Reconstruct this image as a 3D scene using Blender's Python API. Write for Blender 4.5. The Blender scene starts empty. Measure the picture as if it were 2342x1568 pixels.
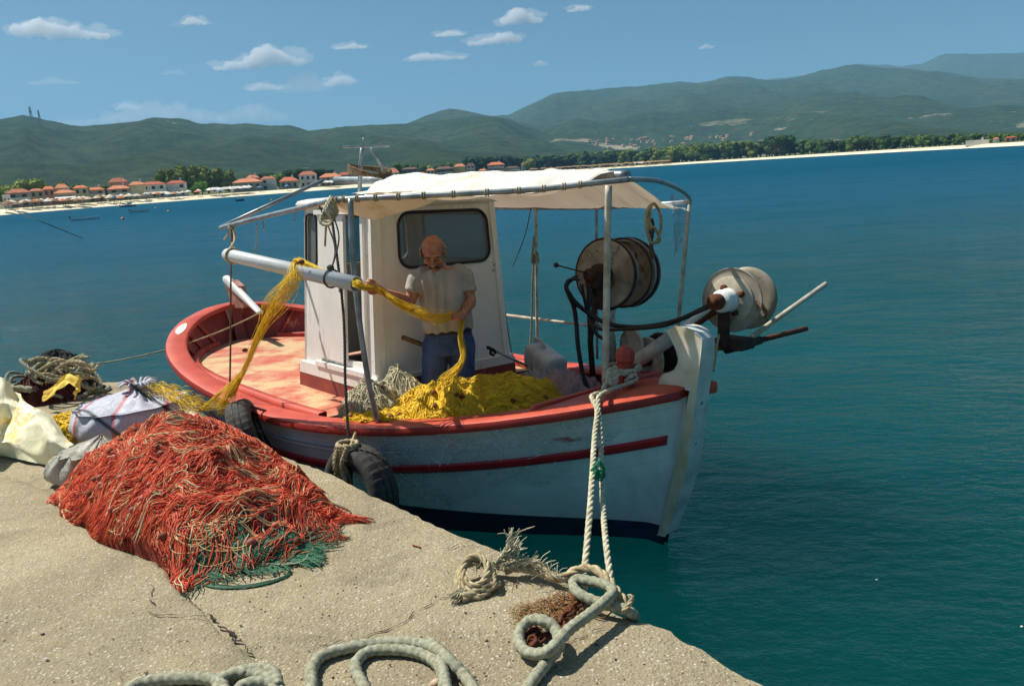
SKY_STRENGTH = .073
EXPOSURE = 0.55
HAZE = 1.3e-4
HZTOP = 800
HAZE_COL = (.32, .63, .95, 1)
SKY_AIR = .7; SKY_DUST = 1.2; SKY_OZ = 8
import bpy, math, random
import numpy as np
from mathutils import Vector, noise
random.seed(7)
SC = bpy.context.scene
COL = SC.collection
V3 = lambda *a: np.array(a, float)
# ------------------------------------------------------------ camera
F_PX, CAM_H, YH, SLOPE = 1780.96, 2.296, 393.97, -0.065
roll = math.atan(-SLOPE); pitch = math.atan((784-YH)*math.cos(roll)/F_PX)
cF = V3(0, math.cos(pitch), -math.sin(pitch)); u0 = V3(0, math.sin(pitch), math.cos(pitch)); r0 = V3(1, 0, 0)
cR = math.cos(roll)*r0-math.sin(roll)*u0; cU = math.sin(roll)*r0+math.cos(roll)*u0
CAM = V3(0, 0, CAM_H)
def ray(x, y): return cF+cR*(x-1171)/F_PX-cU*(y-784)/F_PX
def G(x, y, z=0.65):
    v = ray(x, y); return CAM+v*(z-CAM_H)/v[2]
def hor(x): return YH+SLOPE*(x-1171)
def FAR(x, y, d):
    v = ray(x, y); return CAM+v*d/math.hypot(v[0], v[1])
# boat frame: a = forward, n = towards the quay, z = up (slight heel)
yaw, heel = -0.835, 0.046
bO = V3(-3.248, 8.965, 0); bA = V3(math.cos(yaw), math.sin(yaw), 0); _n = V3(bA[1], -bA[0], 0)
bN = _n*math.cos(heel)+V3(0, 0, 1)*math.sin(heel); bZ = V3(0, 0, 1)*math.cos(heel)-_n*math.sin(heel)
BM = np.stack([bA, bN, bZ])
def M(a, n, z): return bO+a*bA+n*bN+z*bZ
def _bp(x, y, k, val):
    l0 = BM@(CAM-bO); lv = BM@ray(x, y); t = (val-l0[k])/lv[k]; return l0+t*lv
def BA(x, y, v): return M(*_bp(x, y, 0, v))
def BN(x, y, v): return M(*_bp(x, y, 1, v))
def BZ(x, y, v): return M(*_bp(x, y, 2, v))
def lin(c):
    c = c/255.0
    return c/12.92 if c <= .04045 else ((c+.055)/1.055)**2.4
def rgb(r, g, b, k=1.0): return (lin(r)*k, lin(g)*k, lin(b)*k, 1)
def nz(x, y, z=0.0): return noise.noise((x, y, z))
def fbm(x, y, z=0, o=4):
    s = 0; a = 1; f = 1
    for _ in range(o):
        s += a*noise.noise((x*f, y*f, z+f)); a *= .5; f *= 2.03
    return s
# ------------------------------------------------------------ materials
class NT:
    def __init__(s, name):
        s.m = bpy.data.materials.new(name); s.m.use_nodes = True; s.t = s.m.node_tree; s.N = s.t.nodes; s.L = s.t.links
        s.b = s.N['Principled BSDF']; s.tc = s.N.new('ShaderNodeTexCoord').outputs['Object']
    def noise(s, scale, det=4, rough=.55, sx=None, dist=0):
        n = s.N.new('ShaderNodeTexNoise'); n.inputs['Scale'].default_value = scale; n.inputs['Detail'].default_value = det
        n.inputs['Roughness'].default_value = rough; n.inputs['Distortion'].default_value = dist
        v = s.tc
        if sx is not None:
            mp = s.N.new('ShaderNodeMapping'); mp.inputs['Scale'].default_value = sx[:3]
            if len(sx) > 3: mp.inputs['Rotation'].default_value[2] = sx[3]
            s.L.new(v, mp.inputs[0]); v = mp.outputs[0]
        s.L.new(v, n.inputs['Vector']); return n.outputs['Fac']
    def vor(s, scale, out='Distance', feat='F1'):
        n = s.N.new('ShaderNodeTexVoronoi'); n.feature = feat; n.inputs['Scale'].default_value = scale
        s.L.new(s.tc, n.inputs['Vector']); return n.outputs[out]
    def ramp(s, fac, stops):
        r = s.N.new('ShaderNodeValToRGB'); e = r.color_ramp.elements
        while len(e) < len(stops): e.new(.5)
        for q, (p, c) in zip(e, stops):
            q.position = p; q.color = c if hasattr(c, '__len__') else (c, c, c, 1)
        s.L.new(fac, r.inputs[0]); return r.outputs[0]
    def mix(s, fac, a, b, mode='MIX'):
        n = s.N.new('ShaderNodeMix'); n.data_type = 'RGBA'; n.blend_type = mode
        for k, v in ((0, fac), (6, a), (7, b)):
            if hasattr(v, 'links'): s.L.new(v, n.inputs[k])
            else: n.inputs[k].default_value = v
        return n.outputs[2]
    def math(s, op, a, b=0.0):
        n = s.N.new('ShaderNodeMath'); n.operation = op
        for k, v in ((0, a), (1, b)):
            if hasattr(v, 'links'): s.L.new(v, n.inputs[k])
            else: n.inputs[k].default_value = v
        return n.outputs[0]
    def color(s, c):
        if hasattr(c, 'links'): s.L.new(c, s.b.inputs['Base Color'])
        else: s.b.inputs['Base Color'].default_value = c
    def bump(s, h, strength=.5, dist=.01):
        n = s.N.new('ShaderNodeBump'); n.inputs['Strength'].default_value = strength; n.inputs['Distance'].default_value = dist
        s.L.new(h, n.inputs['Height']); s.L.new(n.outputs[0], s.b.inputs['Normal']); return n
    def set(s, **k):
        for a, v in k.items():
            i = s.b.inputs[a.replace('_', ' ')]
            if hasattr(v, 'links'): s.L.new(v, i)
            else: i.default_value = v
def simple(name, c1, c2=None, scale=6, rough=.6, metal=0, lo=.35, hi=.65, bump=.3, bscale=None, bd=.004, chip=None, chipat=.66, chipscale=9, streak=None):
    t = NT(name); c2 = c2 or tuple(v*.7 for v in c1[:3])+(1,)
    f = t.noise(scale, 5)
    c = t.ramp(f, [(lo, c2), (hi, c1)])
    if chip:
        g = t.ramp(t.noise(chipscale, 8, .7), [(chipat-.015, 0.0), (chipat+.015, 1.0)])
        c = t.mix(g, c, chip)
    if streak:
        g = t.ramp(t.math('MULTIPLY', t.noise(1.0, 6, .7, (22, 22, 1.1)), t.noise(2.2, 3, .5)), [(.27, 0.0), (.42, streak[1])])
        c = t.mix(g, c, streak[0])
    t.color(c); t.set(Roughness=rough, Metallic=metal)
    if bump: t.bump(t.noise(bscale or scale*6, 6, .65), bump, bd)
    return t.m
MT = {}
MT['white_paint'] = simple('white_paint', rgb(246, 246, 242), rgb(226, 226, 220), 3, .45, chip=rgb(190, 184, 170), chipat=.76, bump=.25, bscale=14, bd=.004, streak=(rgb(176, 170, 150), .35))
MT['cabin_paint'] = simple('cabin_paint', rgb(247, 246, 240), rgb(232, 229, 220), 2.2, .4, chip=rgb(176, 150, 112), chipat=.665, chipscale=14, bump=.2, bscale=10, streak=(rgb(176, 160, 128), .45))
MT['stem_paint'] = simple('stem_paint', rgb(238, 232, 212), rgb(206, 186, 146), 4.5, .55, chip=rgb(150, 130, 100), chipat=.69, chipscale=16, bump=.5, bscale=30)
MT['stem_edge'] = simple('stem_edge_paint', rgb(222, 224, 220), rgb(186, 188, 184), 7, .55, chip=rgb(92, 86, 80), chipat=.64, chipscale=14, bump=.6, bscale=40)
MT['red_paint'] = simple('red_paint', rgb(208, 86, 60), rgb(184, 68, 48), 4, .5, chip=rgb(226, 196, 178), chipat=.675, chipscale=13, bump=.4, bscale=40)
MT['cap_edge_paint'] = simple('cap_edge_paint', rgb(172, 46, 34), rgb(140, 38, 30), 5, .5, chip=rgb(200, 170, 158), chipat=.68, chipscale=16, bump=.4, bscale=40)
MT['red_stripe'] = simple('red_stripe_paint', rgb(202, 26, 34), rgb(176, 24, 30), 6, .35, bump=.2, bscale=40)
MT['inner_red'] = simple('inner_red_paint', rgb(158, 70, 58), rgb(128, 56, 50), 3, .6, chip=rgb(196, 132, 112), chipat=.63, chipscale=6, bump=.3)
MT['blue_boot'] = simple('dark_blue_antifouling', rgb(30, 54, 80), rgb(22, 40, 58), 5, .6)
MT['pale_blue'] = simple('pale_blue_line', rgb(200, 214, 232), rgb(170, 186, 208), 8, .5)
MT['glass_dark'] = None
MT['pvc'] = simple('grey_white_plastic', rgb(224, 228, 232), rgb(206, 210, 212), 3, .35, chip=rgb(188, 170, 136), chipat=.68, chipscale=5, bump=.05)
MT['black'] = simple('black_rubber', rgb(30, 30, 30), rgb(18, 18, 18), 8, .5)
MT['galv'] = simple('galvanised_tube', rgb(170, 178, 180), rgb(120, 128, 132), 9, .4, .5, chip=rgb(110, 74, 46), chipat=.66, chipscale=12)
MT['post_paint'] = simple('weathered_white_tube', rgb(214, 208, 192), rgb(164, 150, 124), 11, .5, chip=rgb(112, 70, 42), chipat=.64, chipscale=14)
MT['rust'] = simple('rusty_iron', rgb(122, 66, 38), rgb(70, 40, 28), 14, .85, .2, bump=.8, bscale=60)
MT['rust_dark'] = simple('dark_rusty_iron', rgb(84, 62, 50), rgb(44, 36, 32), 14, .75, .3, bump=.8, bscale=60)
MT['rope_white'] = simple('cream_rope_fibre', rgb(218, 212, 184), rgb(168, 160, 134), 40, .9, bump=.5, bscale=260, bd=.002)
MT['rope_tan'] = simple('tan_rope_fibre', rgb(200, 186, 150), rgb(150, 132, 98), 40, .9, bump=.5, bscale=260, bd=.002)
MT['rope_green'] = simple('grey_green_rope_fibre', rgb(172, 172, 150), rgb(128, 128, 106), 60, .9, bump=.6, bscale=240, bd=.002)
MT['rope_dark'] = simple('dark_grey_cord', rgb(96, 94, 84), rgb(66, 64, 56), 40, .9)
MT['rope_brown'] = simple('brown_cord', rgb(126, 104, 78), rgb(84, 66, 48), 30, .9)
MT['net_red'] = simple('orange_red_netting', rgb(214, 66, 42), rgb(150, 36, 26), 22, .8, bump=1, bscale=90, bd=.01)
MT['net_red2'] = simple('bright_red_twine', rgb(236, 104, 68), rgb(220, 80, 52), 12, .75)
MT['net_red3'] = simple('dark_red_twine', rgb(206, 72, 48), rgb(164, 54, 38), 12, .8)
MT['net_pink'] = simple('faded_orange_twine', rgb(226, 146, 102), rgb(206, 118, 80), 12, .8)
MT['net_green'] = simple('green_netting', rgb(36, 98, 70), rgb(18, 64, 46), 18, .8)
MT['cord_cream'] = simple('cream_head_rope', rgb(222, 194, 146), rgb(176, 146, 96), 26, .85)
MT['float'] = simple('dull_pink_float', rgb(186, 96, 78), rgb(132, 66, 54), 20, .6)
MT['cork'] = simple('brown_cork_float', rgb(140, 76, 42), rgb(92, 44, 24), 30, .8)
MT['net_yellow'] = simple('yellow_netting', rgb(236, 196, 36), rgb(200, 158, 20), 14, .75, bump=1, bscale=70, bd=.008)
MT['net_yellow2'] = simple('bright_yellow_twine', rgb(246, 212, 54), rgb(226, 184, 30), 12, .75)
MT['net_white'] = simple('pale_green_grey_netting', rgb(204, 206, 180), rgb(148, 152, 130), 20, .8)
MT['net_maroon'] = simple('maroon_netting', rgb(104, 42, 40), rgb(60, 26, 28), 20, .85)
MT['skin'] = simple('sunburnt_skin', rgb(190, 134, 106), rgb(158, 102, 80), 22, .55, bump=.25, bscale=60, bd=.002)
MT['shirt'] = simple('grey_beige_cotton', rgb(180, 176, 170), rgb(160, 156, 148), 9, .9, bump=.5, bscale=30, bd=.008)
MT['jeans'] = simple('blue_denim', rgb(70, 94, 146), rgb(50, 70, 116), 12, .9, bump=.5, bscale=60, bd=.004)
MT['hair'] = simple('grey_hair', rgb(176, 170, 160), rgb(126, 118, 108), 60, .8)
MT['moustache'] = simple('dark_grey_moustache', rgb(62, 50, 42), rgb(40, 32, 28), 60, .8)
MT['sack'] = None
# ------------------------------------------------------------ mesh builder
class MB:
    def __init__(s): s.v = []; s.f = []; s.mi = []; s.cur = 0
    def face(s, idx): s.f.append(tuple(idx)); s.mi.append(s.cur)
    def add(s, vs, fs):
        o = len(s.v); s.v += [tuple(p) for p in vs]
        for f in fs: s.face([o+i for i in f])
    def box(s, c, size, ax=None, bev=0.0):
        ax = np.eye(3) if ax is None else ax
        hx, hy, hz = [q/2 for q in size]
        if bev <= 0:
            pts = [c+ax[0]*hx*i+ax[1]*hy*j+ax[2]*hz*k for i in (-1, 1) for j in (-1, 1) for k in (-1, 1)]
            s.add(pts, [(0, 1, 3, 2), (4, 6, 7, 5), (0, 4, 5, 1), (2, 3, 7, 6), (0, 2, 6, 4), (1, 5, 7, 3)]); return
        b = min(bev, hx*.9, hy*.9, hz*.9); n = 4; prof = []
        for q, (sx, sy) in enumerate(((1, 1), (-1, 1), (-1, -1), (1, -1))):
            for k in range(n):
                a = math.pi/2*q+math.pi/2*k/(n-1); prof.append((sx*(hx-b)+b*math.cos(a), sy*(hy-b)+b*math.sin(a)))
        rings = []
        for zz, sh in ((-hz, b), (-hz+b*.3, b*.3), (-hz+b, 0), (hz-b, 0), (hz-b*.3, b*.3), (hz, b)):
            rings.append([c+ax[0]*x*(1-sh/hx)+ax[1]*y*(1-sh/hy)+ax[2]*zz for x, y in prof])
        s.loft(rings, True, True)
    def loft(s, rings, closed=True, caps=False):
        o = len(s.v); m = len(rings[0])
        for r in rings: s.v += [tuple(p) for p in r]
        for i in range(len(rings)-1):
            for j in range(m if closed else m-1):
                k = (j+1) % m; s.face((o+i*m+j, o+i*m+k, o+(i+1)*m+k, o+(i+1)*m+j))
        if caps:
            s.face([o+j for j in range(m)][::-1]); s.face([o+(len(rings)-1)*m+j for j in range(m)])
    def tube(s, pts, r, sides=8, caps=True, twist=0.0, strands=3, depth=.0, closed=False, braid=False):
        pts = [np.array(p, float) for p in pts]; n = len(pts); rings = []; up = None; ph = 0
        for i, p in enumerate(pts):
            if closed: t = pts[(i+1) % n]-pts[i-1]
            else: t = pts[min(i+1, n-1)]-pts[max(i-1, 0)]
            L = np.linalg.norm(t); t = t/L if L > 1e-9 else V3(0, 0, 1)
            if up is None: up = np.cross(t, V3(0, 0, 1) if abs(t[2]) < .9 else V3(1, 0, 0))
            up = up-t*(up@t); q = np.linalg.norm(up); up = up/q if q > 1e-6 else np.cross(t, V3(.3, .5, .8)); w = np.cross(t, up)
            if i: ph += np.linalg.norm(p-pts[i-1])*twist
            rr = r[i] if hasattr(r, '__len__') else r; ring = []
            for j in range(sides):
                a = 2*math.pi*j/sides; k = rr*(1+depth*math.sin(a*4+ph)*math.sin(a*4-ph)) if braid else rr*(1-depth+depth*abs(math.sin((a*strands+ph)/2))**.7*1.3) if depth else rr
                ring.append(p+up*k*math.cos(a)+w*k*math.sin(a))
            rings.append(ring)
        if closed: rings.append(rings[0])
        s.loft(rings, True, caps and not closed)
    def laid(s, q, r, closed, ns=3, sides=7):
        n = len(q); up = None; ph = 0; st = [[] for _ in range(ns)]
        for i, p in enumerate(q):
            t = (q[(i+1) % n]-q[i-1]) if closed else (q[min(i+1, n-1)]-q[max(i-1, 0)]); t = t/(np.linalg.norm(t)+1e-12)
            if up is None: up = np.cross(t, V3(0, 0, 1) if abs(t[2]) < .9 else V3(1, 0, 0))
            up = up-t*(up@t); up = up/(np.linalg.norm(up)+1e-12); w = np.cross(t, up)
            if i: ph += np.linalg.norm(p-q[i-1])*2*math.pi/(7.5*r)
            for k in range(ns): a = ph+2*math.pi*k/ns; st[k].append(p+(up*math.cos(a)+w*math.sin(a))*r*.50)
        for k in range(ns): s.tube(st[k], r*.53, sides, closed=False)
    def rope(s, pts, r, step=None, n=15, closed=False, amp=0.0, braid=False):
        q = spline(pts, 12, closed); L = polylen(q+([q[0]] if closed else [])); m = max(6, int(L/(step or r*(.42 if braid else .8))))
        if closed: q = q+[q[0]]
        P_ = np.array(q); d = np.r_[0, np.cumsum(np.linalg.norm(np.diff(P_, axis=0), axis=1))]; t = np.linspace(0, d[-1], m+1)
        q = np.stack([np.interp(t, d, P_[:, k]) for k in range(3)], 1)
        if closed: q = q[:-1]
        q = list(q)
        if amp: q = [p+V3(nz(p[0]*9, p[1]*9, p[2]*9), nz(p[1]*9+5, p[2]*9, p[0]*9), nz(p[2]*9, p[0]*9+3, p[1]*9))*amp for p in q]
        if not braid:
            if closed: q = q+[q[0], q[1]]
            return s.laid(q, r, False)
        s.tube(q, r, 16 if braid else n, True, twist=(1.9/r if braid else 1.15/r), strands=3, depth=.15 if braid else .36, closed=closed, braid=braid)
    def ell(s, c, r, ax=None, nu=12, nv=8, fn=None):
        ax = np.eye(3) if ax is None else ax; o = len(s.v)
        r = r if hasattr(r, '__len__') else (r, r, r)
        def P(d):
            k = fn(d) if fn else 1.0; return c+(ax[0]*d[0]*r[0]+ax[1]*d[1]*r[1]+ax[2]*d[2]*r[2])*k
        s.v.append(tuple(P(V3(0, 0, -1))))
        for i in range(1, nv):
            ph = -math.pi/2+math.pi*i/nv
            for j in range(nu):
                th = 2*math.pi*j/nu; s.v.append(tuple(P(V3(math.cos(ph)*math.cos(th), math.cos(ph)*math.sin(th), math.sin(ph)))))
        s.v.append(tuple(P(V3(0, 0, 1)))); e = len(s.v)-1
        for j in range(nu):
            k = (j+1) % nu; s.face((o, o+1+k, o+1+j)); s.face((e, o+1+(nv-2)*nu+j, o+1+(nv-2)*nu+k))
            for i in range(nv-2): s.face((o+1+i*nu+j, o+1+i*nu+k, o+1+(i+1)*nu+k, o+1+(i+1)*nu+j))
    def disc(s, c, axis, r, thick, n=40, prof=None):
        axis = axis/np.linalg.norm(axis); u = np.cross(axis, V3(0, 0, 1)); u /= np.linalg.norm(u); w = np.cross(axis, u)
        prof = prof or [(0, -.5), (1, -.5), (1, .5), (0, .5)]
        s.loft([[c+axis*h*thick+(u*math.cos(2*math.pi*j/n)+w*math.sin(2*math.pi*j/n))*max(rr, .001)*r for j in range(n)] for rr, h in prof], True, True)
    def grid(s, nu, nv, fn, flip=False):
        o = len(s.v)
        for i in range(nu+1):
            for j in range(nv+1): s.v.append(tuple(fn(i/nu, j/nv)))
        for i in range(nu):
            for j in range(nv):
                q = (o+i*(nv+1)+j, o+(i+1)*(nv+1)+j, o+(i+1)*(nv+1)+j+1, o+i*(nv+1)+j+1); s.face(q[::-1] if flip else q)
    def build(s, name, mats, parent=None, smooth=True, **tags):
        loc = V3(*parent.location) if parent is not None else None
        base = loc
        if parent is not None and parent.parent is not None: base = loc+V3(*parent.parent.location)
        arr = np.array(s.v, float)
        if parent is not None:
            org = base
            while False: pass
        else: org = V3(*tags.pop('origin')) if 'origin' in tags else (V3(0, 0, 0) if tags.pop('world', False) else V3((arr[:, 0].min()+arr[:, 0].max())/2, (arr[:, 1].min()+arr[:, 1].max())/2, arr[:, 2].min()))
        me = bpy.data.meshes.new(name); me.from_pydata([tuple(p) for p in (arr-org)], [], s.f); 
        mats = mats if isinstance(mats, (list, tuple)) else [mats]
        for m in mats: me.materials.append(m)
        if len(mats) > 1: me.polygons.foreach_set('material_index', s.mi)
        me.polygons.foreach_set('use_smooth', [smooth]*len(me.polygons)); me.update()
        o = bpy.data.objects.new(name, me); COL.objects.link(o)
        if parent is not None: o.parent = parent
        else: o.location = Vector(org)
        for k, v in tags.items(): o[k] = v
        return o
def polylen(p): return sum(np.linalg.norm(np.array(p[i+1])-np.array(p[i])) for i in range(len(p)-1))
def spline(pts, n=8, closed=False):
    pts = [np.array(p, float) for p in pts]; out = []; m = len(pts)
    if m < 3 and not closed: return [pts[0]+(pts[1]-pts[0])*i/n for i in range(n+1)]
    for i in range(m if closed else m-1):
        g = (lambda k: pts[k % m]) if closed else (lambda k: pts[min(max(k, 0), m-1)])
        a, b, c, d = g(i-1), g(i), g(i+1), g(i+2)
        for k in range(n):
            t = k/n; out.append(.5*((2*b)+(-a+c)*t+(2*a-5*b+4*c-d)*t*t+(-a+3*b-3*c+d)*t**3))
    if not closed: out.append(pts[-1])
    return out
def lerp(a, b, f): return a+(b-a)*f
def sag(a, b, s, n=12): return [a+(b-a)*i/n-V3(0, 0, 1)*s*4*(i/n)*(1-i/n) for i in range(n+1)]
def thing(name, loc, label, cat, group=None, kind=None):
    o = bpy.data.objects.new(name, None); COL.objects.link(o); o.location = Vector(loc); o.empty_display_size = .2
    o['label'] = label; o['category'] = cat
    if group: o['group'] = group
    if kind: o['kind'] = kind
    return o
def ring2(c, ux, uy, rx, ry, n=16, p=2.0):
    out = []
    for j in range(n):
        a = 2*math.pi*j/n; cs, sn = math.cos(a), math.sin(a)
        out.append(c+ux*rx*math.copysign(abs(cs)**(2/p), cs)+uy*ry*math.copysign(abs(sn)**(2/p), sn))
    return out
# ------------------------------------------------------------ camera, sun, sky
cd = bpy.data.cameras.new('camera'); cam = bpy.data.objects.new('camera', cd); COL.objects.link(cam)
from mathutils import Matrix
cam.matrix_world = Matrix(((cR[0], cU[0], -cF[0], 0), (cR[1], cU[1], -cF[1], 0), (cR[2], cU[2], -cF[2], CAM_H), (0, 0, 0, 1)))
cd.sensor_width = 36; cd.lens = 36*F_PX/2342; cd.clip_start = .05; cd.clip_end = 60000; SC.camera = cam
SUN_EL = math.radians(56); SUN_DIR2 = V3(-.90, .436, 0)
S = V3(SUN_DIR2[0]*math.cos(SUN_EL), SUN_DIR2[1]*math.cos(SUN_EL), math.sin(SUN_EL))
ld = bpy.data.lights.new('sun', 'SUN'); ld.energy = 4.2; ld.angle = math.radians(.53); ld.color = (1, .94, .83)
lo = bpy.data.objects.new('sun', ld); COL.objects.link(lo); lo.rotation_euler = Vector(-S).to_track_quat('-Z', 'Y').to_euler(); lo.location = (-5, 5, 12)
W = bpy.data.worlds.new('World'); SC.world = W; W.use_nodes = True; wn = W.node_tree
sky = wn.nodes.new('ShaderNodeTexSky'); sky.sky_type = 'NISHITA'; sky.sun_disc = False; sky.sun_elevation = SUN_EL
sky.sun_rotation = math.atan2(S[0], S[1]); sky.air_density = SKY_AIR; sky.dust_density = SKY_DUST; sky.ozone_density = SKY_OZ
bg = wn.nodes['Background']; bg.inputs[1].default_value = SKY_STRENGTH
wb_ = wn.nodes.new('ShaderNodeMix'); wb_.data_type = 'RGBA'; wb_.blend_type = 'MULTIPLY'; wb_.inputs[0].default_value = 1; wb_.inputs[7].default_value = (.84, 1.0, .80, 1)
wn.links.new(sky.outputs[0], wb_.inputs[6]); wn.links.new(wb_.outputs[2], bg.inputs[0])
SC.view_settings.view_transform = 'Standard'; SC.view_settings.look = 'None'; SC.view_settings.exposure = EXPOSURE; SC.view_settings.gamma = 1
SC.cycles.max_bounces = 8; SC.cycles.diffuse_bounces = 3; SC.cycles.glossy_bounces = 3; SC.cycles.transmission_bounces = 4
SC.cycles.transparent_max_bounces = 16; SC.cycles.volume_bounces = 5; SC.cycles.caustics_reflective = False; SC.cycles.caustics_refractive = False
SC.cycles.use_denoising = True
# haze: one closed box of thin air round the camera and everything out to the far hills
if HAZE:
    t = NT('haze_air'); t.N.remove(t.b); pv = t.N.new('ShaderNodeVolumePrincipled')
    pv.inputs['Color'].default_value = HAZE_COL; pv.inputs['Density'].default_value = HAZE; pv.inputs['Anisotropy'].default_value = .0
    t.L.new(pv.outputs[0], t.N['Material Output'].inputs['Volume'])
    b = MB(); b.box(V3(0, 3650, HZTOP/2-.5), (15000, 8300, HZTOP+1)); hz = b.build('haze', t.m, None, False, kind='stuff', label='thin blue sea haze between the quay and the far hills', category='haze')
# ------------------------------------------------------------ water
t = NT('sea_water')
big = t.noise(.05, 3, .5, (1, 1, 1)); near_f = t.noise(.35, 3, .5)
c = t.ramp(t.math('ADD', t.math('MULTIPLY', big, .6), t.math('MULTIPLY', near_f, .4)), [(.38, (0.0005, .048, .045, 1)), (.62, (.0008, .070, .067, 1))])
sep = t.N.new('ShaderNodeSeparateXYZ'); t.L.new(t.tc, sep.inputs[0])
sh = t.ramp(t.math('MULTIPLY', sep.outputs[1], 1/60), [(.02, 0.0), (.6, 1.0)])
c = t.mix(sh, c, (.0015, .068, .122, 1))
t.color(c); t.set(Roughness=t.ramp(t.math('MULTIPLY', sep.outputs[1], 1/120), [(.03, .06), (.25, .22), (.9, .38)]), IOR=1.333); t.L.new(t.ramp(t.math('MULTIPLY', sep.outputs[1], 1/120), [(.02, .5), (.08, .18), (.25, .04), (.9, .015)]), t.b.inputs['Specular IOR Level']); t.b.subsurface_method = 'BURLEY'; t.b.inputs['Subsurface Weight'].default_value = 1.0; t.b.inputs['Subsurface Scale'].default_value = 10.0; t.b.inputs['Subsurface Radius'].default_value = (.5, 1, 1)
w1 = t.noise(1.3, 3, .6, (1.0, 1.9, 1, .5)); w2 = t.noise(5.0, 4, .65, (1.0, 1.6, 1, .3)); w3 = t.noise(.22, 2, .5, (1, 2.2, 1, .6))
patch = t.ramp(t.noise(.16, 3, .6, (1, 1.6, 1, .4)), [(.35, .45), (.65, 1.0)])
calm = t.ramp(t.math('MULTIPLY', sep.outputs[1], 1/22), [(.1, .5), (.6, 1.0)])
h = t.math('ADD', t.math('ADD', t.math('MULTIPLY', w1, .50), t.math('MULTIPLY', w2, .36)), t.math('MULTIPLY', w3, 1.2))
h = t.math('MULTIPLY', h, t.math('MULTIPLY', patch, calm))
t.bump(h, 1.0, .19)
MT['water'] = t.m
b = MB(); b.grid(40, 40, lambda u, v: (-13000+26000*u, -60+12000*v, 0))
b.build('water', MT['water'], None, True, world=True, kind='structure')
# ------------------------------------------------------------ far shore: sea / beach / land
SHX = [-900, -400, 0, 300, 600, 900, 1180, 1300, 1500, 1700, 1900, 2100, 2342, 2800, 3400]
SHD = [200, 212, 228, 275, 315, 380, 560, 660, 620, 560, 480, 420, 345, 250, 170]
def shd(x): return float(np.interp(x, SHX, SHD))
def dirx(x):
    v = ray(x, hor(x)); v = V3(v[0], v[1], 0); return v/np.linalg.norm(v)
def LAND(x, extra, z=None):
    d = shd(x)+extra; p = dirx(x)*d; p[2] = gz(extra) if z is None else z; return p
def gz(e): return 0.0 if e < 0 else (1.5*(1-math.exp(-e/9.0))+max(0, e-30)*.006)
t = NT('pale_beach_sand'); t.color(t.ramp(t.noise(.25, 6, .7), [(.35, rgb(222, 206, 172)), (.65, rgb(240, 228, 200))])); t.set(Roughness=.95); MT['sand'] = t.m
t = NT('scrub_ground'); t.color(t.ramp(t.noise(.05, 8, .7), [(.35, rgb(64, 78, 42)), (.6, rgb(110, 112, 70)), (.75, rgb(150, 138, 100))])); t.set(Roughness=.95); MT['scrub'] = t.m
b = MB(); es = [-6, 0, 3, 6, 10, 14, 18]
b.grid(150, len(es)-1, lambda u, v: LAND(-900+4300*u, es[round(v*(len(es)-1))]+(nz(u*60, 3)*1.5 if 0 < v < 1 else 0), -.8 if v == 0 else None), True)
b.build('beach', MT['sand'], None, True, world=True, kind='structure')
b = MB(); el = [17, 22, 30, 60, 120, 250, 500, 900, 1600, 3200]
b.grid(150, len(el)-1, lambda u, v: LAND(-900+4300*u, el[round(v*(len(el)-1))], gz(el[round(v*(len(el)-1))])+(.02 if v else -.05)), True)
b.build('ground', MT['scrub'], None, True, world=True, kind='structure')
# ------------------------------------------------------------ hills
def hillmat(name, g1, g2, pale, patch, low=None):
    t = NT(name); f = t.noise(.0035, 10, .68); f2 = t.noise(.03, 8, .75)
    c = t.ramp(f, [(.35, g1), (.62, g2)])
    c = t.mix(t.ramp(f2, [(.42, 0.0), (.62, .75)]), c, tuple(q*.35 for q in g1[:3])+(1,))
    c = t.mix(t.ramp(t.noise(.011, 9, .75), [(patch, 0.0), (patch+.03, 1.0)]), c, pale)
    if low:
        s = t.N.new('ShaderNodeSeparateXYZ'); t.L.new(t.tc, s.inputs[0])
        m = t.ramp(t.math('MULTIPLY', s.outputs[2], 1/400), [(.02, 0.0), (low[0], 1.0), (low[0]+.02, 1.0), (low[1], 0.0)])
        q = t.ramp(t.noise(.0045, 8, .7, (1, 1, 6)), [(.60, 0.0), (.62, .8)])
        c = t.mix(t.math('MULTIPLY', m, q), c, rgb(226, 204, 172))
    t.color(c); t.set(Roughness=1.0); t.b.inputs['Specular IOR Level'].default_value = .05
    t.bump(t.noise(.035, 9, .8), 1.0, 22)
    return t.m
def hill(name, sil, dc, d0, mat, seed, spur=.42, nu=300, nv=26, z0=1.5, back=.35):
    xs = [q[0] for q in sil]; ys = [q[1] for q in sil]; b = MB()
    def fn(u, v):
        x = xs[0]+(xs[-1]-xs[0])*u; y = float(np.interp(x, xs, ys)); H = max(2.0, (hor(x)-y)/F_PX*dc/(math.hypot(*ray(x, y)[:2])/1.0)*1.0)
        H += fbm(x*.03, seed)*H*.012
        if v <= .8: k = v/.8
        else: k = 1-(v-.8)/.2*back
        kk = v/.8; d = d0+(dc-d0)*kk
        s = max(0.0, k)**1.25
        z = H*s
        if v < .8:
            q = dirx(x)*d; w = dc*.16
            wx, wy = q[0]/w+seed, q[1]/w*.55+seed+nz(q[0]/w*.7, q[1]/w*.7)*.5
            rid = (1-abs(nz(wx, wy, seed))*2.4)*.55+(1-abs(nz(wx*2.1, wy*2.1, seed+4))*2.2)*.3+fbm(wx*4.3, wy*4.3, seed)*.16
            z += H*spur*(rid-.5)*math.sin(math.pi*kk)**.8*(.5+.5*kk)
            lim = H*kk**.62*1.02+2; z = min(z, lim)
        p = dirx(x)*d; p[2] = z0+max(z, -3); return p
    b.grid(nu, nv, fn, True)
    return b.build(name, mat, None, True, world=True, kind='structure')
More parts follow.
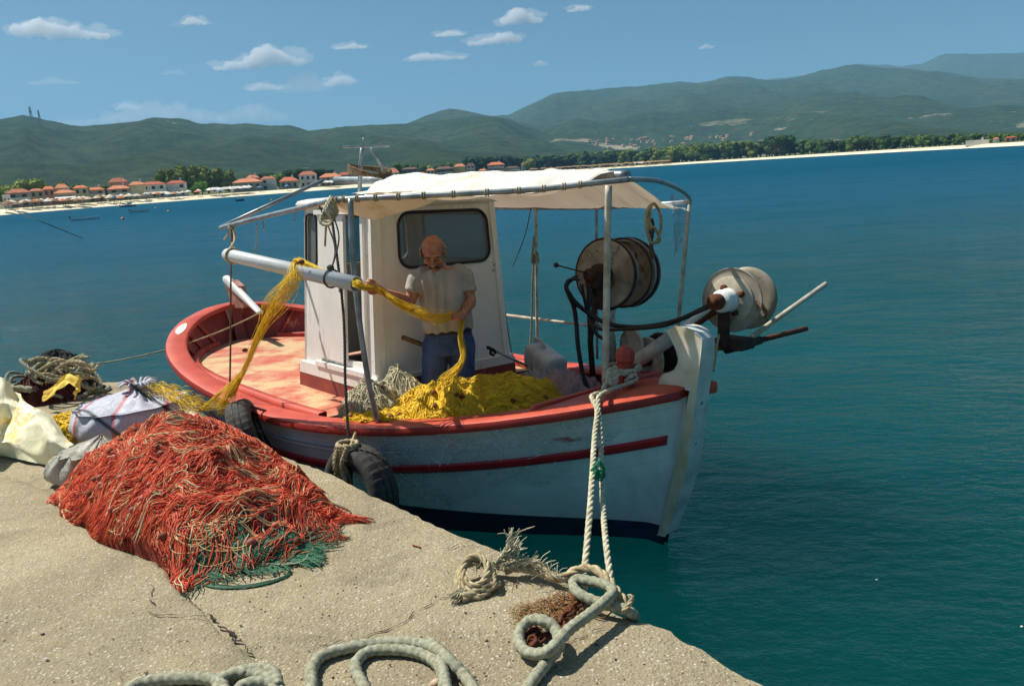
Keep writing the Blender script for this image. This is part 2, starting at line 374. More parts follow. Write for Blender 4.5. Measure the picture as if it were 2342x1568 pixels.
hA = [(-420, 320), (-200, 300), (0, 281), (90, 263), (150, 275), (210, 288), (260, 285), (330, 280), (380, 272), (430, 272), (480, 281), (540, 283), (600, 282), (640, 286), (680, 285), (720, 297), (790, 291), (860, 284), (950, 282), (1030, 273), (1090, 263), (1150, 269), (1200, 286), (1280, 311), (1350, 336), (1420, 356), (1500, 367), (1600, 366)]
hB = [(820, 330), (880, 300), (940, 283), (990, 262), (1040, 247), (1080, 253), (1110, 261), (1170, 272), (1260, 300), (1350, 330), (1420, 350)]
hC = [(900, 330), (1000, 290), (1080, 266), (1170, 263), (1240, 233), (1280, 214), (1340, 212), (1400, 205), (1500, 193), (1560, 187), (1600, 190), (1660, 178), (1720, 183), (1780, 184), (1830, 175), (1880, 160), (1950, 153), (2050, 157), (2150, 165), (2230, 179), (2342, 182), (2600, 190), (3000, 230)]
hD = [(1700, 190), (1850, 172), (1930, 155), (1960, 147), (2010, 151), (2060, 152), (2100, 148), (2140, 128), (2180, 124), (2240, 126), (2300, 125), (2342, 121), (2500, 110), (2800, 130), (3100, 170)]
mA = hillmat('near_hill_woodland', rgb(58, 84, 40), rgb(88, 104, 60), rgb(176, 168, 140), .655)
mC = hillmat('far_hill_woodland', rgb(58, 86, 42), rgb(84, 100, 58), rgb(186, 174, 150), .68, (.10, .30))
hill('near_hills', hA, 2200, 800, mA, 1.7)
hill('middle_hill', hB, 3000, 1300, mA, 5.1)
hill('far_hills', hC, 4200, 1200, mC, 9.3, .36)
hill('distant_mountains', hD, 6600, 4600, mC, 14.2, .3)
# ------------------------------------------------------------ clouds
t = NT('cloud_vapour'); t.N.remove(t.b); pv = t.N.new('ShaderNodeVolumePrincipled'); pv.inputs['Color'].default_value = (1, 1, 1, 1)
pv.inputs['Density'].default_value = .010; pv.inputs['Anisotropy'].default_value = .2; t.L.new(pv.outputs[0], t.N['Material Output'].inputs['Volume']); MT['cloud'] = t.m
t = NT('thin_cloud_vapour'); t.N.remove(t.b); pv = t.N.new('ShaderNodeVolumePrincipled'); pv.inputs['Color'].default_value = (1, .97, .95, 1)
pv.inputs['Density'].default_value = .0022; pv.inputs['Anisotropy'].default_value = .2; t.L.new(pv.outputs[0], t.N['Material Output'].inputs['Volume']); MT['cloud_thin'] = t.m
CL = [ # x0,x1,ytop,ybase,thin, bias(-1 peak left .. 1), label
 (58, 230, 46, 88, 0, -.4, 'large flat-bottomed white cloud at the upper left of the sky'),
 (422, 468, 35, 58, 0, 0, 'small bright cloud high over the left hills'),
 (388, 420, 48, 62, 1, 0, 'faint wisp beside the small bright cloud high over the left hills'),
 (568, 696, 102, 152, 0, -.4, 'white cloud with a stepped top over the wheelhouse roof'),
 (496, 592, 134, 161, 0, .2, 'ragged cloud just left of the cloud with the stepped top'),
 (375, 422, 154, 172, 1, 0, 'small pale cloud halfway up the left sky'),
 (770, 836, 96, 113, 0, 0, 'thin flat cloud above the pale cloud bank'),
 (572, 638, 186, 208, 0, -.1, 'small cloud at the lower left of the pinkish cloud'),
 (638, 760, 158, 212, 1, 0, 'broad pinkish faint cloud over the middle of the left hills'),
 (745, 806, 164, 198, 0, .2, 'bright round cloud at the right end of the pinkish cloud'),
 (940, 1062, 116, 139, 0, -.5, 'long low cloud over the gap between the hills'),
 (998, 1058, 65, 84, 0, 0, 'small wispy cloud left of the long streaked cloud'),
 (1070, 1192, 70, 102, 0, .3, 'long streaked cloud over the awning'),
 (1148, 1240, 16, 56, 0, -.2, 'tall bright cloud near the top edge of the sky'),
 (1300, 1346, 9, 27, 0, .3, 'small cloud at the top edge of the sky right of the tall one'),
 (1220, 1250, 137, 152, 0, 0, 'tiny cloud over the saddle of the hills'),
 (1600, 1630, 100, 112, 0, 0, 'tiny lone cloud over the right hills'),
 (82, 168, 174, 194, 1, 0, 'faint grey cloud under the large flat-bottomed one'),
 (170, 500, 232, 288, 1, .2, 'wide pale cloud bank resting behind the left hill crest'),
 (270, 316, 232, 252, 0, 0, 'small bright puff on top of the pale cloud bank'),
 (500, 655, 224, 280, 1, 0, 'faint cloud bank behind the middle hill crest'),
]
for k, (x0, x1, yt, yb, thin, bias, lab) in enumerate(CL):
    d = 11500.0; rnd = random.Random(k+3); c0 = FAR((x0+x1)/2, yb, d); px = d/F_PX
    ux = dirx((x0+x1)/2); ux = V3(ux[1], -ux[0], 0); uz = V3(0, 0, 1); uy = np.cross(uz, ux)
    Wd = (x1-x0)*px/2; Hh = (yb-yt)*px; b = MB(); n = max(5, int((x1-x0)/11))
    for q in range(n):
        f = (q+.5)/n*2-1; env = max(.12, (1-abs((f-bias)/(1+abs(bias)))**1.6))*(.75+.4*nz(q*1.3, k*2.1))
        hh = Hh*min(1, env); r = max(hh*.55, Hh*.18); rx = max(Wd/n*1.9, r*.9)
        c = c0+ux*f*Wd*.93+uz*(r*.75-SLOPE*0)+uy*rnd.uniform(-.3, .3)*Wd*.4+uz*((f*Wd)*.0)
        sd = rnd.uniform(0, 50)
        b.ell(c, (rx, rx*.9, r), np.stack([ux, uy, uz]), 22, 14, lambda v: (1+.42*fbm(v[0]*1.7+sd, v[1]*1.7, v[2]*1.9+sd, 5))*(1 if v[2] > -.2 else .8))
    objs = [b.build('cloud', MT['cloud_thin' if thin else 'cloud'], None, True, label=lab, category='cloud')]
    if not thin:
        b = MB()
        for q in range(n+2):
            f = (q+.5)/(n+2)*2.1-1.05+rnd.uniform(-.05, .05); r = Hh*rnd.uniform(.16, .36)*(1.15-.5*abs(f)); rx = Wd/n*rnd.uniform(1.8, 3.4); sd = rnd.uniform(0, 50)
            b.ell(c0+ux*f*Wd+uz*(Hh*(.30+.22*(1-abs(f)))+rnd.uniform(-.15, .18)*Hh), (rx, rx, r), np.stack([ux, uy, uz]), 22, 14, lambda v: 1+.6*fbm(v[0]*2.1+sd, v[1]*2.1, v[2]*2.3+sd, 5))
        objs.append(b.build('cloud_wisps', MT['cloud_thin'], objs[0], True))
    for o in objs:
     md = o.modifiers.new('r', 'REMESH'); md.mode = 'VOXEL'; md.voxel_size = max(10, Hh/16)
     dg = bpy.context.evaluated_depsgraph_get(); me = bpy.data.meshes.new_from_object(o.evaluated_get(dg)); o.modifiers.clear(); o.data = me
# ------------------------------------------------------------ quay
QZ = 0.65
t = NT('quay_concrete')
base = t.ramp(t.noise(1.3, 6, .6), [(.3, rgb(142, 130, 104)), (.5, rgb(166, 153, 122)), (.72, rgb(186, 174, 144))])
base = t.mix(t.ramp(t.noise(.55, 5, .65, None, .7), [(.40, 0.0), (.62, .45)]), base, rgb(140, 130, 108))
base = t.mix(t.ramp(t.noise(9, 6, .7), [(.52, 0.0), (.72, .55)]), base, rgb(138, 124, 98))
v1 = t.vor(75, 'Color'); sp = t.N.new('ShaderNodeSeparateColor'); t.L.new(v1, sp.inputs[0]); dv = t.vor(75)
stone = t.math('MULTIPLY', t.ramp(sp.outputs[0], [(.68, 0.0), (.70, 1.0)]), t.ramp(dv, [(.30, 1.0), (.42, 0.0)]))
base = t.mix(t.math('MULTIPLY', stone, .68), base, t.ramp(sp.outputs[1], [(.2, rgb(118, 108, 92)), (.45, rgb(150, 134, 108)), (.7, rgb(206, 198, 180)), (.93, rgb(232, 228, 214))]))
v2 = t.vor(150, 'Color'); sp2 = t.N.new('ShaderNodeSeparateColor'); t.L.new(v2, sp2.inputs[0])
base = t.mix(t.ramp(sp2.outputs[0], [(.8, 0.0), (.82, .38)]), base, t.ramp(sp2.outputs[1], [(.3, rgb(104, 94, 78)), (.8, rgb(224, 218, 200))]))
base = t.mix(t.ramp(t.noise(2.1, 3, .5, None, 1.5), [(.56, 0.0), (.68, .45)]), base, rgb(112, 102, 82))
t.color(base); t.set(Roughness=.92)
hh = t.math('ADD', t.math('MULTIPLY', t.ramp(dv, [(.1, 1.0), (.5, 0.0)]), .5), t.math('ADD', t.noise(60, 6, .75), t.math('MULTIPLY', t.noise(12, 4, .6), 2.0)))
t.bump(hh, .9, .007); MT['concrete'] = t.m
EDGE = [(320, 871), (345, 880), (395, 906), (440, 930), (500, 968), (560, 1000), (650, 1040), (700, 1060), (760, 1085), (800, 1108), (860, 1135), (920, 1160), (1010, 1200), (1100, 1240), (1170, 1268), (1250, 1302), (1330, 1348), (1400, 1392), (1440, 1418), (1480, 1421), (1530, 1442), (1570, 1470), (1620, 1488), (1700, 1540), (1780, 1568)]
ed = [G(x, y, QZ) for x, y in EDGE]
back = [G(320, 871), G(290, 869), G(240, 872), G(200, 878), G(100, 882), G(0, 884)]
far = back[-1]+(back[-1]-back[2])*6; far[2] = QZ
end = ed[-1]+(ed[-1]-ed[-8])*3.0; end[2] = QZ; end2 = end+V3(2.5, -5, 0)
line = [far]+back[::-1]+ed[1:]+[end, end2]
# resample the rim finely with crumbled jitter
rim = []
for i in range(len(line)-1):
    L = np.linalg.norm(line[i+1]-line[i]); n = max(1, int(L/.025)) if L < 3.6 else max(1, int(L/.3))
    for k in range(n): rim.append(line[i]+(line[i+1]-line[i])*k/n)
rim.append(line[-1])
def jit(p, a=.014): return p+V3(nz(p[0]*14, p[1]*14), nz(p[0]*14+7, p[1]*14), 0)*a+V3(nz(p[0]*3, p[1]*3), nz(p[0]*3+7, p[1]*3), 0)*a*1.8
rim = [jit(p) for p in rim]
cen = V3(-9, -7, QZ)
b = MB(); fr = [0, .004, .012, .03, .07, .12, .2, .3, .42, .56, .75, 1]
def qz(p, f):
    return fbm(p[0]*1.1, p[1]*1.1, 3, 3)*.012*min(1, f*30)+nz(p[0]*9, p[1]*9)*.003-(.012*(1-f/.006) if f < .006 else 0)
rows = []
for f in fr:
    r = []
    for p in rim:
        q = p+(cen-p)*f; q = q.copy(); q[2] = QZ+qz(q, f); r.append(q)
    rows.append(r)
b.loft(rows, False)
wall = [rows[0]]
for k, z in enumerate((.60, .5, .3, .1, -.2, -2.5)):
    wall.append([V3(p[0]+nz(p[0]*6, p[1]*6, z*6)*.03, p[1]+nz(p[0]*6+4, p[1]*6, z*6)*.03, z) for p in rim])
b.loft(wall, False)
quay = b.build('quay', MT['concrete'], None, False, world=True, kind='structure')
quay.data.polygons.foreach_set('use_smooth', [True]*len(quay.data.polygons))
# raised older slab on the left with a crumbled rim
sl = [(-260, 1120), (0, 1075), (120, 1120), (230, 1235), (300, 1262), (352, 1278), (375, 1298), (392, 1325), (412, 1352), (440, 1375), (478, 1405), (500, 1425), (540, 1462), (580, 1505), (640, 1568), (720, 1680)]
pl = [G(x, y, QZ+.03) for x, y in sl]; rr = []
for i in range(len(pl)-1):
    n = max(1, int(np.linalg.norm(pl[i+1]-pl[i])/.02)); rr += [pl[i]+(pl[i+1]-pl[i])*k/n for k in range(n)]
rr = [jit(p, .008) for p in rr]; cc = V3(-4.6, -.2, QZ+.03); rows = []
for f in (-.004, 0, .004, .012, .04, .1, .25, .5, 1):
    r = []
    for p in rr:
        q = p+(cc-p)*f; q[2] = QZ+(-.03 if f < 0 else .012 if f == 0 else .022 if f < .01 else .028)+fbm(q[0]*1.3, q[1]*1.3, 5, 3)*.006*(f > .01)+nz(q[0]*9, q[1]*9)*.002; r.append(q)
    rows.append(r)
b = MB(); b.loft(rows, False); b.build('quay_slab', MT['concrete'], None, True, world=True, kind='structure')
# cracks
MT['crack'] = simple('crack_dirt', rgb(66, 56, 44), rgb(44, 38, 30), 30, 1, bump=0)
def crack(pts, w, z=QZ+.006):
    p = spline([G(x, y, z) for x, y in pts], 14); L = []; R = []
    for i, q in enumerate(p):
        tt = p[min(i+1, len(p)-1)]-p[max(i-1, 0)]; tt = tt/np.linalg.norm(tt); nn = V3(-tt[1], tt[0], 0)
        ww = w*max(0.05, .5+nz(q[0]*25, q[1]*25)*1.3)*min(1, i/4, (len(p)-1-i)/4+.05); o = nn*nz(q[0]*20, q[1]*20, 4)*.02
        zz = V3(0, 0, fbm(q[0]*1.1, q[1]*1.1, 3, 3)*.012); L.append(q+nn*ww+o+zz); R.append(q-nn*ww+o+zz)
    return L, R
b = MB()
for pts, w, z in (([(395, 1330), (412, 1352), (440, 1375), (478, 1405), (500, 1425), (540, 1462), (575, 1500)], .007, QZ+.012),
               ([(345, 1330), (348, 1365), (352, 1400), (420, 1408), (478, 1405)], .0035, QZ+.038), ([(700, 1480), (880, 1440), (1000, 1372), (1060, 1355)], .003, QZ+.006),
               ([(1180, 1490), (1290, 1470), (1390, 1430)], .003, QZ+.006), ([(1005, 1258), (1040, 1250), (1080, 1236)], .003, QZ+.006)):
    L, R = crack(pts, w, z); b.loft([L, R], False)
o = b.build('surface_cracks', MT['crack'], quay, False)
# loose grit and pebbles: nobody could count them
b = MB(); rnd = random.Random(5)
for k in range(700):
    x = rnd.uniform(-100, 1750); y = rnd.uniform(1050, 1600)
    p = G(x, y, QZ)
    ok = True
    for i in range(len(ed)-1):
        if min(ed[i][0], ed[i+1][0]) <= p[0] <= max(ed[i][0], ed[i+1][0]):
            f = (p[0]-ed[i][0])/(ed[i+1][0]-ed[i][0]+1e-9); ok = p[1] < ed[i][1]+(ed[i+1][1]-ed[i][1])*f-.06
    if p[0] > ed[-1][0] or not ok: continue
    r = rnd.uniform(.0015, .0045)*(1.6 if rnd.random() < .08 else 1); sd = k*1.7; zq = QZ+.004+(.028 if (x < 430 and y > 1360) else 0)
    b.cur = (0, 2, 2, 0, 1)[k % 5]; b.ell(V3(p[0], p[1], zq+qz(p, 1)), (r*1.3, r, r*.7), None, 6, 4, lambda d: 1+.3*nz(d[0]+sd, d[1], d[2]))
b.build('loose_grit', [simple('pale_pebble', rgb(214, 206, 188)), simple('dark_pebble', rgb(96, 86, 74)), simple('tan_pebble', rgb(170, 148, 116))], None, False, kind='stuff', label='loose grit and small pebbles scattered over the concrete quay', category='grit')
# ------------------------------------------------------------ the boat
BOAT = thing('fishing_boat', M(3.1, 0, 0), 'white wooden fishing boat with red gunwale, wheelhouse and canvas awning moored along the quay', 'fishing boat')
LB = 6.308
def shape(s):
    sm, pa, pb = .471, 3.18, 2.604
    return 1.318*((1-((sm-s)/sm)**pa)**.62 if s < sm else (1-min(1, (s-sm)/(1-sm))**pb)**.75)
def sheer(s): return .623+((1.024-.623)*((s-.523)/.477)**2 if s > .523 else (1.013-.623)*((.523-s)/.523)**2)
def ends(z): return -.03+.0+max(0, 1-z)*.42*.5, 6.13+.17*z
def wl(s):
    tt = abs(s-.49)/.5; return 1.2*max(0, 1-min(1, tt)**2.6)**1.4
def hullpt(s, zr, side):
    zg = sheer(s)-.02; bg = max(shape(s), .03)
    if zr >= 0: z = zg*zr; n = max(wl(s), .02)+(bg-max(wl(s), .02))*(zr**1.15)
    else: z = zr; n = max(wl(s), .02)*math.sqrt(max(0, 1-(zr/.62)**2))
    a0, a1 = ends(z); return a0+s*(a1-a0), n*side, z
def hpz(s, z, side, off=0.0):
    zg = sheer(s)-.02; a, n, zz = hullpt(s, z/zg, side); return M(a, n+off*side, z)
NS = 110
zl = [1, .92, .84, .76, .68, .6, .52, .44, .36, .3, .24]
b = MB()
def SS(i): # denser at ends
    u = i/NS; return .5-.5*math.cos(math.pi*u)
for side in (1, -1):
    g = []
    for i in range(NS+1):
        s = SS(i); zg = sheer(s)-.02
        g.append([M(*hullpt(s, q, side)) for q in zl]+[hpz(s, .125, side)])
    b.cur = 0; b.loft(g, False)
    g = []
    for i in range(NS+1):
        s = SS(i); g.append([hpz(s, .125, side), hpz(s, .06, side)]+[M(*hullpt(s, q, side)) for q in (0, -.15, -.3, -.45, -.6)])
    b.cur = 1; b.loft(g, False)
b.build('hull', [MT['white_paint'], MT['blue_boot']], BOAT)
# seams of the planking show as thin pale lines
b = MB()
for side in (1, -1):
    for dz in (.10, .2, .44, .54):
        b.tube([hpz(SS(i), max(.15, sheer(SS(i))-dz), side, .0) for i in range(6, NS-5)], .0018, 4)
b.build('plank_seam', MT['pale_blue'], BOAT)
def strip(name, mat, d0, d1, out, s0, s1, sides=(1, -1), taper=0):
    b = MB()
    for side in sides:
        rings = []
        for i in range(121):
            s = s0+(s1-s0)*i/120; z0 = sheer(s)-d0; z1 = sheer(s)-d1; k = 1.0
            o = out*(1 if not taper else min(1, i/4+.3, (120-i)/4+.3))
            rings.append([hpz(s, z0, side, -.01), hpz(s, z0-.004, side, o*.75), hpz(s, (z0*.7+z1*.3), side, o), hpz(s, (z0*.3+z1*.7), side, o), hpz(s, z1+.004, side, o*.75), hpz(s, z1, side, -.01)])
        b.loft(rings, True, True)
    return b.build(name, mat, BOAT)
strip('rub_rail', MT['red_stripe'], .275, .34, .032, .03, .992)
strip('moulding', MT['pale_blue'], .145, .165, .016, .10, .80)
strip('lower_moulding', MT['white_paint'], .178, .192, .01, .10, .80)
# scupper mark: small red lozenge
for side in (1, -1):
    b = MB(); cs = .925; pts = [hpz(cs-.013, sheer(cs)-.19, side, .006), hpz(cs, sheer(cs)-.172, side, .008), hpz(cs+.016, sheer(cs)-.187, side, .006), hpz(cs, sheer(cs)-.208, side, .008)]
    b.add(pts, [(0, 1, 2, 3)]); b.build('scupper_mark', MT['red_stripe'], BOAT, False)
# gunwale cap
def capn(s, side, inset): # offset curve of the sheer line
    a0, a1 = ends(sheer(s)); L = a1-a0; e = .004
    p = np.array([a0+s*L, shape(s)]); q0 = np.array([a0+max(0, s-e)*L, shape(max(0, s-e))]); q1 = np.array([a0+min(1, s+e)*L, shape(min(1, s+e))])
    tt = q1-q0; tt = tt/np.linalg.norm(tt); nn = np.array([-tt[1], tt[0]])
    r = p-nn*inset; return r[0], max(r[1], .0)*side
b = MB()
for side in (1, -1):
    b.cur = 0; g = []
    for i in range(NS+1):
        s = SS(i); z = sheer(s); w = .15
        r = []
        for ins, dz in ((-.045, -.045), (-.05, -.02), (-.04, .004), (-.02, .014), (.03, .018), (w-.02, .016), (w, .006), (w, -.03)):
            a, n = capn(s, side, ins); a = min(max(a, -.08), 6.30)
            if s < .02 or s > .985: n = max(abs(n), .02)*side
            r.append(M(a, n, z+dz+.004*nz(a*7, side)))
        g.append(r)
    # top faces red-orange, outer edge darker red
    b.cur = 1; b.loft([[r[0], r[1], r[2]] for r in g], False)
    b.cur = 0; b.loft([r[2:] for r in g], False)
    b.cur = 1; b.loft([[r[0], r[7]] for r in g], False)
b.build('gunwale', [MT['red_paint'], MT['cap_edge_paint']], BOAT)
# far side cap end sticking out past the stem, near cap end
b = MB()
for side in (-1,):
    b.box(M(6.20, .15*side, 1.0), (.30, .17, .07), np.stack([bA*.93-bN*.37*side, bN*.93+bA*.37*side, bZ]), .012)
b.build('cap_end', MT['red_paint'], BOAT)
# inner bulwark
def zfloor(s):
    a = s*6.3
    return .60 if a < 3.98 else .2
def innern(a, z, side, th=.07): # inside face of the planking
    zz = max(z, .13); s = .5
    for _ in range(3): a0, a1 = ends(zz); s = min(.995, max(.005, (a-a0)/(a1-a0)))
    zg = sheer(s)-.02; _, n, _z = hullpt(s, min(1, zz/zg), side); return max(abs(n)-th, .01)*side
b = MB()
for side in (1, -1):
    g = []
    for i in range(NS+1):
        a = -.01+(6.05+.01)*i/NS; s = max(.001, (a+.03)/6.33); z = sheer(s); zf = zfloor(s)-.03
        g.append([M(a, innern(a, z+(zf-z)*f, side, .09 if f < .1 else .07), z-.004+(zf-z)*f) for f in (0, .15, .4, .7, 1)])
    b.loft(g, False)
b.build('inner_bulwark', MT['inner_red'], BOAT)
for side in (1, -1):
    for k in range(22):
        a = .35+5.3*k/21; s = (a+.03)/6.33
        if .25 < s < .62: continue
        zf = zfloor(s); z = sheer(s); b = MB()
        rings = []
        for f in (0, .5, 1):
            zz = z-.02+(zf-z+.02)*f; n = innern(a, zz, side, .075); n2 = n-.04*side
            rings.append([M(a-.025, n, zz), M(a+.025, n, zz), M(a+.025, n2, zz), M(a-.025, n2, zz)])
        b.loft(rings, True, True); b.build('frame_timber', MT['inner_red'], BOAT, False)
# deck (worn paint) and cockpit
t = NT('worn_deck_paint')
wf = t.noise(1.6, 8, .7); wf2 = t.noise(5, 6, .7)
c = t.ramp(t.math('ADD', t.math('MULTIPLY', wf, .75), t.math('MULTIPLY', wf2, .25)), [(.42, rgb(190, 88, 66)), (.49, rgb(198, 134, 104)), (.54, rgb(204, 172, 128)), (.68, rgb(200, 176, 126))])
c = t.mix(t.ramp(t.noise(16, 6, .7), [(.56, 0.0), (.7, .5)]), c, rgb(166, 112, 88)); t.color(c); t.set(Roughness=.75); t.bump(t.noise(25, 6, .7), .4, .006); MT['deck'] = t.m
b = MB()
def deckn(s, ins=.17): a, n = capn(s, 1, ins); return max(a, .12), n
def deckgrid(s0, s1, z, crown=.03):
    b.grid(40, 16, lambda u, v: (lambda a, n: M(a, n*(v*2-1), z+crown*(1-(v*2-1)**2)))(*deckn(s0+(s1-s0)*u)))
deckgrid(.02, .625, .60); dk = b.build('deck', MT['deck'], BOAT)
b = MB(); g = []
for i in range(41):
    s = .03+.6*i/40; a, n = deckn(s); a2, n2 = deckn(s, .24); g.append((a, n, a2, n2))
for side in (1, -1): b.loft([[M(a, n*side, .61), M(a, n*side, .66), M(a2, n2*side, .66), M(a2, n2*side, .61)] for a, n, a2, n2 in g], False)
b.build('waterway_plank', MT['red_paint'], BOAT)
b = MB(); b.grid(30, 12, lambda u, v: (lambda a: M(a, innern(a, .2, 1, .08)*(v*2-1), .2))(3.9+1.8*u)); b.build('cockpit_floor', MT['deck'], BOAT)
b = MB(); a, n = deckn(.625); b.box(M(3.98, 0, .40), (.04, 2*n, .43), BM, .004); b.build('bulkhead', MT['inner_red'], BOAT)
# foredeck at cap level
b = MB()
b.grid(20, 14, lambda u, v: (lambda s: (lambda a, n: M(a-.16*(1-u)*abs(v*2-1)**2*0, n*(v*2-1), sheer(s)+.012+.012*(1-(v*2-1)**2)))(*capn(s, 1, .1)))(.90+.09*u))
b.box(M(5.62, 0, .86), (.04, 1.25, .12), BM, .01)
b.build('foredeck', MT['red_paint'], BOAT)
# stem post with the curved horn head
prof = [(1523, 755), (1545, 747), (1572, 751), (1592, 762), (1604, 778), (1606, 795), (1602, 830), (1597, 870), (1590, 930), (1583, 1000), (1570, 1080), (1550, 1150), (1530, 1197), (1520, 1225), (1505, 1222), (1522, 1150), (1540, 1080), (1556, 1000), (1570, 930), (1578, 893), (1508, 878), (1509, 866), (1516, 855), (1530, 850), (1542, 845), (1550, 832), (1552, 820), (1547, 800), (1538, 780)]
b = MB(); P1 = [BN(x, y, .062) for x, y in prof]; P2 = [p-bN*.124 for p in P1]; n = len(prof)
k = len(b.v); b.v += [tuple(p) for p in P1]+[tuple(p) for p in P2]
import mathutils
from mathutils.geometry import tessellate_polygon
tri = tessellate_polygon([[Vector((x, -y, 0)) for x, y in prof]])
for q in tri: b.face(q); b.face([i+n for i in q][::-1])
b.cur = 1
for i in range(n): j = (i+1) % n; b.face((i, j, j+n, i+n))
o = b.build('stem_post', [MT['stem_paint'], MT['stem_edge']], BOAT, False)
md = o.modifiers.new('b', 'BEVEL'); md.width = .006; md.segments = 2
# rudder head, tiller, sternpost
b = MB(); rings = []
for z in (-.5, 0, .4, .8, 1.0):
    a0 = ends(z)[0]; rings.append([M(a0-.05, -.035, z), M(a0-.05, .035, z), M(a0+.10, .06, z), M(a0+.10, -.06, z)])
b.loft(rings, True, True); b.build('stern_post', MT['inner_red'], BOAT, False)
b = MB(); P1 = [BN(x, y, .04) for x, y in ((514, 650), (528, 640), (545, 655), (552, 680), (556, 704), (530, 704), (524, 680))]
k = len(P1); b.add(P1+[p-bN*.08 for p in P1], [tuple(range(k)), tuple(range(2*k-1, k-1, -1))]+[(i, (i+1) % k, (i+1) % k+k, i+k) for i in range(k)])
b.build('rudder_head', simple('weathered_pink_wood', rgb(190, 140, 122), rgb(140, 84, 66), 9), BOAT, False)
b = MB(); p0, p1 = BN(516, 637, .02), BN(596, 716, .06); d = p1-p0; L = np.linalg.norm(d); d /= L; w = np.cross(d, V3(0, 0, 1)); w /= np.linalg.norm(w); uu = np.cross(w, d)
b.loft([ring2(p0+d*L*f, w, uu, .035, r, 12, 3.5) for f, r in ((0, .035), (.03, .055), (.12, .06), (.35, .05), (.7, .032), (.97, .018), (1, .008))], True, True)
b.build('tiller', simple('fresh_white_paint', rgb(240, 240, 236), rgb(226, 226, 220), 3, .35, bump=.05), BOAT)
# samson posts
def post(a, n, z0, z1, w, name='samson_post', mat='red_paint'):
    b = MB(); rings = []
    for f, k in ((0, 1), (.5, 1), (.56, .86), (.62, .86), (.68, 1), (.84, 1), (.93, .85), (1, .45)):
        rings.append([M(a, n, z0+(z1-z0)*f)+bA*w*k*math.cos(q*math.pi/4+math.pi/8)*.56+bN*w*k*math.sin(q*math.pi/4+math.pi/8)*.56 for q in range(8)])
    b.loft(rings, True, True); return b.build(name, MT[mat], BOAT, False)
SP = BA(1430, 880, 5.80); post(5.80, float((BM@(SP-bO))[1]), .93, 1.20, .11)
post(1.0, -.78, .55, 1.02, .09, 'samson_post', 'inner_red')
# bright white bare patch of new paint on the quarter
b = MB(); g = []
for i in range(9):
    f = i/8; s = .075+.05*f; k = math.sin(math.pi*f)**.6
    pts = []
    for ins in (.055-.05*k, .055+.045*k):
        a, n = capn(s, 1, ins); pts.append(M(a, n, sheer(s)+.021))
    g.append(pts)
b.loft(g, False); b.build('paint_patch', simple('patch_white_paint', rgb(240, 236, 226)), BOAT)

# ------------------------------------------------------------ wheelhouse
def lerp(a, b, f): return a+(b-a)*f
zb, zt = .83, 2.10
c00, c10 = (2.87, .63), (3.97, .63)      # near side aft / front at base
f00, f10 = (2.87, -.63), (4.03, -.65)
def topc(c): return (lerp(3.42, c[0], .915), c[1]*.88)
def CW(u, v, c0, c1, off=0.0): # wall point; v=0 base, 1 top
    t0, t1 = topc(c0), topc(c1)
    a = lerp(lerp(c0[0], c1[0], u), lerp(t0[0], t1[0], u), v); n = lerp(lerp(c0[1], c1[1], u), lerp(t0[1], t1[1], u), v)
    p = M(a, n, lerp(zb, zt, v))
    if off:
        d = np.array([c1[0]-c0[0], c1[1]-c0[1]]); d /= np.linalg.norm(d); p = p+(bA*(-d[1])*OUT+bN*d[0]*OUT)*off
    return p
OUT = 1.0
def rrect(u0, u1, v0, v1, r, ar, n=7):
    out = []
    for cx, cy, a0 in ((u1-r, v1-r*ar, 0), (u0+r, v1-r*ar, 90), (u0+r, v0+r*ar, 180), (u1-r, v0+r*ar, 270)):
        for k in range(n):
            a = math.radians(a0+90*k/(n-1)); out.append((cx+r*math.cos(a), cy+r*ar*math.sin(a)))
    return out
def wallhole(b, c0, c1, U, Vr, hole, th=.035):
    u0, u1 = U; v0, v1 = Vr; h = rrect(*hole); out = []
    hc = ((hole[0]+hole[1])/2, (hole[2]+hole[3])/2)
    for x, y in h: # cast to outer rectangle
        dx, dy = x-hc[0], y-hc[1]; ts = []
        if dx > 1e-9: ts.append((u1-hc[0])/dx)
        if dx < -1e-9: ts.append((u0-hc[0])/dx)
        if dy > 1e-9: ts.append((v1-hc[1])/dy)
        if dy < -1e-9: ts.append((v0-hc[1])/dy)
        tt = min(ts); out.append((hc[0]+dx*tt, hc[1]+dy*tt))
    # add the exact corners by snapping the nearest outer sample
    for cu, cv in ((u0, v0), (u0, v1), (u1, v0), (u1, v1)):
        i = min(range(len(out)), key=lambda i: abs(out[i][0]-cu)/(u1-u0)+abs(out[i][1]-cv)/(v1-v0)); out[i] = (cu, cv)
    for o in (0, -th):
        b.loft([[CW(x, y, c0, c1, o) for x, y in out], [CW(x, y, c0, c1, o) for x, y in h]])
    b.loft([[CW(x, y, c0, c1, 0) for x, y in h], [CW(x, y, c0, c1, -th) for x, y in h]])
    b.loft([[CW(x, y, c0, c1, 0) for x, y in out], [CW(x, y, c0, c1, -th) for x, y in out]])
    return h
def panel(b, c0, c1, u0, u1, v0, v1, o0=0.0, o1=-.035):
    q = [(u0, v0), (u1, v0), (u1, v1), (u0, v1)]
    b.loft([[CW(x, y, c0, c1, o1) for x, y in q], [CW(x, y, c0, c1, o0) for x, y in q]], True, True)
t = NT('wheelhouse_glass'); t.color(rgb(128, 134, 134)); t.set(Roughness=.12, IOR=1.45); tr = t.N.new('ShaderNodeBsdfTransparent'); tr.inputs[0].default_value = (.75, .8, .8, 1)
mx = t.N.new('ShaderNodeMixShader'); mx.inputs[0].default_value = .58; t.L.new(tr.outputs[0], mx.inputs[1]); t.L.new(t.b.outputs[0], mx.inputs[2]); t.L.new(mx.outputs[0], t.N['Material Output'].inputs[0]); MT['glass'] = t.m
